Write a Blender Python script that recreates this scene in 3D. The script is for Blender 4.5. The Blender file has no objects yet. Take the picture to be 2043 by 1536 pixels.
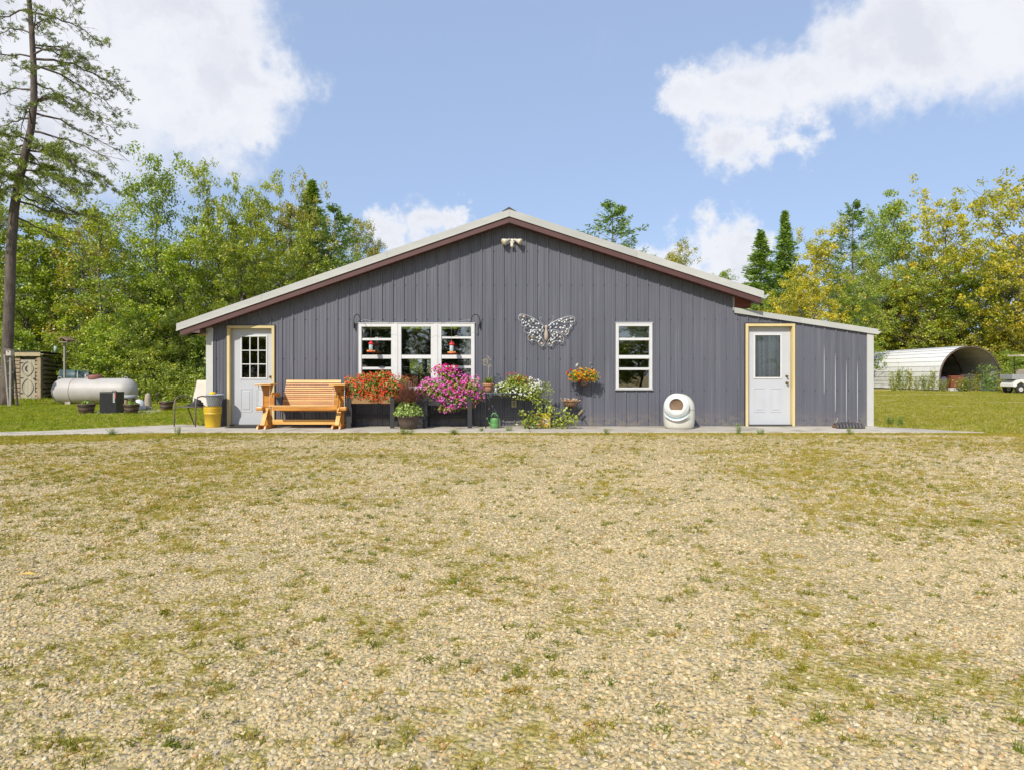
import bpy, math, random
import numpy as np
from mathutils import Vector, Matrix, Euler, noise as mnoise
R = math.radians
PI = math.pi
sc = bpy.context.scene
col = sc.collection

# ---------------------------------------------------------------- camera, sky, sun, exposure
CAMH = 1.08
FPX = 1362.0
CX, HY = 1021.5, 748.0
cam_d = bpy.data.cameras.new('camera')
cam_d.sensor_width = 36.0
cam_d.lens = 36.0 * FPX / 2043.0
cam_d.shift_y = -(768.0 - HY) / 2043.0
cam_d.clip_start = 0.05
cam_d.clip_end = 3000.0
cam = bpy.data.objects.new('camera', cam_d)
cam.location = (0, 0, CAMH)
cam.rotation_euler = (R(90), 0, 0)
col.objects.link(cam)
sc.camera = cam

SUN_EL, SUN_A = 40.0, 27.0          # elevation, angle from the facade's normal towards the left
sdir = Vector((-math.sin(R(SUN_A)) * math.cos(R(SUN_EL)), -math.cos(R(SUN_A)) * math.cos(R(SUN_EL)), math.sin(R(SUN_EL))))
sun_d = bpy.data.lights.new('sun', 'SUN')
sun_d.energy = 3.7
sun_d.angle = R(0.55)
sun_d.color = (1.0, 0.94, 0.84)
sun = bpy.data.objects.new('sun', sun_d)
sun.rotation_euler = sdir.to_track_quat('Z', 'Y').to_euler()
sun.location = (-30, -40, 60)
col.objects.link(sun)

sc.view_settings.view_transform = 'Standard'
sc.view_settings.look = 'None'
sc.view_settings.gamma = 1.0
sc.view_settings.use_curve_mapping = False
sc.view_settings.exposure = 0.42

world = bpy.data.worlds.new('World')
sc.world = world
world.use_nodes = True
SKY_STRENGTH = 0.13


def nnode(nt, kind, **kw):
    n = nt.nodes.new(kind)
    for k, v in kw.items():
        setattr(n, k, v)
    return n


def mth(nt, op, a, b=None, c=None, clamp=False):
    n = nt.nodes.new('ShaderNodeMath')
    n.operation = op
    n.use_clamp = clamp
    for i, v in enumerate((a, b, c)):
        if v is None:
            continue
        if isinstance(v, (int, float)):
            n.inputs[i].default_value = v
        else:
            nt.links.new(v, n.inputs[i])
    return n.outputs[0]


def vmth(nt, op, a, b=None, scale=None):
    n = nt.nodes.new('ShaderNodeVectorMath')
    n.operation = op
    for i, v in enumerate((a, b)):
        if v is None:
            continue
        if isinstance(v, (tuple, list)):
            n.inputs[i].default_value = v
        else:
            nt.links.new(v, n.inputs[i])
    if scale is not None:
        if isinstance(scale, (int, float)):
            n.inputs['Scale'].default_value = scale
        else:
            nt.links.new(scale, n.inputs['Scale'])
    return n


def noise_tex(nt, vec, scale, detail=4.0, rough=0.5, dist=0.0):
    n = nt.nodes.new('ShaderNodeTexNoise')
    n.inputs['Scale'].default_value = scale
    n.inputs['Detail'].default_value = detail
    n.inputs['Roughness'].default_value = rough
    n.inputs['Distortion'].default_value = dist
    if vec is not None:
        nt.links.new(vec, n.inputs['Vector'])
    return n


def smooth(nt, v, a, b, lo=0.0, hi=1.0):
    n = nt.nodes.new('ShaderNodeMapRange')
    n.interpolation_type = 'SMOOTHSTEP'
    n.inputs['From Min'].default_value = a
    n.inputs['From Max'].default_value = b
    n.inputs['To Min'].default_value = lo
    n.inputs['To Max'].default_value = hi
    nt.links.new(v, n.inputs['Value'])
    return n.outputs[0]


def mixc(nt, fac, a, b, blend='MIX'):
    n = nt.nodes.new('ShaderNodeMix')
    n.data_type = 'RGBA'
    n.blend_type = blend
    for sock, v in ((n.inputs[0], fac), (n.inputs[6], a), (n.inputs[7], b)):
        if isinstance(v, (int, float)):
            sock.default_value = v
        elif isinstance(v, (tuple, list)):
            sock.default_value = tuple(v[:3]) + (1.0,)
        else:
            nt.links.new(v, sock)
    return n.outputs[2]


def build_world():
    nt = world.node_tree
    nt.nodes.clear()
    out = nnode(nt, 'ShaderNodeOutputWorld')
    bg = nnode(nt, 'ShaderNodeBackground')
    bg.inputs['Strength'].default_value = SKY_STRENGTH
    sky = nnode(nt, 'ShaderNodeTexSky', sky_type='NISHITA', sun_disc=False)
    sky.sun_elevation = R(SUN_EL)
    # azimuth measured clockwise from +Y
    sky.sun_rotation = R(180.0 + SUN_A)
    sky.altitude = 300
    sky.air_density = 1.0
    sky.dust_density = 1.1
    sky.ozone_density = 2.4
    tc = nnode(nt, 'ShaderNodeTexCoord')
    d = vmth(nt, 'NORMALIZE', tc.outputs['Generated']).outputs[0]
    warp = noise_tex(nt, d, 5.0, 6.0, 0.6)
    w2 = vmth(nt, 'SUBTRACT', warp.outputs['Color'], (0.5, 0.5, 0.5)).outputs[0]
    w3 = vmth(nt, 'SCALE', w2, scale=0.16).outputs[0]
    fine = noise_tex(nt, d, 22.0, 8.0, 0.65)
    f2 = vmth(nt, 'SUBTRACT', fine.outputs['Color'], (0.5, 0.5, 0.5)).outputs[0]
    f3 = vmth(nt, 'SCALE', f2, scale=0.085).outputs[0]
    dw = vmth(nt, 'ADD', vmth(nt, 'ADD', d, w3).outputs[0], f3).outputs[0]
    blobs = [  # px, py, radius px, weight
        (120, 60, 300, 1), (290, 120, 205, 1), (410, 60, 140, 1), (430, 200, 140, 1), (505, 160, 98, 1), (490, 265, 68, .9), (330, 230, 100, .8),
        (60, 240, 150, .7),
        (1400, 225, 68, 1), (1480, 215, 95, 1), (1590, 175, 95, 1), (1700, 125, 105, 1), (1810, 80, 112, 1), (1930, 30, 118, 1), (2070, -20, 150, 1),
        (1440, 315, 75, 1), (1520, 305, 62, .9), (1590, 275, 55, .85),
        (780, 462, 55, 1), (840, 455, 62, 1), (905, 445, 42, .9), (860, 500, 60, .8),
        (1300, 515, 50, .85), (1345, 505, 56, .85), (1400, 500, 58, .85), (1455, 505, 56, .8), (1400, 545, 70, .8), (1500, 505, 44, .6), (1460, 550, 65, .6), (1330, 545, 60, .6),
    ]
    fld = None
    extra = []
    rr = random.Random(5)
    for i in range(11):  # the same kind of clouds go on outside the view
        az = rr.uniform(50, 310)
        el = rr.uniform(8, 60)
        extra.append((Vector((math.sin(R(az)) * math.cos(R(el)), math.cos(R(az)) * math.cos(R(el)), math.sin(R(el)))), rr.uniform(.14, .3)))
    lst = []
    for (px, py, r, wgt) in blobs:
        v = Vector(((px - CX) / FPX, 1, (HY - py) / FPX)).normalized()
        lst.append((v, r / FPX * 1.0))
    for (c, r) in lst + extra:
        dist = vmth(nt, 'DISTANCE', dw, tuple(c)).outputs['Value']
        g = mth(nt, 'MULTIPLY_ADD', dist, -1.0 / r, 1.0)
        fld = g if fld is None else mth(nt, 'SMOOTH_MAX', fld, g, 0.12)
    dens = smooth(nt, fld, -0.08, 0.52)
    wisp = noise_tex(nt, d, 3.0, 9.0, 0.62, 0.4)
    wf = smooth(nt, wisp.outputs['Fac'], 0.58, 0.78, 0.0, 0.22)
    dens = mth(nt, 'MAXIMUM', dens, wf)
    # cloud body colour: bright billows, greyer inside
    bod = noise_tex(nt, dw, 9.0, 6.0, 0.55)
    inner = smooth(nt, fld, 0.25, 0.85)
    gfac = mth(nt, 'MULTIPLY', inner, smooth(nt, bod.outputs['Fac'], 0.36, 0.62), clamp=True)
    k = 1.0 / SKY_STRENGTH
    ccol = mixc(nt, gfac, (0.66 * k, 0.675 * k, 0.72 * k), (0.56 * k, 0.58 * k, 0.645 * k))
    # the clear sky, pulled slightly to the soft periwinkle of a hazy late-summer day
    skc = mixc(nt, 0.66, sky.outputs[0], (0.335 * k, 0.43 * k, 0.63 * k))
    final = mixc(nt, dens, skc, ccol)
    nt.links.new(final, bg.inputs['Color'])
    nt.links.new(bg.outputs[0], out.inputs['Surface'])


build_world()


# ---------------------------------------------------------------- helpers
def P(px, py, Y):
    return Vector(((px - CX) * Y / FPX, Y, CAMH + (HY - py) * Y / FPX))


def FX(px, Y=14.5):
    return (px - CX) * Y / FPX


def FZ(py, Y=14.5):
    return CAMH + (HY - py) * Y / FPX


def tag(o, label=None, cat=None, group=None, kind=None):
    if label: o['label'] = label
    if cat: o['category'] = cat
    if group: o['group'] = group
    if kind: o['kind'] = kind
    return o


def thing(name, label, cat, loc=(0, 0, 0), rz=0.0, group=None):
    o = bpy.data.objects.new(name, None)
    o.empty_display_size = 0.2
    col.objects.link(o)
    o.location = loc
    o.rotation_euler = (0, 0, rz)
    return tag(o, label, cat, group)


def frame_of(d):
    d = Vector(d).normalized()
    up = Vector((0, 0, 1)) if abs(d.z) < 0.95 else Vector((1, 0, 0))
    a = d.cross(up).normalized()
    b = a.cross(d).normalized()
    return a, b


class MB:
    def __init__(self):
        self.v, self.f, self.s = [], [], []

    def add(self, vs, fs, sm=False):
        n = len(self.v)
        self.v += [tuple(x) for x in vs]
        self.f += [tuple(i + n for i in f) for f in fs]
        self.s += [sm] * len(fs)
        return self

    def box(self, a, b, rot=None, piv=None):
        x0, y0, z0 = a
        x1, y1, z1 = b
        vs = [Vector(q) for q in ((x0, y0, z0), (x1, y0, z0), (x1, y1, z0), (x0, y1, z0), (x0, y0, z1), (x1, y0, z1), (x1, y1, z1), (x0, y1, z1))]
        if rot is not None:
            pv = Vector(piv) if piv is not None else (Vector(a) + Vector(b)) / 2
            m = Euler(rot).to_matrix()
            vs = [m @ (q - pv) + pv for q in vs]
        return self.add(vs, [(0, 3, 2, 1), (4, 5, 6, 7), (0, 1, 5, 4), (1, 2, 6, 5), (2, 3, 7, 6), (3, 0, 4, 7)])

    def bar(self, p, q, w, h, up=None):
        p, q = Vector(p), Vector(q)
        d = (q - p).normalized()
        if up is None:
            a, b = frame_of(d)
        else:
            a = d.cross(Vector(up)).normalized()
            b = a.cross(d).normalized()
        vs = []
        for c in (p, q):
            for sa, sb in ((-1, -1), (1, -1), (1, 1), (-1, 1)):
                vs.append(c + a * sa * w / 2 + b * sb * h / 2)
        return self.add(vs, [(0, 1, 2, 3), (7, 6, 5, 4), (0, 4, 5, 1), (1, 5, 6, 2), (2, 6, 7, 3), (3, 7, 4, 0)])

    def tube(self, pts, rads, n=8, cap=True):
        pts = [Vector(p) for p in pts]
        if isinstance(rads, (int, float)):
            rads = [rads] * len(pts)
        vs, fs = [], []
        a0 = None
        for i, p in enumerate(pts):
            d = (pts[min(i + 1, len(pts) - 1)] - pts[max(i - 1, 0)])
            if d.length < 1e-9:
                d = Vector((0, 0, 1))
            d.normalize()
            if a0 is None:
                a0, b0 = frame_of(d)
            else:
                a0 = (a0 - d * a0.dot(d))
                if a0.length < 1e-6:
                    a0, _ = frame_of(d)
                a0.normalize()
            b0 = d.cross(a0)
            for k in range(n):
                t = 2 * PI * k / n
                vs.append(p + (a0 * math.cos(t) + b0 * math.sin(t)) * rads[i])
        for i in range(len(pts) - 1):
            for k in range(n):
                k2 = (k + 1) % n
                fs.append((i * n + k, i * n + k2, (i + 1) * n + k2, (i + 1) * n + k))
        self.add(vs, fs, True)
        if cap:
            m = len(self.v) - len(vs)
            self.f += [tuple(m + k for k in range(n))[::-1], tuple(m + (len(pts) - 1) * n + k for k in range(n))]
            self.s += [False, False]
        return self

    def lathe(self, c, prof, n=20, axis='Z', sm=True):
        c = Vector(c)
        vs, fs = [], []
        for (r, h) in prof:
            for k in range(n):
                t = 2 * PI * k / n
                x, y = r * math.cos(t), r * math.sin(t)
                if axis == 'Z':
                    vs.append(c + Vector((x, y, h)))
                elif axis == 'X':
                    vs.append(c + Vector((h, x, y)))
                else:
                    vs.append(c + Vector((x, h, y)))
        for i in range(len(prof) - 1):
            for k in range(n):
                k2 = (k + 1) % n
                fs.append((i * n + k, i * n + k2, (i + 1) * n + k2, (i + 1) * n + k))
        return self.add(vs, fs, sm)

    def prism(self, poly, d, axis='Y'):
        """poly: list of 3D points (planar), extruded by vector d"""
        n = len(poly)
        d = Vector(d)
        vs = [Vector(p) for p in poly] + [Vector(p) + d for p in poly]
        fs = [tuple(range(n)), tuple(range(2 * n - 1, n - 1, -1))]
        for i in range(n):
            j = (i + 1) % n
            fs.append((i, i + n, j + n, j))
        return self.add(vs, fs)

    def build(self, name, mat, parent=None, org=None, bevel=0.0, kind=None, label=None):
        if org is None:
            org = Vector((0, 0, 0))
        me = bpy.data.meshes.new(name)
        o3 = tuple(org)
        me.from_pydata([(x - o3[0], y - o3[1], z - o3[2]) for (x, y, z) in self.v], [], self.f)
        me.polygons.foreach_set('use_smooth', self.s)
        me.materials.append(mat)
        me.update()
        o = bpy.data.objects.new(name, me)
        col.objects.link(o)
        if parent is not None:
            o.parent = parent
        elif org is not None:
            o.location = org
        if bevel:
            m = o.modifiers.new('bevel', 'BEVEL')
            m.width = bevel
            m.segments = 2
            m.limit_method = 'ANGLE'
        if kind: o['kind'] = kind
        if label: o['label'] = label
        return o


def fix_normals(o):
    import bmesh
    bm = bmesh.new()
    bm.from_mesh(o.data)
    bmesh.ops.recalc_face_normals(bm, faces=bm.faces)
    bm.to_mesh(o.data)
    bm.free()
    return o


def share(o, name=None, parent=None, loc=None, rz=None, scale=None):
    c = o.copy()
    if name: c.name = name
    if 'label' in c and parent is not None: del c['label']
    col.objects.link(c)
    c.parent = parent
    if loc is not None: c.location = loc
    if rz is not None: c.rotation_euler = (0, 0, rz)
    if scale is not None: c.scale = scale
    return c


def copy_tree(o, parent=None):
    c = o.copy()
    col.objects.link(c)
    c.parent = parent
    for ch in list(o.children):
        copy_tree(ch, c)
    return c


def fast_mesh(name, verts, quads, mat, attrs=None, smooth_f=False, tris=False):
    k = 3 if tris else 4
    me = bpy.data.meshes.new(name)
    nv, nf = len(verts), len(quads)
    me.vertices.add(nv)
    me.vertices.foreach_set('co', np.asarray(verts, np.float32).ravel())
    me.loops.add(nf * k)
    me.loops.foreach_set('vertex_index', np.asarray(quads, np.int32).ravel())
    me.polygons.add(nf)
    me.polygons.foreach_set('loop_start', np.arange(0, nf * k, k, dtype=np.int32))
    me.polygons.foreach_set('use_smooth', np.full(nf, smooth_f))
    me.update(calc_edges=True)
    if attrs:
        for nm, arr in attrs.items():
            a = me.attributes.new(nm, 'FLOAT', 'FACE')
            a.data.foreach_set('value', np.asarray(arr, np.float32))
    me.materials.append(mat)
    return me


# ---------------------------------------------------------------- materials
MATS = {}


def mat(name, c, rough=0.6, c2=None, scale=6.0, bump=0.0, bscale=40.0, metal=0.0, stretch=None, amt=0.6, spec=0.5, transl=0.0, coat=0.0, dirt=None, dscale=3.0, dlo=.5, dhi=.75):
    if name in MATS: return MATS[name]
    m = bpy.data.materials.new(name)
    m.use_nodes = True
    nt = m.node_tree
    b = nt.nodes['Principled BSDF']
    b.inputs['Roughness'].default_value = rough
    b.inputs['Metallic'].default_value = metal
    b.inputs['Specular IOR Level'].default_value = spec
    b.inputs['Coat Weight'].default_value = coat
    tc = nnode(nt, 'ShaderNodeTexCoord')
    vec = tc.outputs['Object']
    if stretch:
        mp = nnode(nt, 'ShaderNodeMapping')
        mp.inputs['Scale'].default_value = stretch
        nt.links.new(vec, mp.inputs['Vector'])
        vec = mp.outputs[0]
    if c2 is None:
        c2 = tuple(x * 0.78 for x in c)
    n = noise_tex(nt, vec, scale, 6.0, 0.6)
    f = smooth(nt, n.outputs['Fac'], 0.3, 0.7)
    oi = nnode(nt, 'ShaderNodeObjectInfo')
    base = mixc(nt, mth(nt, 'MULTIPLY', f, amt), c, c2)
    hv = nnode(nt, 'ShaderNodeHueSaturation')
    nt.links.new(base, hv.inputs['Color'])
    nt.links.new(smooth(nt, oi.outputs['Random'], 0, 1, 0.93, 1.07), hv.inputs['Value'])
    base = hv.outputs[0]
    if dirt:
        dn = noise_tex(nt, tc.outputs['Object'], dscale, 8.0, 0.65)
        base = mixc(nt, smooth(nt, dn.outputs['Fac'], dlo, dhi), base, dirt)
    nt.links.new(base, b.inputs['Base Color'])
    if bump:
        bn = noise_tex(nt, vec, bscale, 5.0, 0.6)
        bp = nnode(nt, 'ShaderNodeBump')
        bp.inputs['Strength'].default_value = 1.0
        bp.inputs['Distance'].default_value = bump
        nt.links.new(bn.outputs['Fac'], bp.inputs['Height'])
        nt.links.new(bp.outputs[0], b.inputs['Normal'])
    MATS[name] = m
    return m


def leaf_mat(name, c_lo, c_hi, use_obj=True, rough=0.55, tr=0.42, third=None, tcut=0.93):
    """foliage: two leaf colours by the per-leaf 'tint', times the tree's own colour"""
    if name in MATS: return MATS[name]
    m = bpy.data.materials.new(name)
    m.use_nodes = True
    nt = m.node_tree
    nt.nodes.clear()
    out = nnode(nt, 'ShaderNodeOutputMaterial')
    at = nnode(nt, 'ShaderNodeAttribute')
    at.attribute_name = 'tint'
    colr = mixc(nt, at.outputs['Fac'], c_lo, c_hi)
    if third:
        colr = mixc(nt, smooth(nt, at.outputs['Fac'], tcut, tcut + .04), colr, third)
    if use_obj:
        oi = nnode(nt, 'ShaderNodeObjectInfo')
        colr = mixc(nt, 1.0, colr, oi.outputs['Color'], 'MULTIPLY')
    d = nnode(nt, 'ShaderNodeBsdfDiffuse')
    t = nnode(nt, 'ShaderNodeBsdfTranslucent')
    g = nnode(nt, 'ShaderNodeBsdfGlossy')
    g.inputs['Roughness'].default_value = .5
    g.inputs['Color'].default_value = (1, 1, 1, 1)
    nt.links.new(colr, d.inputs['Color'])
    hs = nnode(nt, 'ShaderNodeHueSaturation')
    hs.inputs['Saturation'].default_value = 1.1
    hs.inputs['Value'].default_value = 1.25
    nt.links.new(colr, hs.inputs['Color'])
    nt.links.new(hs.outputs[0], t.inputs['Color'])
    m1 = nnode(nt, 'ShaderNodeMixShader')
    m1.inputs[0].default_value = tr
    nt.links.new(d.outputs[0], m1.inputs[1])
    nt.links.new(t.outputs[0], m1.inputs[2])
    m2 = nnode(nt, 'ShaderNodeMixShader')
    m2.inputs[0].default_value = 0.05
    nt.links.new(m1.outputs[0], m2.inputs[1])
    nt.links.new(g.outputs[0], m2.inputs[2])
    nt.links.new(m2.outputs[0], out.inputs['Surface'])
    MATS[name] = m
    return m


def glass_mat(name, base=0.10, tint=(0.9, 0.95, 0.93)):
    if name in MATS: return MATS[name]
    m = bpy.data.materials.new(name)
    m.use_nodes = True
    nt = m.node_tree
    nt.nodes.clear()
    out = nnode(nt, 'ShaderNodeOutputMaterial')
    tr = nnode(nt, 'ShaderNodeBsdfTransparent')
    tr.inputs['Color'].default_value = tint + (1,)
    gl = nnode(nt, 'ShaderNodeBsdfGlossy')
    gl.inputs['Roughness'].default_value = 0.0
    tc = nnode(nt, 'ShaderNodeTexCoord')
    nz = noise_tex(nt, tc.outputs['Object'], 1.6, 2.0)
    bp = nnode(nt, 'ShaderNodeBump')
    bp.inputs['Distance'].default_value = 0.0012
    nt.links.new(nz.outputs['Fac'], bp.inputs['Height'])
    nt.links.new(bp.outputs[0], gl.inputs['Normal'])
    fr = nnode(nt, 'ShaderNodeFresnel')
    fr.inputs['IOR'].default_value = 1.5
    f = mth(nt, 'ADD', mth(nt, 'MULTIPLY', fr.outputs[0], 1.8), base, clamp=True)
    mx = nnode(nt, 'ShaderNodeMixShader')
    nt.links.new(f, mx.inputs[0])
    nt.links.new(tr.outputs[0], mx.inputs[1])
    nt.links.new(gl.outputs[0], mx.inputs[2])
    nt.links.new(mx.outputs[0], out.inputs['Surface'])
    MATS[name] = m
    return m


M_siding = mat('siding_metal', (0.110, 0.112, 0.138), 0.34, (0.090, 0.092, 0.114), 1.2, 0.0006, 9, 0.0, (1.0, 1.0, 0.25), 0.8, dirt=(0.19, 0.18, 0.17), dscale=2.2, dlo=.6, dhi=.9)


def add_splash(m):
    # mud splashed up from the ground and faint fading, in the sheet's own heights
    nt = m.node_tree
    b = nt.nodes['Principled BSDF']
    src = b.inputs['Base Color'].links[0].from_socket
    tc = nnode(nt, 'ShaderNodeTexCoord')
    sep = nnode(nt, 'ShaderNodeSeparateXYZ')
    nt.links.new(tc.outputs['Object'], sep.inputs[0])
    n = noise_tex(nt, vmth(nt, 'MULTIPLY', tc.outputs['Object'], (1, 1, 2.2)).outputs[0], 5.0, 7, .7)
    h = smooth(nt, sep.outputs[2], 0.02, .42, 1, 0)
    f = mth(nt, 'MULTIPLY', h, smooth(nt, n.outputs['Fac'], .40, .66), clamp=True)
    st = noise_tex(nt, vmth(nt, 'MULTIPLY', tc.outputs['Object'], (7, 1, .22)).outputs[0], 1.6, 5, .65)
    c = mixc(nt, smooth(nt, st.outputs['Fac'], .48, .72, 0, .5), src, (.165, .170, .195))
    c = mixc(nt, mth(nt, 'MULTIPLY', f, .6), c, (.24, .20, .14))
    nt.links.new(c, b.inputs['Base Color'])
    r = smooth(nt, st.outputs['Fac'], .3, .7, .32, .52)
    nt.links.new(r, b.inputs['Roughness'])


add_splash(M_siding)
M_trimw = mat('cream_metal', (0.45, 0.45, 0.42), 0.4, (0.38, 0.385, 0.365), 2.0, 0.001, 6, stretch=(.6, 1, 3), amt=.7, dirt=(.40, .39, .33), dscale=1.6, dlo=.55, dhi=.9)
M_cornerw = mat('white_metal', (0.50, 0.50, 0.48), 0.45, (0.44, 0.44, 0.41), 3, dirt=(.45, .43, .36), dscale=2.5, dlo=.58, dhi=.85)
M_brown = mat('brown_metal', (0.095, 0.040, 0.036), 0.5, (0.065, 0.028, 0.026), 3)
M_red = mat('red_brown_wood', (0.16, 0.045, 0.03), 0.7)
M_black = mat('black_metal', (0.012, 0.012, 0.013), 0.4)
M_blackw = mat('black_painted_wood', (0.022, 0.022, 0.025), 0.6, (0.035, 0.034, 0.034), 8)
M_vinyl = mat('white_vinyl', (0.60, 0.60, 0.60), 0.4, (0.54, 0.54, 0.53), 4)
M_door = mat('white_door_paint', (0.47, 0.485, 0.515), 0.45, (0.43, 0.445, 0.47), 2.5, dirt=(.42, .42, .40), dscale=3, dlo=.62, dhi=.95)
M_casing = mat('yellowed_pine_casing', (0.60, 0.49, 0.25), 0.65, (0.49, 0.375, 0.17), 5, 0.0008, 30, stretch=(1, 1, .15), dirt=(.36, .27, .14), dscale=6, dlo=.62, dhi=.9)
M_glass = glass_mat('window_glass', 0.24)
M_doorglass = glass_mat('door_glass', 0.07)
M_brass = mat('aged_brass', (0.20, 0.12, 0.05), 0.35, metal=0.8)
M_concrete = mat('concrete', (0.48, 0.44, 0.37), 0.9, (0.38, 0.34, 0.28), 2.5, 0.003, 60, dirt=(0.25, 0.21, 0.15), dscale=2.2, dlo=.46, dhi=.72)
M_honey = mat('honey_varnished_pine', (0.60, 0.27, 0.05), 0.42, (0.40, 0.15, 0.025), 7, 0.0008, 30, stretch=(.25, 1, 2.5), amt=.9, coat=.15)
M_honeyp = mat('honey_pine_pale', (0.70, 0.42, 0.13), 0.45, (0.54, 0.27, 0.06), 7, 0.0008, 30, stretch=(.2, 1, 2.5), amt=.9, coat=.1)
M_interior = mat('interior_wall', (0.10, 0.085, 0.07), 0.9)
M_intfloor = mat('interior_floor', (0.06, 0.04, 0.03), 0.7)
M_bark = mat('bark', (0.15, 0.115, 0.095), 0.95, (0.07, 0.055, 0.048), 9, 0.03, 16, stretch=(1, 1, .3), amt=1.0)
M_barkpale = mat('pale_bark', (0.42, 0.40, 0.35), 0.9, (0.12, 0.10, 0.09), 5, 0.01, 14, stretch=(1, 1, 1.6), amt=1.0)
M_barkgrey = mat('grey_bark', (0.17, 0.15, 0.125), 0.95, (0.09, 0.078, 0.066), 8, 0.015, 14, stretch=(1, 1, .4), amt=1.0)
M_leaf = leaf_mat('broad_leaves', (0.15, 0.20, 0.02), (0.45, 0.46, 0.045), third=(.52, .43, .05), tcut=.965)
M_needle = leaf_mat('needles', (0.075, 0.13, 0.03), (0.24, 0.31, 0.05), tr=.35)
M_terra = mat('terracotta', (0.42, 0.19, 0.10), 0.8, (0.50, 0.30, 0.20), 8)


# ---------------------------------------------------------------- ground
def ground_fields(nt, pos):
    """shared by the ground shader and the scattered stones and grass: returns grass cover 0..1 and lawn mask"""
    sep = nnode(nt, 'ShaderNodeSeparateXYZ')
    nt.links.new(pos, sep.inputs[0])
    x, y = sep.outputs[0], sep.outputs[1]
    big = noise_tex(nt, pos, 0.42, 3.0, 0.55).outputs[0]
    mid = noise_tex(nt, pos, 1.9, 5.0, 0.62).outputs[0]
    fin = noise_tex(nt, pos, 9.5, 5.0, 0.68).outputs[0]
    yj = mth(nt, 'ADD', y, mth(nt, 'MULTIPLY', mth(nt, 'SUBTRACT', mid, 0.5), 1.6))
    # lawn starts at the walk; closer in on the left side
    xl = smooth(nt, x, -3.6, -8.5, 0.0, 1.9)
    xr = smooth(nt, x, 7.0, 9.5, 0.0, .7)
    ye = mth(nt, 'ADD', mth(nt, 'ADD', yj, xl), xr)
    lawn = smooth(nt, ye, 12.5, 13.1)
    # bare pale patches in the right-hand field
    bx = smooth(nt, x, 7.5, 10)
    by = smooth(nt, y, 15, 19)
    worn = mth(nt, 'MULTIPLY', mth(nt, 'MULTIPLY', bx, by), smooth(nt, noise_tex(nt, vmth(nt, 'MULTIPLY', pos, (0.5, 1.2, 1)).outputs[0], 0.28, 4, 0.6).outputs[0], .52, .62))
    # patches in the gravel
    r2 = mth(nt, 'ADD', mth(nt, 'MULTIPLY', big, 0.5), mth(nt, 'MULTIPLY', mid, 0.55))
    r2 = mth(nt, 'ADD', r2, mth(nt, 'MULTIPLY', fin, 0.95))
    # wheel-worn centre band is cleaner; left edge and right edge greener
    edge = mth(nt, 'ADD', smooth(nt, x, -.6, -5.0, 0, .068), smooth(nt, x, 1.2, 4.0, 0, .038))
    near = smooth(nt, y, 3.2, 6.0, .05, .028)
    band = mth(nt, 'MULTIPLY', smooth(nt, y, 9.8, 10.6), smooth(nt, y, 11.4, 11.9, 1, 0))
    r2 = mth(nt, 'ADD', mth(nt, 'ADD', r2, edge), near)
    r2 = mth(nt, 'SUBTRACT', r2, mth(nt, 'MULTIPLY', band, .05))
    hug = mth(nt, 'MULTIPLY', smooth(nt, y, 12.35, 12.85), .24)
    r2 = mth(nt, 'ADD', r2, hug)
    # two curving wheel tracks stay cleaner
    tx = mth(nt, 'ADD', x, mth(nt, 'MULTIPLY', mth(nt, 'POWER', mth(nt, 'MULTIPLY', mth(nt, 'SUBTRACT', y, 6.0), .16), 2.0), -1.2))
    t1 = smooth(nt, mth(nt, 'ABSOLUTE', mth(nt, 'ADD', tx, -.2)), .15, .55, 1, 0)
    t2 = smooth(nt, mth(nt, 'ABSOLUTE', mth(nt, 'ADD', tx, -1.9)), .15, .55, 1, 0)
    track = mth(nt, 'MULTIPLY', mth(nt, 'MAXIMUM', t1, t2), smooth(nt, y, 11.5, 12.8, 1, 0))
    r2 = mth(nt, 'SUBTRACT', r2, mth(nt, 'MULTIPLY', track, .07))
    patch = smooth(nt, r2, .99, 1.17)
    cover = mth(nt, 'MAXIMUM', patch, lawn)
    cover = mth(nt, 'MULTIPLY', cover, mth(nt, 'SUBTRACT', 1.0, mth(nt, 'MULTIPLY', worn, .85)))
    return cover, lawn, big, mid, fin, x, y


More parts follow.
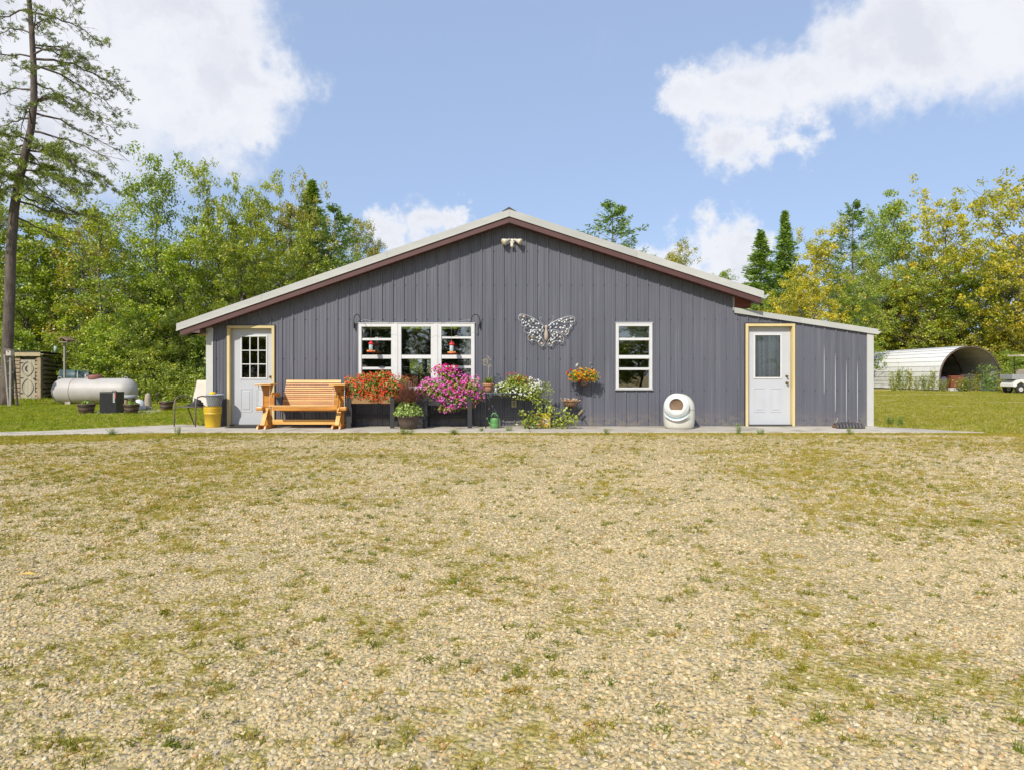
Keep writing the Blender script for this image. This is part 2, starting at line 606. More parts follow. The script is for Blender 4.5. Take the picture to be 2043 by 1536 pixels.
def ground_material():
    m = bpy.data.materials.new('yard_ground')
    m.use_nodes = True
    nt = m.node_tree
    b = nt.nodes['Principled BSDF']
    b.inputs['Roughness'].default_value = 0.95
    b.inputs['Specular IOR Level'].default_value = 0.15
    tc = nnode(nt, 'ShaderNodeTexCoord')
    pos = tc.outputs['Object']
    cover, lawn, big, mid, fin, x, y = ground_fields(nt, pos)
    # gravel: cells of many stone colours over sandy fines
    vo = nnode(nt, 'ShaderNodeTexVoronoi')
    vo.inputs['Scale'].default_value = 46.0
    wv = noise_tex(nt, pos, 30, 2)
    pv = vmth(nt, 'ADD', pos, vmth(nt, 'SCALE', wv.outputs['Color'], scale=0.012).outputs[0]).outputs[0]
    nt.links.new(pv, vo.inputs['Vector'])
    rp = nnode(nt, 'ShaderNodeValToRGB')
    rp.color_ramp.interpolation = 'CONSTANT'
    cols = [(0, (0.504, 0.406, 0.221)), (.2, (0.599, 0.472, 0.253)), (.38, (0.432, 0.344, 0.193)), (.52, (0.527, 0.451, 0.301)), (.66, (0.563, 0.395, 0.178)), (.76, (0.312, 0.254, 0.150)), (.84, (0.683, 0.574, 0.356)), (.94, (0.180, 0.164, 0.131))]
    el = rp.color_ramp.elements
    el[0].position, el[0].color = 0, cols[0][1] + (1,)
    el[1].position, el[1].color = cols[1][0], cols[1][1] + (1,)
    for p_, c_ in cols[2:]:
        e = el.new(p_)
        e.color = c_ + (1,)
    sp = nnode(nt, 'ShaderNodeSeparateColor')
    nt.links.new(vo.outputs['Color'], sp.inputs[0])
    nt.links.new(sp.outputs[0], rp.inputs[0])
    sand = mixc(nt, smooth(nt, noise_tex(nt, pos, 60, 4).outputs[0], .35, .65), (.53, .435, .22), (.37, .29, .145))
    gap = smooth(nt, vo.outputs['Distance'], .35, .62)
    fines = smooth(nt, noise_tex(nt, pos, .9, 5, .6).outputs[0], .44, .6, .25, 1.0)
    # sandy fines show in worn spots, stones stand close elsewhere
    gf = mth(nt, 'MAXIMUM', gap, mth(nt, 'MULTIPLY', fines, smooth(nt, fin, .45, .6)))
    grav = mixc(nt, gf, rp.outputs[0], sand)
    mot = smooth(nt, noise_tex(nt, pos, 3.2, 6, .6).outputs[0], .3, .7, .78, 1.02)
    hv = nnode(nt, 'ShaderNodeHueSaturation')
    nt.links.new(grav, hv.inputs['Color'])
    nt.links.new(mot, hv.inputs['Value'])
    grav = hv.outputs[0]
    # soil and short turf
    n1 = noise_tex(nt, pos, 14, 6, .65).outputs[0]
    n2 = noise_tex(nt, pos, 0.55, 4, .6).outputs[0]
    g1 = mixc(nt, smooth(nt, n1, .35, .65), (.23, .26, .022), (.38, .37, .045))
    g2 = mixc(nt, smooth(nt, n1, .35, .65), (.34, .29, .045), (.48, .38, .10))
    rightdry = smooth(nt, x, 6.5, 9.5, 0.0, .55)
    dry = mth(nt, 'ADD', mth(nt, 'ADD', smooth(nt, n2, .42, .66, 0, .5), mth(nt, 'MULTIPLY', mth(nt, 'SUBTRACT', 1.0, lawn), .7)), rightdry, clamp=True)
    turf = mixc(nt, dry, g1, g2)
    cf = smooth(nt, cover, .25, .75)
    colr = mixc(nt, mth(nt, 'MULTIPLY', cf, smooth(nt, lawn, 0, 1, .42, .88)), grav, turf)
    nt.links.new(colr, b.inputs['Base Color'])
    hgt = mth(nt, 'ADD', mth(nt, 'MULTIPLY', mth(nt, 'SUBTRACT', 1.0, vo.outputs['Distance']), 1.0), mth(nt, 'MULTIPLY', noise_tex(nt, pos, 35, 5, .7).outputs[0], .8))
    bp = nnode(nt, 'ShaderNodeBump')
    bp.inputs['Strength'].default_value = 1.0
    bp.inputs['Distance'].default_value = 0.014
    nt.links.new(hgt, bp.inputs['Height'])
    nt.links.new(bp.outputs[0], b.inputs['Normal'])
    return m


GZ = -0.022   # ground level of yard and lawn; the slab's top is z=0


def build_ground():
    n = 2
    vs = [(-900, -900, GZ), (900, -900, GZ), (900, 900, GZ), (-900, 900, GZ)]
    mb = MB().add(vs, [(0, 1, 2, 3)])
    o = mb.build('ground', ground_material())
    tag(o, kind='structure')


build_ground()


def poly_slab(name, pts, z0, z1, m):
    mb = MB()
    mb.prism([(x, y, z0) for x, y in pts], (0, 0, z1 - z0))
    o = mb.build(name, m, bevel=0.012)
    fix_normals(o)
    return tag(o, kind='structure')


# concrete apron, in poured sections, and the walk to the left; tapered end on the right
def gy(py): return FPX * CAMH / (py - HY)


apron = bpy.data.objects.new('pavement', None)
col.objects.link(apron)
apron['kind'] = 'structure'
edges = [-6.62, -4.35, -2.0, 0.35, 2.7, 5.05, 7.7]
YF = 13.02
for i in range(len(edges) - 1):
    a, b_ = edges[i] + .005, edges[i + 1] - .005
    mb = MB()
    mb.prism([(a, YF + .012 * math.sin(i * 2.1), -.12), (b_, YF + .01 * math.cos(i * 1.7), -.12), (b_, 14.56, -.12), (a, 14.56, -.12)], (0, 0, .12 - .002 * (i % 2)))
    fix_normals(mb.build('concrete_slab', M_concrete, apron, bevel=.01))
mb = MB()
mb.prism([(7.705, YF, -.12), (9.05, YF + .02, -.12), (8.75, 13.25, -.12), (8.5, 13.55, -.12), (8.05, 14.1, -.12), (7.705, 14.2, -.12)], (0, 0, .115))
fix_normals(mb.build('concrete_slab', M_concrete, apron, bevel=.01))
mb = MB()   # walk leading left
mb.prism([(-6.63, YF, -.12), (-6.63, 14.9, -.12), (-7.35, 15.2, -.12), (-8.6, 14.05, -.12), (-9.2, 13.4, -.12), (-10.6, 12.9, -.12), (-12.5, 12.2, -.12), (-12.5, 11.6, -.12), (-9.6, 12.3, -.12), (-8.2, 12.72, -.12)], (0, 0, .105))
fix_normals(mb.build('concrete_slab', M_concrete, apron, bevel=.01))
mb = MB()   # small slab under the planters on the lawn
pl = [(P(155, 824, 19.4).x, 19.35), (P(300, 824, 19.4).x, 19.35), (P(345, 815, 22).x, 21.9), (P(250, 815, 22).x, 21.9)]
mb.prism([(x, y, -.1) for x, y in pl], (0, 0, .09))
fix_normals(mb.build('concrete_slab', M_concrete, apron, bevel=.01))


# --- scattered stones and blades (geometry nodes)
def gn_scatter(name, quad, density_fn, make_inst, smin, smax, kindlabel, tilt=0.4, seed=1, aspect=True, z=GZ):
    me = bpy.data.meshes.new(name)
    me.from_pydata([(x, y, z) for x, y in quad], [], [tuple(range(len(quad)))])
    o = bpy.data.objects.new(name, me)
    col.objects.link(o)
    tag(o, kindlabel, None, kind='stuff')
    ng = bpy.data.node_groups.new(name, 'GeometryNodeTree')
    ng.interface.new_socket('Geometry', in_out='INPUT', socket_type='NodeSocketGeometry')
    ng.interface.new_socket('Geometry', in_out='OUTPUT', socket_type='NodeSocketGeometry')
    gi = ng.nodes.new('NodeGroupInput')
    go = ng.nodes.new('NodeGroupOutput')
    dp = ng.nodes.new('GeometryNodeDistributePointsOnFaces')
    dp.distribute_method = 'RANDOM'
    dp.inputs['Seed'].default_value = seed
    ng.links.new(gi.outputs[0], dp.inputs['Mesh'])
    # the density must vary inside one face: over-scatter evenly, then thin by the field at each point
    pos = ng.nodes.new('GeometryNodeInputPosition').outputs[0]
    dmax, keep = density_fn(ng, pos)
    dp.inputs['Density'].default_value = dmax
    dg = ng.nodes.new('GeometryNodeDeleteGeometry')
    dg.domain = 'POINT'
    rnd = ng.nodes.new('FunctionNodeRandomValue')
    rnd.data_type = 'FLOAT'
    rnd.inputs['Seed'].default_value = seed + 3
    cmp_ = mth(ng, 'GREATER_THAN', rnd.outputs[1], keep)
    ng.links.new(dp.outputs['Points'], dg.inputs['Geometry'])
    ng.links.new(cmp_, dg.inputs['Selection'])
    inst = make_inst(ng)
    ip = ng.nodes.new('GeometryNodeInstanceOnPoints')
    ng.links.new(dg.outputs[0], ip.inputs['Points'])
    ng.links.new(inst, ip.inputs['Instance'])
    rr = ng.nodes.new('FunctionNodeRandomValue')
    rr.data_type = 'FLOAT_VECTOR'
    rr.inputs['Seed'].default_value = seed + 11
    rr.inputs[0].default_value = (-tilt, -tilt, 0)
    rr.inputs[1].default_value = (tilt, tilt, 6.283)
    ng.links.new(rr.outputs[0], ip.inputs['Rotation'])
    rs = ng.nodes.new('FunctionNodeRandomValue')
    rs.data_type = 'FLOAT'
    rs.inputs['Seed'].default_value = seed + 23
    pw = mth(ng, 'POWER', rs.outputs[1], 3.2)
    sz = mth(ng, 'MULTIPLY_ADD', pw, smax - smin, smin)
    if aspect:
        ra = ng.nodes.new('FunctionNodeRandomValue')
        ra.data_type = 'FLOAT_VECTOR'
        ra.inputs['Seed'].default_value = seed + 31
        ra.inputs[0].default_value = (.9, .65, .42)
        ra.inputs[1].default_value = (1.25, 1.0, .75)
        v = vmth(ng, 'SCALE', ra.outputs[0], scale=sz).outputs[0]
        ng.links.new(v, ip.inputs['Scale'])
    else:
        cb = ng.nodes.new('ShaderNodeCombineXYZ')
        for k in range(3):
            ng.links.new(sz, cb.inputs[k])
        ng.links.new(cb.outputs[0], ip.inputs['Scale'])
    ng.links.new(ip.outputs[0], go.inputs[0])
    md = o.modifiers.new('scatter', 'NODES')
    md.node_group = ng
    return o


def stone_material():
    m = bpy.data.materials.new('pebbles')
    m.use_nodes = True
    nt = m.node_tree
    b = nt.nodes['Principled BSDF']
    b.inputs['Roughness'].default_value = 0.8
    b.inputs['Specular IOR Level'].default_value = 0.2
    oi = nnode(nt, 'ShaderNodeObjectInfo')
    rp = nnode(nt, 'ShaderNodeValToRGB')
    cols = [(0, (0.516, 0.416, 0.235)), (.14, (0.623, 0.495, 0.281)), (.28, (0.468, 0.377, 0.221)), (.4, (0.563, 0.484, 0.329)), (.52, (0.648, 0.484, 0.244)), (.62, (0.419, 0.338, 0.202)), (.70, (0.540, 0.395, 0.197)), (.78, (0.719, 0.608, 0.395)), (.86, (0.348, 0.298, 0.197)), (.91, (0.444, 0.395, 0.301)), (.955, (0.180, 0.170, 0.145)), (.98, (0.527, 0.304, 0.142))]
    rp.color_ramp.interpolation = 'CONSTANT'
    el = rp.color_ramp.elements
    el[0].position, el[0].color = 0, cols[0][1] + (1,)
    el[1].position, el[1].color = cols[1][0], cols[1][1] + (1,)
    for p_, c_ in cols[2:]:
        e = el.new(p_)
        e.color = c_ + (1,)
    nt.links.new(oi.outputs['Random'], rp.inputs[0])
    tc = nnode(nt, 'ShaderNodeTexCoord')
    nz = noise_tex(nt, tc.outputs['Object'], 1.5, 5, .6)
    c = mixc(nt, smooth(nt, nz.outputs[0], .3, .65, 0.05, .55), rp.outputs[0], (.33, .25, .13))
    nt.links.new(c, b.inputs['Base Color'])
    return m


def blade_material(name, c1, c2, c3):
    m = bpy.data.materials.new(name)
    m.use_nodes = True
    nt = m.node_tree
    nt.nodes.clear()
    out = nnode(nt, 'ShaderNodeOutputMaterial')
    oi = nnode(nt, 'ShaderNodeObjectInfo')
    r = oi.outputs['Random']
    geo = nnode(nt, 'ShaderNodeNewGeometry')
    nz = noise_tex(nt, geo.outputs['Position'], .8, 4, .6)
    f = mth(nt, 'ADD', mth(nt, 'MULTIPLY', r, .6), smooth(nt, nz.outputs[0], .38, .62, -.1, .45), clamp=True)
    c = mixc(nt, f, c1, c2)
    c = mixc(nt, smooth(nt, r, .80, .86), c, c3)
    d = nnode(nt, 'ShaderNodeBsdfDiffuse')
    t = nnode(nt, 'ShaderNodeBsdfTranslucent')
    nt.links.new(c, d.inputs['Color'])
    nt.links.new(c, t.inputs['Color'])
    mx = nnode(nt, 'ShaderNodeMixShader')
    mx.inputs[0].default_value = .3
    nt.links.new(d.outputs[0], mx.inputs[1])
    nt.links.new(t.outputs[0], mx.inputs[2])
    nt.links.new(mx.outputs[0], out.inputs['Surface'])
    return m


M_stone = stone_material()
M_blade_yard = blade_material('yard_tufts', (.26, .25, .022), (.50, .40, .06), (.55, .36, .10))
M_blade_lawn = blade_material('lawn_blades', (.20, .29, .018), (.37, .40, .035), (.46, .42, .12))
M_blade_field = blade_material('field_blades', (.26, .29, .03), (.40, .37, .06), (.50, .42, .16))


def inst_stone(ng):
    ico = ng.nodes.new('GeometryNodeMeshIcoSphere')
    ico.inputs['Radius'].default_value = 1.0
    ico.inputs['Subdivisions'].default_value = 2
    sp = ng.nodes.new('GeometryNodeSetPosition')
    nz = ng.nodes.new('ShaderNodeTexNoise')
    nz.inputs['Scale'].default_value = 1.1
    off = vmth(ng, 'SCALE', vmth(ng, 'SUBTRACT', nz.outputs['Color'], (.5, .5, .5)).outputs[0], scale=1.1).outputs[0]
    ng.links.new(ico.outputs[0], sp.inputs['Geometry'])
    ng.links.new(off, sp.inputs['Offset'])
    sm = ng.nodes.new('GeometryNodeSetMaterial')
    sm.inputs['Material'].default_value = M_stone
    ng.links.new(sp.outputs[0], sm.inputs['Geometry'])
    return sm.outputs[0]


def make_inst_tuft(material, nb, h, spread, wid, seed, lean=.7):
    def fn(ng):
        rr = random.Random(seed)
        jn = ng.nodes.new('GeometryNodeJoinGeometry')
        for i in range(nb):
            cn = ng.nodes.new('GeometryNodeMeshCone')
            cn.fill_type = 'NONE'
            cn.inputs['Vertices'].default_value = 3
            cn.inputs['Radius Top'].default_value = 0.0
            cn.inputs['Radius Bottom'].default_value = wid * rr.uniform(.7, 1.2)
            cn.inputs['Depth'].default_value = h * rr.uniform(.55, 1.15)
            tr = ng.nodes.new('GeometryNodeTransform')
            a = rr.uniform(0, 6.28)
            rad = spread * math.sqrt(rr.random())
            tr.inputs['Translation'].default_value = (rad * math.cos(a), rad * math.sin(a), -.004)
            tr.inputs['Rotation'].default_value = (rr.uniform(-lean, lean), rr.uniform(-lean, lean), rr.uniform(0, 6.28))
            tr.inputs['Scale'].default_value = (1, .45, 1)
            ng.links.new(cn.outputs[0], tr.inputs['Geometry'])
            ng.links.new(tr.outputs[0], jn.inputs[0])
        sm = ng.nodes.new('GeometryNodeSetMaterial')
        sm.inputs['Material'].default_value = material
        ng.links.new(jn.outputs[0], sm.inputs['Geometry'])
        return sm.outputs[0]
    return fn


def trap(y0, y1, pad=2.9, zx0=None):
    w0, w1 = .76 * y0 + pad, .76 * y1 + pad
    return [(-w0, y0), (w0, y0), (w1, y1), (-w1, y1)]


def dens_stone(dmax, y0, y1, lo):
    def fn(ng, pos):
        cover, lawn, big, mid, fin, x, y = ground_fields(ng, pos)
        bare = mth(ng, 'SUBTRACT', 1.0, mth(ng, 'MULTIPLY', smooth(ng, cover, .2, .8), .7))
        fines = smooth(ng, noise_tex(ng, pos, .9, 5, .6).outputs[0], .44, .6, 1.0, .45)
        k = mth(ng, 'MULTIPLY', mth(ng, 'MULTIPLY', bare, fines), smooth(ng, y, y0, y1, 1.0, lo))
        return dmax, mth(ng, 'MULTIPLY', k, mth(ng, 'SUBTRACT', 1.0, mth(ng, 'MULTIPLY', lawn, .8)))
    return fn


def dens_grass(dmax, lo=0.0, lawn_only=False, yard_only=False, p=1.0):
    def fn(ng, pos):
        cover, lawn, big, mid, fin, x, y = ground_fields(ng, pos)
        k = smooth(ng, cover, .12, .9)
        k = mth(ng, 'MAXIMUM', mth(ng, 'POWER', k, p), lo)
        # nothing grows on the walk's concrete
        yfr = mth(ng, 'SUBTRACT', 12.99, mth(ng, 'MULTIPLY', mth(ng, 'MAXIMUM', mth(ng, 'SUBTRACT', -7.0, x), 0.0), .25))
        if not lawn_only:
            k = mth(ng, 'MULTIPLY', k, mth(ng, 'LESS_THAN', mth(ng, 'SUBTRACT', y, yfr), 0.0))
        return dmax, k
    return fn


gn_scatter('gravel', trap(1.5, 4.2), dens_stone(8200, 2.5, 5, .7), inst_stone, .0029, .0112, 'pale loose gravel of rounded stones covering the yard', seed=1)
gn_scatter('gravel', trap(4.2, 7.6), dens_stone(3400, 4, 8, .6), inst_stone, .0040, .0145, 'pale loose gravel of rounded stones covering the yard', seed=2)
gn_scatter('gravel', trap(7.6, 12.98), dens_stone(1200, 7, 13, .6), inst_stone, .0055, .017, 'pale loose gravel of rounded stones covering the yard', seed=3)
gn_scatter('grass', trap(1.5, 5.5), dens_grass(1700, .02), make_inst_tuft(M_blade_yard, 9, .030, .016, .0022, 1, 1.05), .5, 1.5, 'short olive grass tufts growing through the gravel', seed=5, aspect=False)
gn_scatter('grass', trap(5.5, 13.0), dens_grass(800, .01), make_inst_tuft(M_blade_yard, 9, .032, .03, .0035, 2, 1.0), .5, 1.4, 'short olive grass tufts growing through the gravel', seed=6, aspect=False)


def dens_lone(dmax):
    def fn(ng, pos):
        cover, lawn, big, mid, fin, x, y = ground_fields(ng, pos)
        k = smooth(ng, noise_tex(ng, pos, 2.6, 4, .6).outputs[0], .46, .62, .12, 1.0)
        return dmax, mth(ng, 'MULTIPLY', k, mth(ng, 'LESS_THAN', y, 12.0))
    return fn


gn_scatter('grass', trap(1.5, 12.0), dens_lone(150), make_inst_tuft(blade_material('lone_tufts', (.14, .20, .018), (.38, .32, .04), (.46, .30, .07)), 26, .032, .032, .0028, 12, 1.15), .35, 1.45, 'scattered small weed tufts between the stones', seed=15, aspect=False)
gn_scatter('grass', [(-24, 13.0), (-12.5, 12.35), (-10.6, 13.05), (-9.25, 13.55), (-8.6, 14.15), (-7.35, 15.35), (-6.7, 15.0), (-6.7, 27), (-28, 27)], dens_grass(230, .05, True), make_inst_tuft(M_blade_lawn, 10, .055, .05, .0055, 3, .8), .5, 1.5, 'bright green lawn grass left of the house', seed=7, aspect=False)
gn_scatter('grass', [(7.8, 14.3), (8.15, 14.2), (8.75, 13.5), (9.1, 12.95), (12, 12.75), (40, 46), (20, 46), (7.8, 27)], dens_grass(130, .05, True), make_inst_tuft(M_blade_field, 10, .06, .07, .007, 4, .8), .5, 1.5, 'dry yellow green grass of the field right of the house', seed=8, aspect=False)
gn_scatter('grass', [(-34, 27), (-8, 27), (-10, 40), (-40, 40)], dens_grass(60, .05, True), make_inst_tuft(M_blade_lawn, 10, .11, .12, .012, 5, .7), .6, 1.7, 'longer green grass at the edge of the left wood', seed=9, aspect=False)

# ---------------------------------------------------------------- house
YW = 14.5
X_L, X_M, X_R = FX(426), FX(1464), FX(1729)
PITCH = 22.1 / 93.93
house = thing('house', 'long low house in grey ribbed metal siding with shallow gable and right-hand lean-to', 'house', (0, YW, 0))
HO = Vector((0, YW, 0))
AX, AZ = -0.06, 4.28


def ztop(x):
    if x <= X_M + 1e-6:
        return AZ - (.344 * (AX - x) if x < AX else .3216 * (x - AX))
    return 2.40 - (x - X_M) * (2.40 - 1.955) / (FX(1742) - X_M)


door_l = (FX(457), FX(545), 0.0, FZ(653))
door_r = (FX(1490), FX(1582), 0.0, FZ(649))
win_c = (FX(716), FX(947), FZ(776), FZ(646))
win_r = (FX(1228), FX(1301), FZ(776), FZ(645))
openings = [door_l, door_r, win_c, win_r]


def siding(x0, x1, ribs0):
    prof = []
    k0 = int(math.floor((x0 - ribs0) / PITCH)) - 1
    k1 = int(math.ceil((x1 - ribs0) / PITCH)) + 1
    for k in range(k0, k1 + 1):
        c = ribs0 + k * PITCH
        prof += [(c - .027, 0), (c - .011, .023), (c + .011, .023), (c + .027, 0)]
        for m in (1, 2):
            d = c + PITCH * m / 3
            prof += [(d - .013, 0), (d - .007, .007), (d + .007, .007), (d + .013, 0)]
    xs = [p[0] for p in prof]
    ys = [p[1] for p in prof]
    bps = sorted(set([x0, x1] + [x for x in xs if x0 < x < x1] + [o[i] for o in openings for i in (0, 1) if x0 < o[i] < x1] + ([AX] if x0 < AX < x1 else [])))
    mb = MB()
    low = MB()
    ncut = ncol = 0
    for a, b in zip(bps[:-1], bps[1:]):
        ncol += 1
        ya, yb = np.interp(a, xs, ys), np.interp(b, xs, ys)
        cuts = [(o[2], o[3]) for o in openings if o[0] - 1e-6 <= a and b <= o[1] + 1e-6]
        ta, tb = ztop(a + 1e-9), ztop(b - 1e-9)
        segs = []
        if not cuts:
            segs = [(0.004, 0.004, ta, tb)]
        else:
            c = cuts[0]
            ncut += 1
            if c[0] > 0.01: segs.append((0.004, 0.004, c[0], c[0]))
            segs.append((c[1], c[1], ta, tb))
        for (za, zb, zc, zd) in segs:
            (low if cuts and zc == cuts[0][0] else mb).add([(a, YW - ya, za), (b, YW - yb, zb), (b, YW - yb, zd), (a, YW - ya, zc)], [(0, 1, 2, 3)])
    if low.v and ncut == ncol:
        low.build('siding_panel', M_siding, house, HO)
    elif low.v:
        mb.add(low.v, low.f)
    return mb.build('siding_panel', M_siding, house, HO)


rib0 = FX(1115.0)   # a rib seen right of the butterfly's head
x = rib0 + 0.013
while x > X_L: x -= 4 * PITCH
while x < X_R:
    a, b = max(x, X_L), min(x + 4 * PITCH, X_R)
    if a < X_M < b:
        siding(a, X_M, rib0)
        siding(X_M, b, rib0)
    elif b - a > .01:
        siding(a, b, rib0)
    x += 4 * PITCH

# sun glare along four ribs of the lean-to, painted as thin pale strips
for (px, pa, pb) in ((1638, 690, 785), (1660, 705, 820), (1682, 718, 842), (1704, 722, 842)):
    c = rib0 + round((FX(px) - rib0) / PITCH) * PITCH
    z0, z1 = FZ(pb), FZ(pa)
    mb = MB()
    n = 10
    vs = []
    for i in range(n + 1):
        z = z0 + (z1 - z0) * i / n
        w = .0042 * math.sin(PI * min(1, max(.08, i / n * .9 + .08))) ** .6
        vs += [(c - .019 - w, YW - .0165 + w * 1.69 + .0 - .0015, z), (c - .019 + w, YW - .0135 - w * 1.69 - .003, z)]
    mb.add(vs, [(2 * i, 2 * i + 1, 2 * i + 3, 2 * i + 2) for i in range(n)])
    mb.build('glare_strip', mat('painted_glare', (.50, .50, .50), .5), house, HO)
# screws of the siding: rows at the girts
mb = MB()
k = int((X_L - rib0) / PITCH) - 1
while True:
    c = rib0 + (k + .14) * PITCH
    k += 1
    if c < X_L: continue
    if c > X_R: break
    for z in (.12, .75, 1.42, 2.25, 2.98, 3.7):
        if z > ztop(c) - .05: continue
        if any(o[0] - .05 < c < o[1] + .05 and o[2] - .05 < z < o[3] + .05 for o in openings): continue
        mb.box((c - .007, YW - .010, z - .007), (c + .007, YW - .0005, z + .007))
mb.build('screws', M_black, house, HO, kind='stuff')

# inner skin of the wall, back wall, floor, ceiling
def wall_with_holes(mb, x0, x1, y, th, holes, top, z0=0.0):
    bps = sorted(set([x0, x1] + [h[i] for h in holes for i in (0, 1)] + ([AX] if x0 < AX < x1 else [])))
    for a, b in zip(bps[:-1], bps[1:]):
        cut = [h for h in holes if h[0] <= a + 1e-6 and b <= h[1] + 1e-6]
        segs = [(z0, None)] if not cut else [(z0, cut[0][2]), (cut[0][3], None)]
        for (za, zb) in segs:
            if zb is not None and zb - za < .01: continue
            ta, tb = (top(a + 1e-6), top(b - 1e-6)) if zb is None else (zb, zb)
            mb.prism([(a, y, za), (b, y, za), (b, y, tb), (a, y, ta)], (0, th, 0))


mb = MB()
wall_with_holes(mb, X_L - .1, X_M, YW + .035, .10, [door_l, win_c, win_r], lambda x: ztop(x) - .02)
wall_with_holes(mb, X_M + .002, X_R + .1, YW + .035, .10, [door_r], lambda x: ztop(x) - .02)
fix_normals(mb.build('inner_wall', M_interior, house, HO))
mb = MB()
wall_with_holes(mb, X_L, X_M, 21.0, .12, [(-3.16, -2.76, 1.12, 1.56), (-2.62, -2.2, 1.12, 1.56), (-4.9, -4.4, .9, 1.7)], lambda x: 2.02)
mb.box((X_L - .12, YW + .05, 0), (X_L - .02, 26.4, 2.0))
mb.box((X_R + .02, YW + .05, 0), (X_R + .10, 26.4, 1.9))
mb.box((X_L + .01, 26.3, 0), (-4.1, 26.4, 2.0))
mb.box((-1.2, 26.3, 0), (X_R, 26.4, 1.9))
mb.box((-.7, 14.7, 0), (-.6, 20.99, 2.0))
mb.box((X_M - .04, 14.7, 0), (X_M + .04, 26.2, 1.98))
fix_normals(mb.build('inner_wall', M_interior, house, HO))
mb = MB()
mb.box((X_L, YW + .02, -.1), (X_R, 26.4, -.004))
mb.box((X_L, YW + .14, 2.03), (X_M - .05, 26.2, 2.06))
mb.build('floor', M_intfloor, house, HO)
for (xw, zt_) in ((FX(412) + .004, 1.92), (FX(1742) - .03, 1.93)):
    mb = MB()
    y = YW + .07
    while y < 26.4:
        mb.box((xw, y, .004), (xw + .026, min(y + PITCH - .03, 26.4), zt_))
        mb.box((xw - .015, min(y + PITCH - .03, 26.4), .004), (xw + .041, min(y + PITCH, 26.41), zt_))
        y += PITCH
    mb.build('side_wall', M_siding, house, HO, kind='stuff')
mb = MB()
mb.box((FX(412), YW - .028, 0.0), (FX(426), YW + .06, ztop(FX(419)) - .02))
mb.build('corner_trim', M_cornerw, house, HO, bevel=.004)
mb = MB()
mb.box((FX(1729), YW - .028, 0.0), (FX(1742), YW + .06, 1.965))
mb.build('corner_trim', M_cornerw, house, HO, bevel=.004)
mb = MB()
mb.box((X_M - .03, YW - .03, 2.44), (X_M + .006, YW + .02, ztop(X_M) - .005))
mb.build('corner_trim', mat('weathered_metal_strip', (.30, .29, .27), .5), house, HO)

# roof: rake trim, fascia, soffit, sheets
YF_ = 14.2
RL, RR = -6.98, 5.24


def zr(x): return AZ - .02 - (.344 * (AX - x) if x < AX else .3216 * (x - AX))


def rake(xa, xb, name, z0, z1, y0, y1, m):
    mb = MB()
    mb.prism([(xa, y0, zr(xa) + z0), (xb, y0, zr(xb) + z0), (xb, y0, zr(xb) + z1), (xa, y0, zr(xa) + z1)], (0, y1 - y0, 0))
    return fix_normals(mb.build(name, m, house, HO))


for (xa, xb) in ((RL, -5.2), (-5.2, -2.6), (-2.6, AX), (AX, 2.6), (2.6, RR)):
    e = 0.0015
    rake(xa + e, xb - e, 'rake_trim', .125, .262, YF_ - .012, YF_ + .02, M_trimw)
    rake(xa + e, xb - e, 'rake_trim', .108, .128, YF_ - .026, YF_ + .02, M_trimw)
rake(RL + .07, AX - .001, 'fascia', -.012, .112, YF_ + .001, YF_ + .03, M_brown)
rake(AX + .001, RR - .05, 'fascia', -.012, .112, YF_ + .001, YF_ + .03, M_brown)
xx = RL + .08
while xx < RR - .1:
    xe = min(xx + .235, RR - .06)
    if xx < AX < xe: xe = AX
    rake(xx + .006, xe - .006, 'soffit_panel', 0.0, .012, YF_ + .031, YW - .001, M_brown)
    xx = xe
mb = MB()
for (xa, xb) in ((RL, AX), (AX, RR)):
    mb.prism([(xa, YF_ - .005, zr(xa) + .232), (xb, YF_ - .005, zr(xb) + .232), (xb, YF_ - .005, zr(xb) + .258), (xa, YF_ - .005, zr(xa) + .258)], (0, 12.4, 0))
    nb = int((xb - xa) / .2355)
fix_normals(mb.build('roof', mat('roof_metal', (.42, .42, .41), .45), house, HO))
mb = MB()
mb.prism([(AX - .15, YF_ - .022, zr(AX - .15) + .264), (AX, YF_ - .022, zr(AX) + .266), (AX + .15, YF_ - .022, zr(AX + .15) + .264), (AX, YF_ - .022, zr(AX) + .305)], (0, 12.4, 0))
fix_normals(mb.build('ridge_cap', mat('dark_ridge', (.05, .045, .045), .6), house, HO))
# left eave: boxed return
zb = FZ(665, YF_)
mb = MB()
xr_ = X_L - .15
mb.prism([(RL + .10, YF_ + .012, zr(RL + .10) - .005), (FX(398, YF_), YF_ + .012, zr(FX(398, YF_)) - .014), (FX(398, YF_), YF_ + .012, zb), (RL + .13, YF_ + .012, zb + .03)], (0, .2, 0))
fix_normals(mb.build('eave_return', mat('brown_return', (.115, .062, .060), .5), house, HO))
mb = MB()
mb.box((RL + .10, YF_ + .215, zb - .002), (X_L - .12, 26.5, zb + .018))
mb.build('eave_soffit', mat('tan_soffit', (.30, .19, .10), .6), house, HO)
# right eave: boxed end over the lean-to with a gutter
mb = MB()
mb.box((X_M + .008, YW - .001, 2.5), (5.07, YW + .1, 2.86))
mb.box((X_M + .008, YF_ + .25, 2.66), (5.07, YF_ + .29, 2.72))
for i in range(3):
    mb.box((X_M + .012, YW - .012, 2.52 + i * .085), (5.06, YW - .0015, 2.59 + i * .085))
mb.build('eave_box', M_red, house, HO)
mb = MB()
gp = [(5.10, 2.585), (5.16, 2.60), (5.30, 2.675), (5.37, 2.755), (5.355, 2.765), (5.28, 2.70), (5.15, 2.625), (5.10, 2.61)]
mb.prism([(a, YF_ + .05, b) for a, b in gp], (0, 12.2, 0))
fix_normals(mb.build('gutter', M_trimw, house, HO))
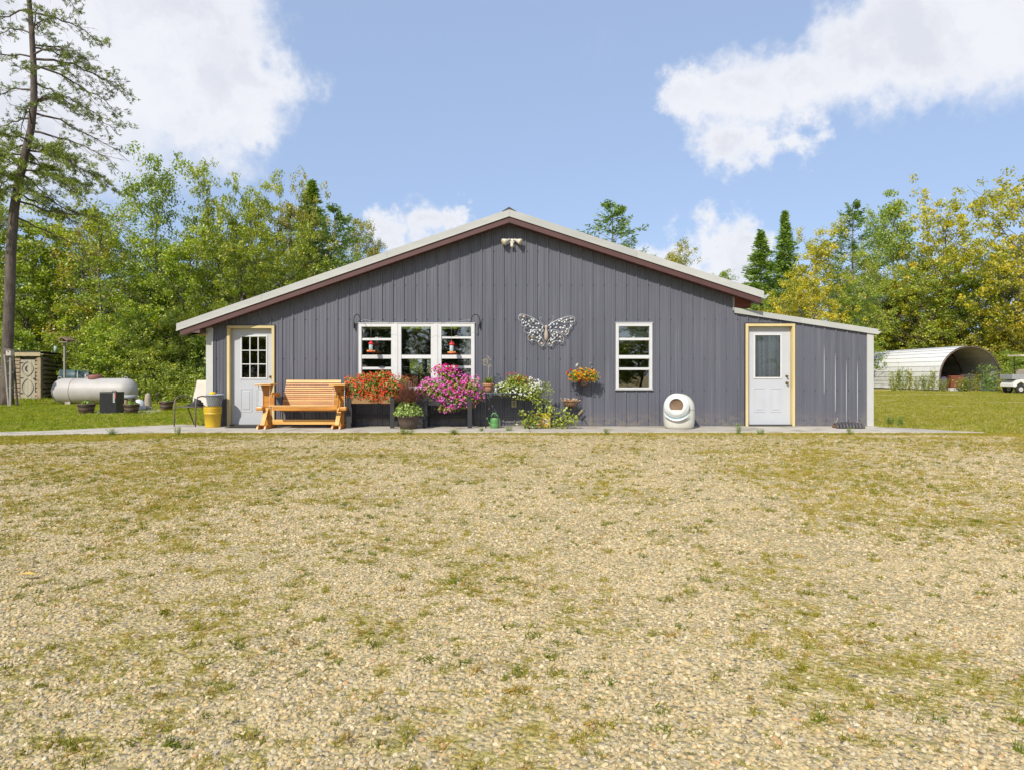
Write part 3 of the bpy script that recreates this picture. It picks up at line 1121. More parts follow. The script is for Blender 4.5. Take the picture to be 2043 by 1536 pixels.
# lean-to roof
lz = lambda x: 2.40 - (x - X_M) * (2.40 - 1.955) / (FX(1742) - X_M)
for (xa, xb) in ((X_M, 6.1), (6.1, FX(1750))):
    mb = MB()
    mb.prism([(xa + .0015, YW - .05, lz(xa) - .004), (xb - .0015, YW - .05, lz(xb) - .004), (xb - .0015, YW - .05, lz(xb) + .103), (xa + .0015, YW - .05, lz(xa) + .103)], (0, .04, 0))
    mb.prism([(xa + .0015, YW - .062, lz(xa) - .012), (xb - .0015, YW - .062, lz(xb) - .012), (xb - .0015, YW - .062, lz(xb) + .004), (xa + .0015, YW - .062, lz(xa) + .004)], (0, .05, 0))
    fix_normals(mb.build('rake_trim', M_trimw, house, HO))
mb = MB()
mb.prism([(X_M + .01, YW - .009, lz(X_M) + .075), (FX(1752), YW - .009, lz(FX(1752)) + .075), (FX(1752), YW - .009, lz(FX(1752)) + .10), (X_M + .01, YW - .009, lz(X_M) + .10)], (0, 11.5, 0))
fix_normals(mb.build('roof', MATS['roof_metal'], house, HO))
mb = MB()
ex = FX(1750)
mb.prism([(ex - .02, YW - .07, lz(ex) - .01), (ex + .045, YW - .07, lz(ex) + .035), (ex + .055, YW - .07, lz(ex) + .05), (ex + .0, YW - .07, lz(ex) + .06)], (0, 11, 0))
fix_normals(mb.build('gutter', M_trimw, house, HO))


# doors
def casing(parent, o, jl, jr, name='casing'):
    x0, x1, z0, z1 = o
    w = .058
    for (a, b) in (((x0 - .035, YW - .035, 0.0), (x0 + w - .035, YW + .10, z1 + .03 - w)), ((x1 - w + .035, YW - .035, 0.0), (x1 + .035, YW + .10, z1 + .03 - w)), ((x0 - .035, YW - .036, z1 + .03 - w + .001), (x1 + .035, YW + .10, z1 + .03))):
        MB().box(a, b).build(name, M_casing, parent, HO, bevel=.003)
    # dark flashing channel round the casing
    mb = MB()
    mb.box((x0 - .052, YW - .026, 0), (x0 - .036, YW + .01, z1 + .045))
    mb.box((x1 + .036, YW - .026, 0), (x1 + .050, YW + .01, z1 + .045))
    mb.box((x0 - .035, YW - .040, z1 + .031), (x1 + .035, YW + .01, z1 + .047))
    mb.build('flashing', mat('dark_flashing', (.035, .033, .035), .5), parent, HO)


def door(o, glass, nx, nz, panels, knobs, label, swing_dark=True):
    x0, x1, z0, z1 = o
    w = .023
    YD = YW + .085
    gx0, gx1, gz0, gz1 = glass
    mb = MB()
    lx0, lx1, lz0, lz1 = x0 + w + .004, x1 - w - .004, .03, z1 - .032
    th = .045
    mb.box((lx0, YD, lz0), (gx0, YD + th, lz1))
    mb.box((gx1, YD, lz0), (lx1, YD + th, lz1))
    mb.box((gx0, YD, lz0), (gx1, YD + th, gz0))
    mb.box((gx0, YD, gz1), (gx1, YD + th, lz1))
    d = mb.build('door', M_door, house, HO, label=label)
    casing(d, o, 0, 0)
    MB().box((x0 + w, YW - .03, .0), (x1 - w, YD + .03, .027)).build('threshold', mat('dark_threshold', (.05, .048, .045), .5), d, HO)
    mb = MB()   # moulding round the light
    f = .028
    for (a, b, c, e) in ((gx0 - f, gx0 + .004, gz0 - f, gz1 + f), (gx1 - .004, gx1 + f, gz0 - f, gz1 + f), (gx0 + .005, gx1 - .005, gz0 - f, gz0 + .004), (gx0 + .005, gx1 - .005, gz1 - .004, gz1 + f)):
        mb.box((a, YD - .014, c), (b, YD - .0005, e))
    mb.build('window_frame', M_vinyl, d, HO, bevel=.004)
    if nx > 1:
        for i in range(1, nx):
            xm = gx0 + (gx1 - gx0) * i / nx
            MB().box((xm - .009, YD - .010, gz0 + .005), (xm + .009, YD + .02, gz1 - .005)).build('muntin', M_vinyl, d, HO)
        for i in range(1, nz):
            zm = gz0 + (gz1 - gz0) * i / nz
            MB().box((gx0 + .005, YD - .0085, zm - .009), (gx1 - .005, YD + .0205, zm + .009)).build('muntin', M_vinyl, d, HO)
    for i in range(nx):
        for j in range(nz):
            a, b = gx0 + (gx1 - gx0) * i / nx, gx0 + (gx1 - gx0) * (i + 1) / nx
            c, e = gz0 + (gz1 - gz0) * j / nz, gz0 + (gz1 - gz0) * (j + 1) / nz
            MB().add([(a, YD + .012, c), (b, YD + .012, c), (b, YD + .012, e), (a, YD + .012, e)], [(0, 1, 2, 3)]).build('pane', M_doorglass, d, HO)
    for (a, b, c, e) in panels:
        mb = MB()
        t = .016
        for (p, q, r_, s) in ((a, a + t, c, e), (b - t, b, c, e), (a + t, b - t, c, c + t), (a + t, b - t, e - t, e)):
            mb.box((p, YD - .007, r_), (q, YD - .0003, s))
        mb.box((a + .05, YD - .008, c + .05), (b - .05, YD - .0003, e - .05))
        mb.build('door_panel', M_door, d, HO, bevel=.003)
    for (kx, kz, r) in knobs:
        MB().lathe((kx, YD, kz), [(r * 1.15, -.002), (r * 1.15, -.010), (r * .45, -.014), (r * .45, -.035), (r * .9, -.045), (r, -.060), (r * .75, -.074), (0, -.078)], 16, 'Y').build('door_knob', M_brass, d, HO)
    return d


def dpx(px, Y=14.585): return (px - CX) * Y / FPX
def dpz(py, Y=14.585): return CAMH + (HY - py) * Y / FPX


door(door_l, (dpx(482.5), dpx(531.5), dpz(754), dpz(672)), 3, 3,
     [(dpx(480), dpx(503), dpz(821), dpz(775)), (dpx(511), dpx(534), dpz(821), dpz(775))], [(dpx(540.5), dpz(752), .024)], 'white door with nine small panes')
door(door_r, (dpx(1506), dpx(1557), dpz(753), dpz(669)), 1, 1,
     [(dpx(1504), dpx(1526), dpz(822), dpz(774)), (dpx(1537), dpx(1559), dpz(822), dpz(774))], [(dpx(1569), dpz(750.5), .022), (dpx(1569.5), dpz(764), .026)], 'white door with lace curtain behind its single pane')

# lace curtain behind the right-hand door's glass
def lace_mat():
    m = bpy.data.materials.new('lace')
    m.use_nodes = True
    nt = m.node_tree
    nt.nodes.clear()
    out = nnode(nt, 'ShaderNodeOutputMaterial')
    tc = nnode(nt, 'ShaderNodeTexCoord')
    pos = tc.outputs['Object']
    sep = nnode(nt, 'ShaderNodeSeparateXYZ')
    nt.links.new(pos, sep.inputs[0])
    vo = nnode(nt, 'ShaderNodeTexVoronoi')
    vo.inputs['Scale'].default_value = 30
    nt.links.new(pos, vo.inputs['Vector'])
    flower = smooth(nt, vo.outputs['Distance'], .30, .45, 1, 0)
    low = smooth(nt, sep.outputs[2], dpz(700), dpz(745), 0.12, .95)
    rim = smooth(nt, sep.outputs[2], dpz(678), dpz(671), 0, .8)
    f = mth(nt, 'ADD', mth(nt, 'MULTIPLY', flower, mth(nt, 'MAXIMUM', low, rim)), .78, clamp=True)
    fold = mth(nt, 'SINE', mth(nt, 'MULTIPLY', sep.outputs[0], 62.0))
    f = mth(nt, 'ADD', f, mth(nt, 'MULTIPLY', fold, .22), clamp=True)
    f = mth(nt, 'SUBTRACT', f, .16, clamp=True)
    d = nnode(nt, 'ShaderNodeBsdfDiffuse')
    d.inputs['Color'].default_value = (.88, .91, .89, 1)
    t = nnode(nt, 'ShaderNodeBsdfTransparent')
    mx = nnode(nt, 'ShaderNodeMixShader')
    nt.links.new(f, mx.inputs[0])
    nt.links.new(t.outputs[0], mx.inputs[1])
    nt.links.new(d.outputs[0], mx.inputs[2])
    nt.links.new(mx.outputs[0], out.inputs['Surface'])
    return m


def curtain(px0, px1, py0, py1, Y, waves, amp, m, name, par=None, label=None, cat=None):
    n = 60
    vs, fs = [], []
    for i in range(n + 1):
        t = i / n
        xx = FX(px0 + (px1 - px0) * t, Y)
        yy = Y + amp * math.sin(t * waves * 2 * PI) + amp * .5 * math.sin(t * waves * 3.7 + 1)
        vs += [(xx, yy, FZ(py1, Y)), (xx, yy, FZ(py0, Y))]
    for i in range(n):
        fs.append((2 * i, 2 * i + 2, 2 * i + 3, 2 * i + 1))
    mb = MB().add(vs, fs, True)
    org = Vector((FX((px0 + px1) / 2, Y), Y, FZ(py1, Y)))
    if par is None:
        o = mb.build(name, m, None, org)
        tag(o, label, cat)
    return o


curtain(1503, 1560, 666, 756, 14.73, 5, .04, lace_mat(), 'lace_curtain', label='sheer white lace curtain hanging behind the glass of the right door', cat='curtain')
# lace texture uses object coordinates: shift heights accordingly
_lc = bpy.data.objects['lace_curtain']
for n_ in _lc.data.materials[0].node_tree.nodes:
    if n_.type == 'MAP_RANGE' and n_.inputs['From Min'].default_value > .9:
        n_.inputs['From Min'].default_value -= _lc.location.z
        n_.inputs['From Max'].default_value -= _lc.location.z


# windows
def window(o, units, label):
    """units: list of (px0, px1, rails[(py0,py1)...], glass top py, glass bottom py)"""
    x0, x1, z0, z1 = o
    mb = MB()
    ux = [x0] + [v for u in units for v in (FX(u[0]), FX(u[1]))] + [x1]
    for i in range(0, len(ux), 2):
        a, b = ux[i], ux[i + 1]
        if 0 < i < len(ux) - 2:      # mullion: two jambs with a cover strip
            mb.box((a, YW - .040, z0 + .001), (b, YW + .06, z1 - .001))
            mid = (a + b) / 2
            mb.box((mid - .035, YW - .052, z0 + .002), (mid + .035, YW - .041, z1 - .002))
        else:
            mb.box((a, YW - .040, z0 + .001), (b, YW + .06, z1 - .001))
    for i, u in enumerate(units):
        mb.box((FX(u[0]) + .0005, YW - .039, FZ(u[3])), (FX(u[1]) - .0005, YW + .06, z1 - .002))
        mb.box((FX(u[0]) + .0005, YW - .039, z0 + .002), (FX(u[1]) - .0005, YW + .06, FZ(u[4])))
    w = mb.build('window', M_vinyl, house, HO, bevel=.004, label=label)
    MB().box((x0 - .012, YW - .055, z0 - .02), (x1 + .012, YW + .0, z0 - .001)).build('sill', M_vinyl, w, HO, bevel=.003)
    MB().box((x0 - .012, YW - .050, z1 + .001), (x1 + .012, YW + .0, z1 + .014)).build('head_trim', M_vinyl, w, HO, bevel=.003)
    for u in units:
        prev = u[3]
        for j, (r0, r1) in enumerate(list(u[2]) + [(u[4], u[4])]):
            a, b, c, e = FX(u[0]), FX(u[1]), FZ(r0), FZ(prev)
            yy = YW + (.012 if j < len(u[2]) / 2 + .5 else .026)
            MB().add([(a, yy, c), (b, yy, c), (b, yy, e), (a, yy, e)], [(0, 1, 2, 3)]).build('pane', M_glass, w, HO)
            if r1 > r0:
                thin = (r1 - r0) < 6
                MB().box((a + .001, YW - (.012 if thin else .028), FZ(r1)), (b - .001, YW + (.03 if thin else .05), FZ(r0))).build('sash_rail', M_vinyl, w, HO, bevel=.003)
            prev = r1
        if len(u[2]) > 1:
            xm = (FX(u[0]) + FX(u[1])) / 2
            MB().box((xm - .03, YW - .022, FZ(u[2][0][0]) + .001), (xm + .03, YW + .0, FZ(u[2][0][0]) + .016)).build('sash_lock', M_vinyl, w, HO, bevel=.003)
    return w


window(win_c, [(722, 781, [(675, 679.5), (708.5, 716), (732.5, 737.5)], 652.5, 771),
               (801, 860, [(708.5, 716)], 652.5, 771),
               (881, 940, [(672, 676), (708.5, 716), (730, 735)], 652.5, 771)], 'triple window in one white frame')
window(win_r, [(1234, 1295, [(674.5, 679.5), (709, 716), (733.5, 738.5)], 651.5, 773)], 'tall single window in a white frame')


# things seen behind the glass
def small_box(name, label, cat, px0, px1, py0, py1, Y, d, m, bevel=.004):
    org = Vector((FX((px0 + px1) / 2, Y), Y, FZ(py1, Y)))
    o = MB().box((FX(px0, Y), Y, FZ(py1, Y)), (FX(px1, Y), Y + d, FZ(py0, Y))).build(name, m, None, org, bevel=bevel)
    return tag(o, label, cat)


M_cloth = mat('white_curtain_cloth', (.55, .56, .54), .9)
curtain(925, 939, 648, 738, 14.75, 3, .012, M_cloth, 'curtain', label='narrow white curtain gathered at the right side of the triple window', cat='curtain')
small_box('roller_blind', 'pale roller blind drawn a little way down inside the single window', 'blind', 1230, 1300, 648, 676, 14.72, .012, mat('blind_cloth', (.52, .57, .54), .8))


# ---------------------------------------------------------------- trees
def quads_from(C, U, V):
    n = len(C)
    vs = np.empty((n, 4, 3), np.float32)
    vs[:, 0] = C - U
    vs[:, 1] = C + V
    vs[:, 2] = C + U
    vs[:, 3] = C - V
    return vs.reshape(-1, 3), np.arange(n * 4, dtype=np.int32).reshape(-1, 4)


def unit(a):
    return a / np.maximum(np.linalg.norm(a, axis=1, keepdims=True), 1e-9)


def leaf_cloud(g, centers, rads, tints, per, size, zflat=.75, up=.35, jit=.28):
    C0 = np.repeat(np.array(centers, float), per, axis=0)
    r = np.repeat(np.array(rads, float), per)
    n = len(C0)
    off = unit(g.normal(size=(n, 3))) * (g.random(n) ** .5)[:, None] * r[:, None]
    off[:, 2] *= zflat
    C = C0 + off
    N = unit(unit(off) * .5 + g.normal(size=(n, 3)) * .7 + np.array([0, 0, up]))
    T = unit(np.cross(N, g.normal(size=(n, 3))))
    B = np.cross(N, T)
    s = size * g.uniform(.6, 1.3, n)[:, None]
    tint = np.clip(np.repeat(np.array(tints, float), per) + g.normal(size=n) * jit, 0, 1)
    return C, T * s, B * s * .62, tint


def decid(seed, H=12.0, W=6.0, base=.25, nprim=26, nclump=9, per=42, leaf=.085, shape='oval', lean=.2, trunk_m=None, trunk_r=.14, gap=0.0, clr=(.34, .58)):
    g = np.random.default_rng(seed)
    rr = random.Random(seed)
    tp, tr = [], []
    x = y = 0.0
    n = 9
    for i in range(n + 1):
        t = i / n
        tp.append(Vector((x, y, t * H * .93)))
        tr.append(trunk_r * (1 - t) ** .8 + .012)
        x += rr.uniform(-lean, lean)
        y += rr.uniform(-lean, lean)
    mb = MB()
    mb.tube(tp, tr, 8)

    def at(t):
        f = t * n
        i = min(int(f), n - 1)
        return tp[i].lerp(tp[i + 1], f - i)
    cc, cr, ct = [], [], []
    az = rr.random() * 6
    for k in range(nprim):
        t = base + (1 - base) * ((k + rr.random() * .9) / nprim)
        u = (t - base) / (1 - base)
        if shape == 'oval': pr = math.sin(PI * min(1, .14 + .80 * u)) ** .7
        elif shape == 'cone': pr = (1 - u) ** .75 + .1
        elif shape == 'vase': pr = .45 + .75 * math.sin(PI * min(1, u * .85 + .1)) * u ** .4
        else: pr = math.sqrt(max(0, 1 - (u * .96) ** 2.4)) + .06
        L = W / 2 * pr * rr.uniform(.65, 1.12)
        az += 2.4 + rr.uniform(-.5, .5)
        el = rr.uniform(.25, .75) + u * .45
        d = Vector((math.cos(az) * math.cos(el), math.sin(az) * math.cos(el), math.sin(el)))
        s = at(min(t * .93, .99))
        L2 = L / max(.45, math.cos(el))
        pts = [s]
        for q in range(1, 5):
            dd = d + Vector((rr.uniform(-.2, .2), rr.uniform(-.2, .2), -.1 * q * .5))
            pts.append(pts[-1] + dd.normalized() * L2 / 4)
        mb.tube(pts, [max(.008, trunk_r * .36 * (1 - .7 * u)) * (1 - .22 * q) for q in range(5)], 5, cap=False)
        for c in range(nclump):
            f = rr.uniform(.28, 1.02) * 4
            i = min(int(f), 3)
            p = pts[i].lerp(pts[i + 1], f - i)
            sp = L * .30 + .15
            q = p + Vector((rr.uniform(-sp, sp), rr.uniform(-sp, sp), rr.uniform(-sp * .7, sp * .8)))
            if rr.random() < gap: continue
            mb.tube([p, p.lerp(q, .5) + Vector((0, 0, .05)), q], [.011, .008, .004], 3, cap=False)
            cc.append(tuple(q))
            cr.append(rr.uniform(*clr))
            ct.append(rr.gauss(.42, .2))
    # leader clumps
    for c in range(6):
        q = tp[-1] + Vector((rr.uniform(-.3, .3), rr.uniform(-.3, .3), rr.uniform(-.5, .55) * (H / 12)))
        cc.append(tuple(q)); cr.append(.32); ct.append(.5)
    C, U, V, tint = leaf_cloud(g, cc, cr, ct, per, leaf)
    vs, qs = quads_from(C, U, V)
    crown = fast_mesh('crown', vs, qs, M_leaf, {'tint': tint})
    me = bpy.data.meshes.new('trunk')
    me.from_pydata(mb.v, [], mb.f)
    me.polygons.foreach_set('use_smooth', mb.s)
    me.materials.append(trunk_m or M_barkgrey)
    rad = np.hypot(vs[:, 0], vs[:, 1])
    return dict(crown=crown, trunk=me, H=float(np.percentile(vs[:, 2], 99.7)), W=2 * float(np.percentile(rad, 95)))


def conifer(seed, H=12.0, W=4.5, base=.08, rows=38, per_b=7, kind='spruce', nper=46):
    g = np.random.default_rng(seed)
    rr = random.Random(seed)
    mb = MB()
    mb.tube([Vector((0, 0, 0)), Vector((.05, 0, H * .5)), Vector((0, .03, H))], [.16, .09, .01], 7)
    Cs, Us, Vs, Ts = [], [], [], []
    for k in range(rows):
        nb = per_b if kind == 'spruce' else max(3, per_b - 2)
        for b in range(nb):
            u = min(.985, (k + rr.random() * 1.6) / rows)
            z = H * (base + (1 - base) * u)
            az = rr.uniform(0, 2 * PI)
            L = W / 2 * ((1 - u) ** .9 + .02) * rr.uniform(.45, 1.2)
            if kind == 'pine':
                L = W / 2 * (math.sin(PI * min(1, .25 + .72 * u)) ** .8) * rr.uniform(.5, 1.1)
            rise = (-.18 if kind == 'spruce' else .28)
            pts = []
            for q in range(5):
                f = q / 4
                pts.append(Vector((math.cos(az) * L * f, math.sin(az) * L * f, z + L * (rise * f + (.22 if kind == 'spruce' else .10) * f * f))))
            mb.tube(pts, [.022 * (1 - u) + .008, .018 * (1 - u) + .007, .013, .009, .004], 3, cap=False)
            m = int(nper * (.35 + .65 * L / (W / 2)))
            f = g.uniform(.12 if kind == 'spruce' else .4, 1.03, m)
            A = np.array([tuple(p) for p in pts])
            idx = np.minimum((f * 4).astype(int), 3)
            fr = f * 4 - idx
            base_p = A[idx] * (1 - fr)[:, None] + A[idx + 1] * fr[:, None]
            side = np.array([-math.sin(az), math.cos(az), 0.0])
            fw = np.array([math.cos(az), math.sin(az), 0.1])
            sp = (1.05 - f) * L * .35 + .09
            lat = g.uniform(-1, 1, m)
            C = base_p + side * (lat * sp)[:, None] + np.array([0, 0, 1.0]) * (g.normal(size=m) * .11 - abs(lat) * .06)[:, None]
            dirv = unit(side * (np.sign(lat) * g.uniform(.2, 1, m))[:, None] + fw * g.uniform(.3, 1.2, m)[:, None] + g.normal(size=(m, 3)) * .35)
            nn = unit(g.normal(size=(m, 3)) + np.array([0, 0, .8]))
            vv = unit(np.cross(dirv, nn))
            ln = g.uniform(.09, .17, m)[:, None] * (1.0 if kind == 'spruce' else 1.0)
            Cs.append(C); Us.append(dirv * ln); Vs.append(vv * ln * .30)
            Ts.append(np.clip(rr.gauss(.45, .2) + g.normal(size=m) * .22, 0, 1))
    vs, qs = quads_from(np.concatenate(Cs), np.concatenate(Us), np.concatenate(Vs))
    crown = fast_mesh('crown', vs, qs, M_needle, {'tint': np.concatenate(Ts)})
    me = bpy.data.meshes.new('trunk')
    me.from_pydata(mb.v, [], mb.f)
    me.polygons.foreach_set('use_smooth', mb.s)
    me.materials.append(M_barkgrey)
    return dict(crown=crown, trunk=me, H=H, W=W)


V = {  # crown and trunk meshes shared by the trees
    'aspen0': decid(11, 12, 4.6, .30, 26, 10, 36, .075, 'oval', .2, M_barkpale, .12, .15),
    'aspen1': decid(12, 12, 4.2, .38, 26, 9, 42, .075, 'round', .22, M_barkpale, .11, .12),
    'aspen2': decid(13, 12, 5.0, .22, 30, 10, 40, .075, 'cone', .14, M_barkpale, .12, .15),
    'broad0': decid(21, 12, 8.0, .16, 34, 11, 42, .092, 'round', .3, M_barkgrey, .17, .10),
    'broad1': decid(22, 12, 7.5, .12, 34, 11, 42, .092, 'oval', .3, M_barkgrey, .17, .12),
    'broad2': decid(23, 12, 8.4, .20, 32, 11, 42, .097, 'vase', .3, M_barkgrey, .19, .12),
    'broad3': decid(24, 12, 7.0, .10, 34, 11, 42, .09, 'round', .28, M_barkgrey, .15, .10),
    'airy0': decid(31, 12, 5.4, .26, 24, 8, 30, .08, 'oval', .35, M_barkgrey, .10, .28),
    'bush0': decid(41, 4, 4.6, .04, 26, 11, 46, .07, 'round', .15, M_barkgrey, .05, 0, (.26, .46)),
    'bush1': decid(42, 4, 5.0, .02, 26, 11, 46, .075, 'oval', .2, M_barkgrey, .05, .05, (.26, .46)),
    'spruce0': conifer(51, 12, 5.2, .08, 40, 9, 'spruce', 60),
    'spruce1': conifer(52, 12, 4.4, .05, 44, 9, 'spruce', 56),
    'pine0': conifer(53, 12, 5.4, .25, 26, 7, 'pine', 60),
}
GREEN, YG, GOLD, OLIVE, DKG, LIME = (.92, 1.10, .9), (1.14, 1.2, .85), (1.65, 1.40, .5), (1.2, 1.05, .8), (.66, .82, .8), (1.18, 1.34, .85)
TREE_N = [0]


def tree(kind, px, top, Y, W, colr, label, name=None, cat='tree', group=None, rz=None, X=None):
    v = V[kind]
    H = CAMH + (HY - top) * Y / FPX - GZ if top is not None else v['H']
    x = FX(px, Y) if X is None else X
    TREE_N[0] += 1
    rz = (TREE_N[0] * 2.39996) % 6.283 if rz is None else rz
    nm = name or {'a': 'aspen_tree', 'b': 'broadleaf_tree', 's': 'spruce_tree', 'p': 'pine_tree'}[kind[0]]
    if kind.startswith('bush'): nm = name or 'bush'
    root = thing(nm, label, cat, (x, Y, GZ - .03), rz, group)
    sxy = W / v['W']
    root.scale = (sxy, sxy, H / v['H'])
    for part in ('trunk', 'crown'):
        o = bpy.data.objects.new(part, v[part])
        col.objects.link(o)
        o.parent = root
        if part == 'crown':
            o.color = tuple(colr) + (1,)
    return root


# left wood, front to back
tree('aspen1', 312, 308, 36, 4.2, GREEN, 'tall slim aspen with a pale trunk rising above the tank, left of the maples')
tree('broad0', 432, 322, 36.5, 4.8, YG, 'tall broad tree with the highest crown just left of the house roof')
tree('broad3', 522, 334, 37.5, 4.2, YG, 'yellow green tree in the middle of the group over the left roof slope')
tree('broad1', 590, 352, 39, 3.8, OLIVE, 'slim olive tree beside the dark spruce over the left roof slope')
tree('spruce0', 622, 362, 43, 8.0, (1.35, 1.4, 1.1), 'pointed dark spruce showing above the left roof slope')
tree('pine0', 668, 415, 42, 5.6, (1.1, 1.2, 1.0), 'small pine with upturned tips right of the pointed spruce')
tree('aspen0', 706, 436, 46, 3.2, OLIVE, 'slim brownish aspen above the left roof slope near the white cloud')
tree('aspen1', 751, 458, 47, 2.6, OLIVE, 'smallest aspen top peeping over the left roof slope')
tree('broad2', 480, 420, 34, 6.0, YG, 'wide leafy tree filling the space behind the left eave')
tree('broad1', 380, 440, 35, 5.6, LIME, 'bright green tree between the slim aspen and the left eave')
tree('broad0', 580, 455, 36, 5.0, YG, 'dense tree standing close behind the left roof slope')
tree('broad3', 660, 500, 40, 5.0, GREEN, 'low round tree behind the roof below the small pine')
tree('airy0', 232, 395, 33, 4.6, YG, 'thin tree with a bare straight stem behind the tank')
tree('aspen0', 200, 420, 37, 4.4, LIME, 'leafy aspen behind the bird feeder post')
tree('airy0', 150, 405, 34, 4.8, (1.35, 1.05, .7), 'sparse tree with some orange leaves behind the log outhouse')
tree('aspen2', 118, 430, 38, 5.2, GREEN, 'full aspen between the big pine and the sparse orange-tinged tree')
tree('broad2', 60, 410, 36, 6.0, LIME, 'light green tree behind the trunk of the big pine')
tree('aspen1', -10, 380, 35, 5.0, YG, 'aspen at the left edge behind the big pine')
tree('broad1', 270, 520, 34, 5.4, GREEN, 'shaded tree behind the right end of the tank')
tree('spruce1', 345, 500, 39, 3.6, (1, 1.1, 1), 'dark spruce half hidden right of the pale aspen trunk')
tree('spruce0', 180, 560, 37, 4.0, (.9, 1, .9), 'dark low spruce in the shade behind the tank')
tree('spruce1', 90, 520, 40, 4.0, (.9, 1, .9), 'dark spruce in the shade behind the outhouse')
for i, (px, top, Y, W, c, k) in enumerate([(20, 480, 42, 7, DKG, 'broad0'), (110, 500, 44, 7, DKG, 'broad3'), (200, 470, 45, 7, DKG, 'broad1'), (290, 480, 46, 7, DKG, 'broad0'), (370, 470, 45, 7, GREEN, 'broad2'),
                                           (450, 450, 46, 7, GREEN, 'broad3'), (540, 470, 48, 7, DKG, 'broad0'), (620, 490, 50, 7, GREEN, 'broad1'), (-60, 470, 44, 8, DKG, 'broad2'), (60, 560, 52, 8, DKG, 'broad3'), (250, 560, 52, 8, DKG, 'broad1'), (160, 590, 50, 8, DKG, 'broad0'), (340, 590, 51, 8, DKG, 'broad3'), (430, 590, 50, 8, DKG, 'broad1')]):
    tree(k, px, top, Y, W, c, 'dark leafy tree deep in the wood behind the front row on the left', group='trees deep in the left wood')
B = [(20, 640, 31.5, 3.6, LIME, 'bush1', 'low green bush behind the birdhouse at the left edge'), (196, 600, 33, 4.2, YG, 'bush0', 'sunlit yellow green bush behind the tank and feeder post'),
     (250, 640, 30.5, 3.4, LIME, 'bush1', 'rounded bright bush behind the red tank lid'), (300, 590, 31.5, 4.0, LIME, 'bush0', 'tall bright bush below the pale aspen trunk'),
     (355, 610, 31, 3.8, YG, 'bush1', 'sunlit bush left of the house corner and above the garden chair'), (400, 625, 30.5, 3.2, GREEN, 'bush0', 'green bush under the left eave of the house'),
     (110, 615, 38, 5.0, GREEN, 'bush0', 'shaded bush right behind the outhouse roof'), (320, 680, 29.5, 3.0, YG, 'bush1', 'low leafy bush behind the shepherd hook'), (215, 690, 30, 3.0, GREEN, 'bush0', 'low dark bush directly behind the tank'),
     (440, 600, 32, 4.4, YG, 'bush1', 'bush behind the house corner by the nine-pane door')]
for (px, top, Y, W, c, k, lab) in B:
    tree(k, px, top, Y, W, c, lab, cat='bush')
for i, (X, Y, H, W, c, k) in enumerate([(-38, 37, 12, 8, YG, 'broad1'), (-44, 33, 12, 8, GREEN, 'broad3'), (-50, 36, 13, 8, YG, 'aspen0'), (-46, 26, 11, 8, LIME, 'broad0'), (-40, 42, 13, 8, GREEN, 'aspen2'), (-55, 28, 12, 8, YG, 'broad2'), (-34, 31.5, 5, 5, LIME, 'bush0'), (-40, 30, 5, 5, YG, 'bush1'), (-60, 22, 12, 9, GREEN, 'broad3'), (-52, 18, 11, 8, YG, 'broad1'), (-60, 12, 12, 9, YG, 'broad0')]):
    t = tree(k, 0, None, Y, W, c, 'tree where the left wood goes on beyond the edge of the photo', group='trees beyond the left edge', X=X)
    t.scale[2] = H / V[k]['H']
for i, (X, Y, H, W, c, k) in enumerate([(47, 54, 15, 9, GOLD, 'broad2'), (53, 50, 14, 9, YG, 'broad0'), (58, 44, 14, 9, GREEN, 'broad3'), (60, 36, 13, 9, GOLD, 'broad1'), (62, 28, 13, 9, YG, 'broad0')]):
    t = tree(k, 0, None, Y, W, c, 'tree where the right wood goes on beyond the edge of the photo', group='trees beyond the right edge', X=X)
    t.scale[2] = H / V[k]['H']
# behind the house
tree('pine0', 1222, 405, 60, 8.0, (1.1, 1.25, .9), 'pine top standing alone above the right roof slope')
tree('aspen1', 1346, 482, 62, 4.0, OLIVE, 'small round treetop over the right roof slope near the white cloud')
tree('aspen0', 1440, 540, 60, 3.6, GREEN, 'tip of a tree barely clearing the right roof slope')
# right side
tree('spruce0', 1518, 462, 56, 8.5, (1.4, 1.5, 1.2), 'dark spruce with a ragged edge at the right end of the roof')
tree('spruce1', 1566, 422, 58, 7.0, (1.4, 1.5, 1.3), 'tallest pointed spruce right of the roof end')
tree('broad3', 1640, 436, 50, 5.6, GOLD, 'golden tree between the spruces and the bare-stemmed pine')
tree('pine0', 1702, 408, 57, 6.5, (.95, 1.1, .85), 'flat-topped dark pine with a bare stem among golden trees')
tree('aspen2', 1790, 380, 68, 7.5, GREEN, 'tall pale green aspen in the middle of the right wood')
tree('airy0', 1745, 410, 66, 5, GREEN, 'thin leafy top left of the tall pale green aspen')
tree('broad2', 1896, 348, 67, 9.5, (1.6, 1.36, .5), 'large golden oak rising behind the arched shelter')
tree('broad1', 2036, 338, 56, 10.5, (1.5, 1.3, .5), 'tallest yellow green oak at the right edge of the photo')
tree('broad0', 1985, 470, 67, 9.5, GOLD, 'bright golden tree low at the right edge below the tall oak')
tree('broad3', 1840, 480, 67, 9.5, GOLD, 'golden leafy tree left of the arched shelter mouth')
tree('broad1', 1765, 530, 66, 8, (1.8, 1.38, .5), 'yellowing tree above the lean-to corner')
tree('broad0', 1590, 540, 49, 5.2, (1.7, 1.38, .5), 'yellow green tree just above the lean-to roof')
tree('broad3', 1690, 560, 52, 5.2, GREEN, 'mid green tree above the middle of the lean-to roof')
tree('aspen0', 1730, 500, 54, 4.4, YG, 'light green aspen below the flat-topped pine')
tree('broad2', 2120, 400, 50, 8.0, (1.6, 1.3, .5), 'yellow green tree leaning in from beyond the right edge')
tree('broad1', 1540, 570, 54, 5.0, GREEN, 'green tree beside the gutter end of the main roof')
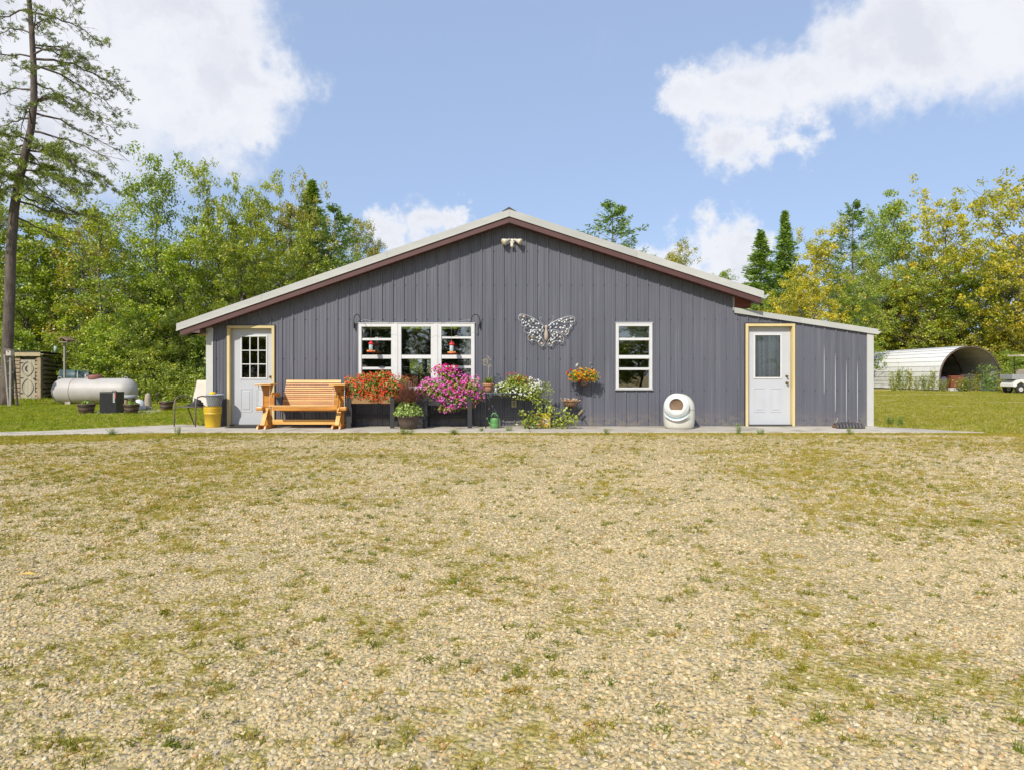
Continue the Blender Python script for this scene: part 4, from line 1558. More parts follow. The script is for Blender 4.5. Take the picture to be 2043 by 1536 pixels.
for i, (px, top, Y, W, c, k) in enumerate([(1560, 560, 66, 9, GREEN, 'broad0'), (1650, 540, 66, 9, YG, 'broad3'), (1740, 530, 66, 9, GREEN, 'broad1'), (1830, 520, 64, 9, YG, 'broad0'), (1920, 510, 64, 9, GREEN, 'broad3'), (2010, 500, 62, 9, YG, 'broad1'), (2100, 480, 62, 9, YG, 'broad0'), (1880, 610, 70, 9, DKG, 'broad3'), (1780, 620, 70, 9, DKG, 'broad1'), (1980, 600, 70, 9, DKG, 'broad0')]):
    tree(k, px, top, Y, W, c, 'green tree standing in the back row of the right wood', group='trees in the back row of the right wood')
for i, (X, Y) in enumerate([(-7.5, 36), (-5.2, 37), (-3.0, 36.5)]):
    tree('bush0', 0, None, Y, 4.5, LIME, 'sunlit bush behind the house glimpsed through the window', cat='bush', group='bushes behind the house', X=X)
B = [(1775, 640, 67, 6, YG, 'bush0', 'green bush behind the far left end of the arched shelter'), (1850, 630, 67, 7, (1.4, 1.2, .7), 'bush1', 'yellowish bush over the roof of the arched shelter'), (1940, 645, 66, 6, GREEN, 'bush0', 'green bush behind the crown of the arch'),
     (2010, 640, 56, 6, (1.3, 1.1, .7), 'bush1', 'autumn-tinged bush right of the arched shelter'), (2045, 690, 46, 4.5, GREEN, 'bush0', 'dark green bush behind the golf cart'), (2000, 700, 53, 4.0, YG, 'bush1', 'low bush touching the right side of the arched shelter')]
for (px, top, Y, W, c, k, lab) in B:
    tree(k, px, top, Y, W, c, lab, cat='bush')
# trees across the drive, seen only as reflections in the windows
for i, (X, H, W, k) in enumerate([(-27, 9, 8, 'broad0'), (-20, 10, 8, 'broad3'), (-14.5, 9, 6, 'broad1'), (-10.8, 8, 3.6, 'spruce0'), (-5.2, 8.5, 4, 'spruce1'), (-1.5, 9, 6, 'broad0'), (4.5, 9.5, 7, 'broad3'), (11, 9, 7, 'broad1'), (18, 10, 8, 'broad2'), (26, 9, 8, 'broad0'), (-8, 6.0, 3.2, 'broad3'), (-12.4, 8.5, 4, 'spruce1'), (-6.6, 7.6, 3, 'spruce0'), (-9.4, 7.2, 3, 'spruce1'), (-17, 9.5, 6, 'broad0'), (1.8, 8.6, 5, 'broad1'), (-32, 12, 8, 'spruce0'), (-24, 5, 7, 'bush1'), (0, 4.5, 7, 'bush0'), (9, 4.5, 7, 'bush1'), (15, 4.6, 7, 'bush0')]):
    t = tree(k, 0, None, -29.0 - (i % 3), W, (.75, .85, .8), 'tree across the yard that shows only as a reflection in the windows', group='trees across the yard', X=X)
    t.scale[2] = H / V[k]['H']


# the big jack pine at the left edge
def big_pine():
    Yp = 25.0
    g = np.random.default_rng(77)
    rr = random.Random(77)
    tpx = [(14, 812, 13.0), (14, 790, 11.5), (15, 700, 10), (19, 600, 9.4), (22, 500, 9), (28, 420, 8.4), (38, 360, 8.0), (52, 300, 7.2), (62, 258, 6.6), (68, 200, 6.2), (67, 130, 5.4), (63, 60, 4.8), (58, 0, 4.2), (58, -80, 3.5), (62, -160, 2.6), (60, -240, 1.2)]
    pts = [P(a, b, Yp) for a, b, r in tpx]
    pts[0].z = GZ - .05
    root = thing('pine_tree', 'huge old pine with a leaning trunk and open crown at the left edge', 'tree', (pts[0].x, Yp, GZ))
    O = root.location
    mb = MB()
    mb.tube(pts, [r * Yp / FPX for a, b, r in tpx], 12)
    fix = mb.build('trunk', M_bark, root, O)

    def trunk_at(py):
        for i in range(len(tpx) - 1):
            if tpx[i][1] >= py >= tpx[i + 1][1]:
                f = (tpx[i][1] - py) / (tpx[i][1] - tpx[i + 1][1])
                return pts[i].lerp(pts[i + 1], f)
        return pts[-1].copy()
    brs = []
    # branches read off the photograph: start height on trunk, end point, depth offset, arch, density
    B_ = [(25, 205, 62, .5, -8, 1.1), (75, 120, 30, -1, -8, .9), (110, 192, 122, -.6, -14, 1.2), (118, 254, 160, .6, -14, 1.5), (130, 210, 186, 1.2, -6, 1.1), (205, 236, 245, .4, -30, 1.5), (210, 165, 215, -1.2, -10, .9),
          (262, 240, 306, .3, -6, .6), (250, 120, 235, -1.6, -6, .9), (300, 150, 318, -.8, -10, 1.6), (300, 205, 352, .6, -14, 1.7), (322, 130, 350, 1.4, -8, 1.5), (340, 190, 385, -.4, -10, 1.5), (360, 120, 392, -1.4, 4, 1.1), (372, 165, 412, .8, 4, .7),
          (20, -60, 60, .2, -10, 1), (70, -50, 40, .8, -12, 1), (115, -40, 130, -.6, -8, 1), (180, -70, 190, .4, -10, 1), (200, -20, 260, 1.2, -20, .9), (235, 5, 300, -1, -10, .7), (290, -60, 330, .3, -10, 1.4), (310, -20, 350, -1.3, -8, 1.5), (340, -70, 390, .8, -8, 1.3), (365, 0, 430, -1.0, -4, 1.0),
          (400, 150, 400, 1.8, 10, .25), (430, 120, 460, 1.4, 8, .12), (420, -40, 470, .5, 0, .5), (-30, 150, 0, .6, -10, 1.1), (-60, 190, -20, -.5, -10, 1.2), (-90, 160, -60, 1, -8, 1.2), (-60, -60, -20, .5, -10, 1.2), (-130, 140, -110, -.4, -8, 1.2), (-130, 0, -100, .6, -8, 1.2), (-170, 110, -170, .5, -8, 1.2), (-200, 20, -190, -.4, -6, 1.2),
          (10, 120, -20, -1.4, -8, 1.0), (50, 30, 20, 1.6, -6, 1), (95, 135, 92, 1.6, -6, 1.0), (150, 110, 170, -1.7, -6, 1.0), (150, 10, 160, 1.6, -6, .9), (165, 150, 205, 1.0, -4, .8), (280, 60, 300, -2.0, -4, 1.6), (285, 90, 290, 1.8, -6, 1.4), (330, 80, 345, -2.2, -4, 1.4), (345, 30, 380, 2.0, -4, 1.2), (300, 10, 310, 2.2, -4, 1.4), (140, 175, 150, -.2, -10, 1.1), (90, 165, 95, .9, -8, 1.0), (60, 150, 55, -.9, -8, 1.0), (225, 200, 262, 1.5, -6, .9), (205, 185, 235, -.6, -16, 1.1), (355, 60, 372, -2.0, 0, 1.3), (372, 20, 400, -1.2, 2, 1.1), (385, 90, 415, 1.6, 2, .8)]
    tufts, tdir, tt = [], [], []
    mbb = MB()
    for (sy, ex, ey, dy, arch, den) in B_:
        s = trunk_at(sy)
        e = P(ex, ey, Yp)
        e.y += dy * 1.1
        e = s.lerp(e, .87)
        n = 9
        L = (e - s).length
        path = []
        wob = [rr.uniform(-.09, .09) for _ in range(n + 1)]
        for i in range(n + 1):
            f = i / n
            p = s.lerp(e, f)
            p.z += -arch * Yp / FPX * math.sin(PI * f) + wob[i] * 1.8 * f - .10 * f * f * L
            p.y += wob[n - i] * f
            path.append(p)
        r0 = .013 + .010 * L
        mbb.tube(path, [r0 * (1 - .9 * i / n) + .004 for i in range(n + 1)], 6, cap=False)
        ns = int(L * (9.5 if sy > 275 else 7.5))
        for k in range(ns):
            f = .22 + .8 * (k + rr.random()) / ns
            f = min(f, .995)
            i = min(int(f * n), n - 1)
            p = path[i].lerp(path[i + 1], f * n - i)
            dmain = (path[i + 1] - path[i]).normalized()
            sl = (.28 + .85 * (1 - abs(f - .6))) * rr.uniform(.45, 1.1) * min(1.0, L / 2.5)
            side = dmain.cross(Vector((0, 0, 1))).normalized() * (1 if k % 2 else -1)
            sd = (dmain * rr.uniform(.35, 1.0) + side * rr.uniform(.2, 1.0) + Vector((0, 0, rr.uniform(-.55, .45)))).normalized()
            q = p + sd * sl * .5 + Vector((0, 0, -.03))
            q2 = p + sd * sl + Vector((0, 0, rr.uniform(-.08, .08)))
            mbb.tube([p, q, q2], [.010, .007, .004], 3, cap=False)
            bare = rr.random() > (den * .95 if sy > 275 else den * .78)
            base_t = rr.gauss(.5 if sy < 255 else .85, .2)
            if bare:
                for _ in range(2):
                    a = p.lerp(q2, rr.uniform(.3, 1))
                    b_ = a + (sd + Vector((rr.uniform(-.8, .8), rr.uniform(-.8, .8), rr.uniform(-.9, .3)))).normalized() * rr.uniform(.15, .4)
                    mbb.tube([a, b_], [.006, .003], 3, cap=False)
                continue
            m = int(rr.uniform(4, 8) * min(1.5, max(.7, den)) * (1.5 if sy > 255 else 1))
            for _ in range(m):
                ff = rr.uniform(.25, 1.05)
                c = p.lerp(q2, ff) + Vector((rr.uniform(-.1, .1), rr.uniform(-.1, .1), rr.uniform(-.06, .10)))
                dv = (sd + Vector((rr.uniform(-.7, .7), rr.uniform(-.7, .7), rr.uniform(-.2, .8)))).normalized()
                tufts.append(tuple(c)); tdir.append(tuple(dv)); tt.append(base_t)
    mbb.build('branches', M_bark, root, O)
    T = np.array(tufts)
    D = np.array(tdir)
    per = 13
    n = len(T)
    Tr, Dr = np.repeat(T, per, axis=0), np.repeat(D, per, axis=0)
    spread = g.normal(size=(n * per, 3)) * .85
    nd = unit(Dr + spread)
    ln = g.uniform(.035, .065, n * per)[:, None]
    C = Tr + nd * ln * .9 + Dr * g.uniform(-.05, .05, n * per)[:, None]
    nn = unit(g.normal(size=(n * per, 3)))
    vv = unit(np.cross(nd, nn)) * .0095
    vs, qs = quads_from(C, nd * ln, vv)
    vs = vs - np.array([tuple(O)])
    tint = np.clip(np.repeat(np.array(tt), per) + g.normal(size=n * per) * .16, 0, 1)
    me = fast_mesh('needles', vs, qs, leaf_mat('pine_needles', (.06, .10, .022), (.28, .34, .04), use_obj=False, tr=.2), {'tint': tint})
    o = bpy.data.objects.new('needles', me)
    col.objects.link(o)
    o.parent = root
    o['kind'] = 'stuff'
    print('pine quads', n * per)


big_pine()


# ---------------------------------------------------------------- things against the facade
def Mk(name, *a, **k): return mat(name, *a, **k)


def finish(name, mb, m, label, cat, org, group=None, bevel=0.0):
    o = mb.build(name, m, None, Vector(org), bevel=bevel)
    return tag(o, label, cat, group)


# wooden glider swing by the left door
def glider():
    Lx, Rx = -5.00, -3.51
    Y0, Y1 = 13.58, 14.30
    root = thing('glider_bench', 'varnished pine glider bench with slatted back and chains, standing right of the nine-pane door', 'bench', (-4.25, 13.95, 0))
    O = root.location
    for X, s in ((Lx, -1), (Rx, 1)):
        # doubled foot boards, rounded at the ends
        for dx in (-.075, .075):
            mb = MB()
            poly = [(X + dx, Y0, 0), (X + dx, Y1, 0), (X + dx, Y1 - .03, .06), (X + dx, Y1 - .10, .085), (X + dx, Y0 + .10, .085), (X + dx, Y0 + .03, .06)]
            mb.prism([(a - .019, b, c) for a, b, c in poly], (.038, 0, 0))
            fix_normals(mb.build('foot_board', M_honey, root, O, bevel=.004))
        ym = (Y0 + Y1) / 2
        MB().box((X - .085, ym - .019, .02), (X + .085, ym + .019, .86)).build('upright', M_honey, root, O, bevel=.004)
        MB().bar((X, Y0 + .10, .07), (X, ym - .02, .40), .04, .085, up=(1, 0, 0)).build('brace', M_honeyp, root, O, bevel=.003)
        MB().bar((X, Y1 - .10, .07), (X, ym + .02, .40), .04, .085, up=(1, 0, 0)).build('brace', M_honey, root, O, bevel=.003)
        # flared head and cap board
        mb = MB()
        mb.prism([(X - .087, ym - .022, .74), (X + .087, ym - .022, .74), (X + .125, ym - .022, .872), (X - .125, ym - .022, .872)], (0, .044, 0))
        fix_normals(mb.build('bracket', M_honey, root, O, bevel=.004))
        MB().box((X - .165, Y0 + .10, .874), (X + .165, Y1 - .10, .899)).build('cap_board', M_honeyp, root, O, bevel=.008)
        # hanger board at seat height
        MB().box((X - .17 if s < 0 else X + .03, Y0 + .18, .36), (X - .03 if s < 0 else X + .17, Y1 - .16, .44)).build('hanger_board', M_honey, root, O, bevel=.02)
        for yy in (Y0 + .22, Y1 - .2):
            for xo in ((-.125, .105) if s < 0 else (-.105, .125)):
                if yy > 14 and xo * s < 0: continue
                mb = MB()
                z = .872
                i = 0
                while z > .43:
                    mb.box((X + xo - (.007 if i % 2 else .003), yy - (.003 if i % 2 else .007), z - .024), (X + xo + (.007 if i % 2 else .003), yy + (.003 if i % 2 else .007), z))
                    z -= .021
                    i += 1
                mb.build('chain', Mk('galvanised_chain', (.62, .62, .60), .35, metal=.3), root, O)
    MB().box((Lx + .095, 13.93, .075), (Rx - .095, 13.965, .175)).build('stretcher', M_honeyp, root, O, bevel=.004)
    # seat: slats and apron
    sx0, sx1 = -4.86, -3.60
    for i in range(7):
        y = 13.66 + i * .075
        z = .452 - i * .008
        MB().box((sx0 - .02, y, z), (sx1 - .03, y + .062, z + .02)).build('seat_slat', M_honeyp, root, O, bevel=.004)
    MB().box((sx0 + .06, 13.668, .372), (sx1 + .06, 13.700, .449)).build('seat_rail', M_honey, root, O, bevel=.006)
    MB().box((sx1 - .028, 13.655, .392), (sx1 + .10, 13.664, .472)).build('seat_block', M_honey, root, O, bevel=.01)
    MB().box((sx0 + .06, 14.12, .33), (sx1 + .06, 14.155, .39)).build('seat_rail', M_honey, root, O, bevel=.004)
    # back: uprights and thirteen slats, leaning back
    def bk(t): return (14.16 + .16 * t, .40 + .55 * t)
    for X in (-4.66, -4.22, -3.78):
        a, b_ = bk(-.04), bk(1.02)
        MB().bar((X, a[0] + .03, a[1]), (X, b_[0] + .03, b_[1]), .04, .03, up=(1, 0, 0)).build('back_support', M_honey, root, O)
    ns = 13
    for i in range(ns):
        t = (i + .5) / ns
        y, z = bk(t)
        h = .0155 if i < ns - 1 else .030
        zc = z + (.014 if i == ns - 1 else 0)
        xa, xb = -4.775 + .045 * t, -3.60 + .02 * t
        MB().box((xa, y - .010, zc - h), (xb, y + .010, zc + h), rot=(-.27, 0, 0)).build('back_slat', M_honey if i % 3 else M_honeyp, root, O, bevel=.003)
    # arm rests of the seat
    for X in (sx0 + .03, sx1 + .06):
        MB().bar((X, 13.72, .69), (X, 14.22, .67), .085, .024, up=(1, 0, 0)).build('arm_rest', M_honey, root, O, bevel=.006)
        MB().box((X - .045, 13.735, .44), (X + .045, 13.765, .68)).build('arm_post', M_honey, root, O, bevel=.004)
    return root


glider()

# door mat
mb = MB()
for i in range(14):
    mb.box((FX(470) + i * .055, 13.95, .0), (FX(470) + i * .055 + .045, 14.42, .012))
finish('door_mat', mb, Mk('rubber', (.035, .032, .03), .9), 'dark ribbed mat on the slab in front of the nine-pane door', 'door mat', (FX(470), 14.0, 0))


# ------------------------------------------------ flowers
def bloom_arrays(g, C, N, size, petals=5, cup=.25):
    """small open blooms: a ring of petals round a throat; returns verts, tris, tint (1 = petal, 0 = throat)"""
    n = len(C)
    T = unit(np.cross(N, g.normal(size=(n, 3))))
    B = np.cross(N, T)
    s = size * g.uniform(.75, 1.2, n)[:, None]
    vs, fs, ti = [], [], []
    base = 0
    k = petals * 2
    ang = [2 * PI * i / k for i in range(k)]
    rim = [C + (T * math.cos(a) + B * math.sin(a)) * s * (1.0 if i % 2 else .78) + N * s * cup for i, a in enumerate(ang)]
    inner = [C + (T * math.cos(a) + B * math.sin(a)) * s * .27 + N * s * .06 for a in ang]
    allv = np.stack(rim + inner + [C - N * s * .05], axis=1)
    m = 2 * k + 1
    idx = np.arange(n)[:, None] * m
    tr = []
    tints = []
    for i in range(k):
        j = (i + 1) % k
        tr += [[k + i, i, j], [k + i, j, k + j], [2 * k, k + i, k + j]]
        tints += [1, 1, 0]
    tr = np.array(tr)
    F = (idx[:, :, None] + tr[None]).reshape(-1, 3)
    return allv.reshape(-1, 3), F, np.tile(np.array(tints, float), n), len(tr)


def bloom_mat(name, c1, c2, throat):
    """petal colour varies bloom to bloom by 'tint' between c1 and c2"""
    if name in MATS: return MATS[name]
    m = bpy.data.materials.new(name)
    m.use_nodes = True
    nt = m.node_tree
    nt.nodes.clear()
    out = nnode(nt, 'ShaderNodeOutputMaterial')
    at = nnode(nt, 'ShaderNodeAttribute'); at.attribute_name = 'tint'
    a2 = nnode(nt, 'ShaderNodeAttribute'); a2.attribute_name = 'petal'
    c = mixc(nt, at.outputs['Fac'], c1, c2)
    c = mixc(nt, a2.outputs['Fac'], throat, c)
    d = nnode(nt, 'ShaderNodeBsdfDiffuse'); t = nnode(nt, 'ShaderNodeBsdfTranslucent')
    nt.links.new(c, d.inputs['Color']); nt.links.new(c, t.inputs['Color'])
    mx = nnode(nt, 'ShaderNodeMixShader'); mx.inputs[0].default_value = .35
    nt.links.new(d.outputs[0], mx.inputs[1]); nt.links.new(t.outputs[0], mx.inputs[2])
    nt.links.new(mx.outputs[0], out.inputs['Surface'])
    MATS[name] = m
    return m


def obj_mesh(name, me, parent, kind=None, color=None):
    o = bpy.data.objects.new(name, me)
    col.objects.link(o)
    o.parent = parent
    if kind: o['kind'] = kind
    if color: o.color = tuple(color) + (1,)
    return o


M_pl = leaf_mat('plant_leaves', (.07, .12, .015), (.30, .36, .045), use_obj=True, tr=.3)


def mound(root, blobs, nbloom, bsize, bm, nleaf, lsize, lcol, seed, flower_bias=0.0, bloom_part='blooms', leaf_part='leaves', droop=.2, shell=.55):
    """blobs: (cx, cy, cz, rx, ry, rz) world; blooms on the outer shell, leaves throughout"""
    g = np.random.default_rng(seed)
    O = np.array(tuple(root.location))
    vol = np.array([b[3] * b[5] for b in blobs])
    pr = vol / vol.sum()

    def sample(n, lo):
        bi = g.choice(len(blobs), n, p=pr)
        d = unit(g.normal(size=(n, 3)) * np.array([1, 1, 1]))
        d[:, 1] = -np.abs(d[:, 1]) * np.where(g.random(n) < .85, 1, -1)
        r = (lo + (1 - lo) * g.random(n)) * (1 + .10 * np.sin(d[:, 0] * 9 + d[:, 2] * 7 + seed) + g.normal(size=n) * .04)
        B_ = np.array(blobs)[bi]
        C = B_[:, :3] + d * B_[:, 3:] * r[:, None]
        C[:, 1] = np.minimum(C[:, 1], YW - .03)
        return C, d
    C, d = sample(nleaf, .25)
    N = unit(d + g.normal(size=d.shape) * .6 + np.array([0, -.2, .3]))
    T = unit(np.cross(N, g.normal(size=N.shape)))
    Bv = np.cross(N, T)
    s = (lsize * g.uniform(.6, 1.3, nleaf))[:, None]
    vs, qs = quads_from(C - O, T * s, Bv * s * .55)
    tint = np.clip(g.normal(.45, .28, nleaf), 0, 1)
    obj_mesh(leaf_part, fast_mesh(leaf_part, vs, qs, M_pl, {'tint': tint}), root, 'stuff', lcol)
    if nbloom:
        C, d = sample(nbloom, .86)
        N = unit(d * np.array([.8, 1, .8]) + g.normal(size=d.shape) * .3 + np.array([-.15, -.45, .25]))
        vs, F, pet, k = bloom_arrays(g, C - O + N * .015, N, bsize)
        tint = np.repeat(np.clip(g.normal(.5 + flower_bias, .35, nbloom), 0, 1), k)
        obj_mesh(bloom_part, fast_mesh(bloom_part, vs, F, bm, {'tint': tint, 'petal': pet}, tris=True), root, 'stuff')


BM_red = bloom_mat('red_begonia', (.58, .022, .020), (.78, .10, .055), (.9, .45, .15))
BM_mag = bloom_mat('magenta_petunia', (.50, .018, .17), (.78, .14, .60), (.88, .62, .78))
BM_hot = bloom_mat('hot_pink_petunia', (.72, .012, .10), (.62, .015, .22), (.5, .01, .05))
BM_white = bloom_mat('white_petunia', (.80, .80, .74), (.86, .86, .82), (.7, .7, .3))
BM_yel = bloom_mat('yellow_bloom', (.82, .55, .03), (.75, .20, .02), (.22, .03, .01))
BM_redd = bloom_mat('deep_red_bloom', (.45, .02, .015), (.62, .10, .02), (.2, .02, .01))


def stand(name, label, px0, px1, ztop_, zbot, Y0, Y1, m_box, m_leg):
    x0, x1 = FX(px0, (Y0 + Y1) / 2), FX(px1, (Y0 + Y1) / 2)
    root = thing(name, label, 'planter', ((x0 + x1) / 2, (Y0 + Y1) / 2, 0))
    O = root.location
    MB().box((x0, Y0, zbot), (x1, Y0 + .02, ztop_)).build('front_board', m_box, root, O, bevel=.003)
    MB().box((x0, Y1 - .02, zbot), (x1, Y1, ztop_)).build('rear_board', m_box, root, O, bevel=.003)
    MB().box((x0, Y0 + .021, zbot), (x0 + .02, Y1 - .021, ztop_)).build('end_board', m_box, root, O, bevel=.003)
    MB().box((x1 - .02, Y0 + .021, zbot), (x1, Y1 - .021, ztop_)).build('end_board', m_box, root, O, bevel=.003)
    MB().box((x0 + .02, Y0 + .021, zbot + .01), (x1 - .02, Y1 - .021, ztop_ - .04)).build('soil', Mk('soil', (.03, .02, .013), .95), root, O)
    for (a, b_) in ((x0 + .01, Y0 - .025), (x1 - .10, Y0 - .025), (x0 + .01, Y1 - .05), (x1 - .10, Y1 - .05)):
        MB().box((a, b_, 0), (a + .09, b_ + .024, ztop_ - .01)).build('leg', m_leg, root, O, bevel=.002)
    MB().box((x0 + .02, Y1 - .045, .18), (x1 - .02, Y1 - .026, .26)).build('stretcher', m_leg, root, O)
    return root


s1 = stand('raised_planter', 'black-legged raised planter box carrying the red begonias under the triple window', 696, 792, .66, .50, 13.92, 14.38, Mk('weathered_planter_wood', (.30, .17, .07), .7), M_blackw)
s2 = stand('raised_planter', 'black raised planter box carrying the magenta petunias under the triple window', 846, 944, .64, .46, 13.92, 14.38, M_blackw, M_blackw)
Yf = 14.08


def blob(px, py, rpx, rpy, Y=Yf, ry=None):
    c = P(px, py, Y)
    s = Y / FPX
    return (c.x, Y, c.z, rpx * s, (ry if ry else min(.27, rpx * s)), rpy * s)


t = thing('begonia_plant', 'mass of orange red begonia flowers spilling from the left raised planter', 'flowers', (FX(747, Yf), Yf, .55))
mound(t, [blob(712, 777, 29, 23), blob(745, 771, 36, 28), blob(782, 772, 29, 28), blob(726, 753, 17, 9), blob(764, 750, 18, 11), blob(750, 790, 26, 13), blob(700, 760, 13, 9), blob(690, 785, 10, 12), blob(770, 797, 20, 8), blob(807, 765, 11, 14)], 1100, .0170, BM_red, 5600, .024, (1.35, 1.12, .7), 3)
t = thing('petunia_plant', 'big mound of magenta pink petunias spilling from the right raised planter', 'flowers', (FX(900, Yf), Yf, .55))
mound(t, [blob(868, 778, 34, 25), blob(905, 777, 42, 32), blob(940, 772, 25, 23), blob(893, 748, 22, 14), blob(884, 737, 17, 9), blob(905, 800, 38, 15), blob(930, 795, 24, 15), blob(858, 766, 18, 14), blob(893, 814, 24, 9), blob(935, 808, 16, 8), blob(955, 790, 12, 14), blob(842, 782, 12, 14)], 820, .0225, BM_mag, 5200, .026, (1.25, 1.15, .8), 4, flower_bias=.12)
mound(t, [blob(884, 737, 16, 9), blob(898, 734, 14, 7), blob(908, 780, 30, 22), blob(870, 740, 10, 10)], 120, .022, BM_hot, 200, .02, (1, 1, .8), 5, bloom_part='dark_blooms', leaf_part='top_leaves')


# barrel pot with fountain grass and variegated plant
def pot(name, label, c, r0, r1, h, m, rim=.02, cat='plant pot', bands=0, group=None, soil=True):
    root = thing(name, label, cat, c, 0, group)
    prof = [(0, 0), (r0, 0), (r0 + (r1 - r0) * .5, h * .5), (r1 - .012, h - rim * 1.6), (r1, h - rim * 1.5), (r1, h), (r1 - .02, h), (r1 - .028, h - .04)]
    MB().lathe((0, 0, 0), prof, 24).build('pot', m, root)
    if soil:
        MB().lathe((0, 0, 0), [(r1 - .02, h - .035), (0, h - .025)], 20).build('soil', MATS['soil'], root)
    for k in range(bands):
        z = h * (.30 + .42 * k)
        rr_ = r0 + (r1 - r0) * z / h + .004
        MB().lathe((0, 0, 0), [(rr_, z), (rr_ + .006, z + .004), (rr_ + .010, z + .03), (rr_ + .004, z + .034)], 24).build('band', Mk('dark_band', (.02, .018, .016), .5), root)
    return root


def rel_plants(root, kind, seed, n=200, h=.4, r=.2, z0=.3, size=.04, colr=(1, 1, 1), name='leaves', wid=.12, up=1.4):
    """leafy tuft or grass fountain above a pot, local coordinates"""
    g = np.random.default_rng(seed)
    if kind == 'grass':
        a = g.uniform(0, 2 * PI, n)
        L = h * g.uniform(.6, 1.1, n)
        out = g.uniform(.25, 1.0, n) * r
        segs, vs, qs, ti = 4, [], [], []
        for i in range(n):
            d = np.array([math.cos(a[i]), math.sin(a[i]), 0])
            sd = np.array([-d[1], d[0], 0])
            prev = None
            for s in range(segs + 1):
                f = s / segs
                p = d * (out[i] * f ** 1.5 + .02) + np.array([0, 0, z0 + L[i] * (f - .42 * f * f * (out[i] / r) * 1.5)])
                w = wid * (1 - f) + .0015
                vs += [p - sd * w, p + sd * w]
                if s:
                    b_ = len(vs) - 4
                    qs.append([b_, b_ + 1, b_ + 3, b_ + 2])
                    ti.append(g.random())
        return obj_mesh(name, fast_mesh(name, np.array(vs), np.array(qs), M_pl, {'tint': ti}), root, None, colr)
    d = unit(g.normal(size=(n, 3)))
    d[:, 2] = np.abs(d[:, 2]) - .15
    rad = g.uniform(.3, 1, n)[:, None]
    C = d * rad * np.array([r, r, h]) + np.array([0, 0, z0])
    N = unit(d + g.normal(size=d.shape) * .5 + np.array([0, 0, .4]))
    T = unit(np.cross(N, g.normal(size=N.shape)))
    B = np.cross(N, T)
    s = size * g.uniform(.6, 1.3, n)[:, None]
    vs, qs = quads_from(C, T * s, B * s * .6)
    return obj_mesh(name, fast_mesh(name, vs, qs, M_pl, {'tint': np.clip(g.normal(.5, .3, n), 0, 1)}), root, None, colr)


M_potbrown = Mk('brown_plastic_pot', (.10, .070, .052), .65, (.065, .045, .035), 6)
p = pot('patio_pot', 'dark brown pot with variegated foliage and purple grass, between the two raised planters', (FX(815, 13.75), 13.75, 0), .165, .235, .27, M_potbrown)
rel_plants(p, 'leaf', 8, 2000, .31, .31, .31, .024, (1.6, 1.65, 2.9), 'variegated_leaves')
o_ = rel_plants(p, 'grass', 9, 520, .86, .44, .34, 0, (1.2, .42, 2.2), 'purple_grass', .0060)


# table with terracotta pot and white petunias, right of the triple window
def leg_table():
    x0, x1 = FX(968, 14.1), FX(1050, 14.1)
    root = thing('plant_table', 'dark metal table holding the terracotta pot and white petunias against the wall', 'table', ((x0 + x1) / 2, 14.1, 0))
    O = root.location
    MB().box((x0, 13.87, .70), (x1, 14.36, .718)).build('tabletop', Mk('verdigris_metal', (.07, .10, .10), .5), root, O, bevel=.003)
    for X in (x0 + .02, x1 - .02):
        for y in (13.89, 14.34):
            MB().box((X - .012, y - .012, 0), (X + .012, y + .012, .70)).build('leg', M_black, root, O)
    MB().box((x0 + .03, 13.882, .22), (x1 - .03, 13.894, .235)).build('rail', M_black, root, O)
    MB().box((x0 + .03, 13.882, .62), (x1 - .03, 13.894, .635)).build('rail', M_black, root, O)


leg_table()
p = pot('terracotta_pot', 'terracotta pot with strappy leaves and a tall dry flower stalk, on the plant table', (FX(974.5, 14.1), 14.1, .719), .075, .125, .19, M_terra, .03)
rel_plants(p, 'grass', 12, 90, .22, .22, .17, 0, (1.3, 1.25, .9), 'strap_leaves', .011)
mb = MB()
mb.tube([(0, 0, .18), (.0, -.01, .38), (.01, 0, .50), (-.02, 0, .62), (-.035, 0, .70)], [.006, .006, .005, .004, .003], 5)
for (a, b_, c) in ((-.09, 0, .58), (-.06, .02, .66), (.04, 0, .56), (-.10, 0, .64), (.03, -.02, .68), (-.01, .02, .74)):
    mb.tube([(-.01, 0, c - .07), (a * .7, b_, c - .01), (a, b_, c)], [.003, .003, .002], 4)
    for q in range(4):
        mb.bar((a, b_, c), (a + random.Random(q + a * 100).uniform(-.04, .04), b_ - .02, c + random.Random(q * 3 + c * 10).uniform(-.03, .04)), .014, .004)
mb.build('flower_stalk', Mk('dry_stalk', (.46, .40, .26), .8), p)

x0, x1 = FX(992, 14.1), FX(1046, 14.1)
mb = MB()
mb.box((x0, 13.95, .72), (x1, 14.3, .86))
root = finish('window_box', mb, M_blackw, 'dark window box on the plant table, hidden under white petunias', 'planter', ((x0 + x1) / 2, 14.1, .72), bevel=.01)
t = thing('petunia_plant', 'white petunias and lime foliage spilling over the plant table', 'flowers', (FX(1035, Yf), Yf, .85))
mound(t, [blob(1008, 776, 20, 17), blob(1038, 770, 34, 22), blob(1060, 780, 26, 17), blob(1030, 757, 22, 10), blob(1045, 790, 30, 9)], 0, .02, BM_white, 3600, .026, (1.45, 1.35, .85), 7)
mound(t, [blob(1004, 777, 18, 14), blob(1060, 772, 22, 18), blob(1035, 782, 30, 12)], 280, .019, BM_white, 60, .02, (1.4, 1.3, .8), 8, bloom_part='white_blooms', leaf_part='outer_leaves')
mound(t, [blob(1026, 752, 22, 9), blob(1048, 760, 24, 9)], 70, .015, BM_redd, 60, .02, (1.4, 1.3, .8), 9, bloom_part='red_blooms', leaf_part='crown_leaves')


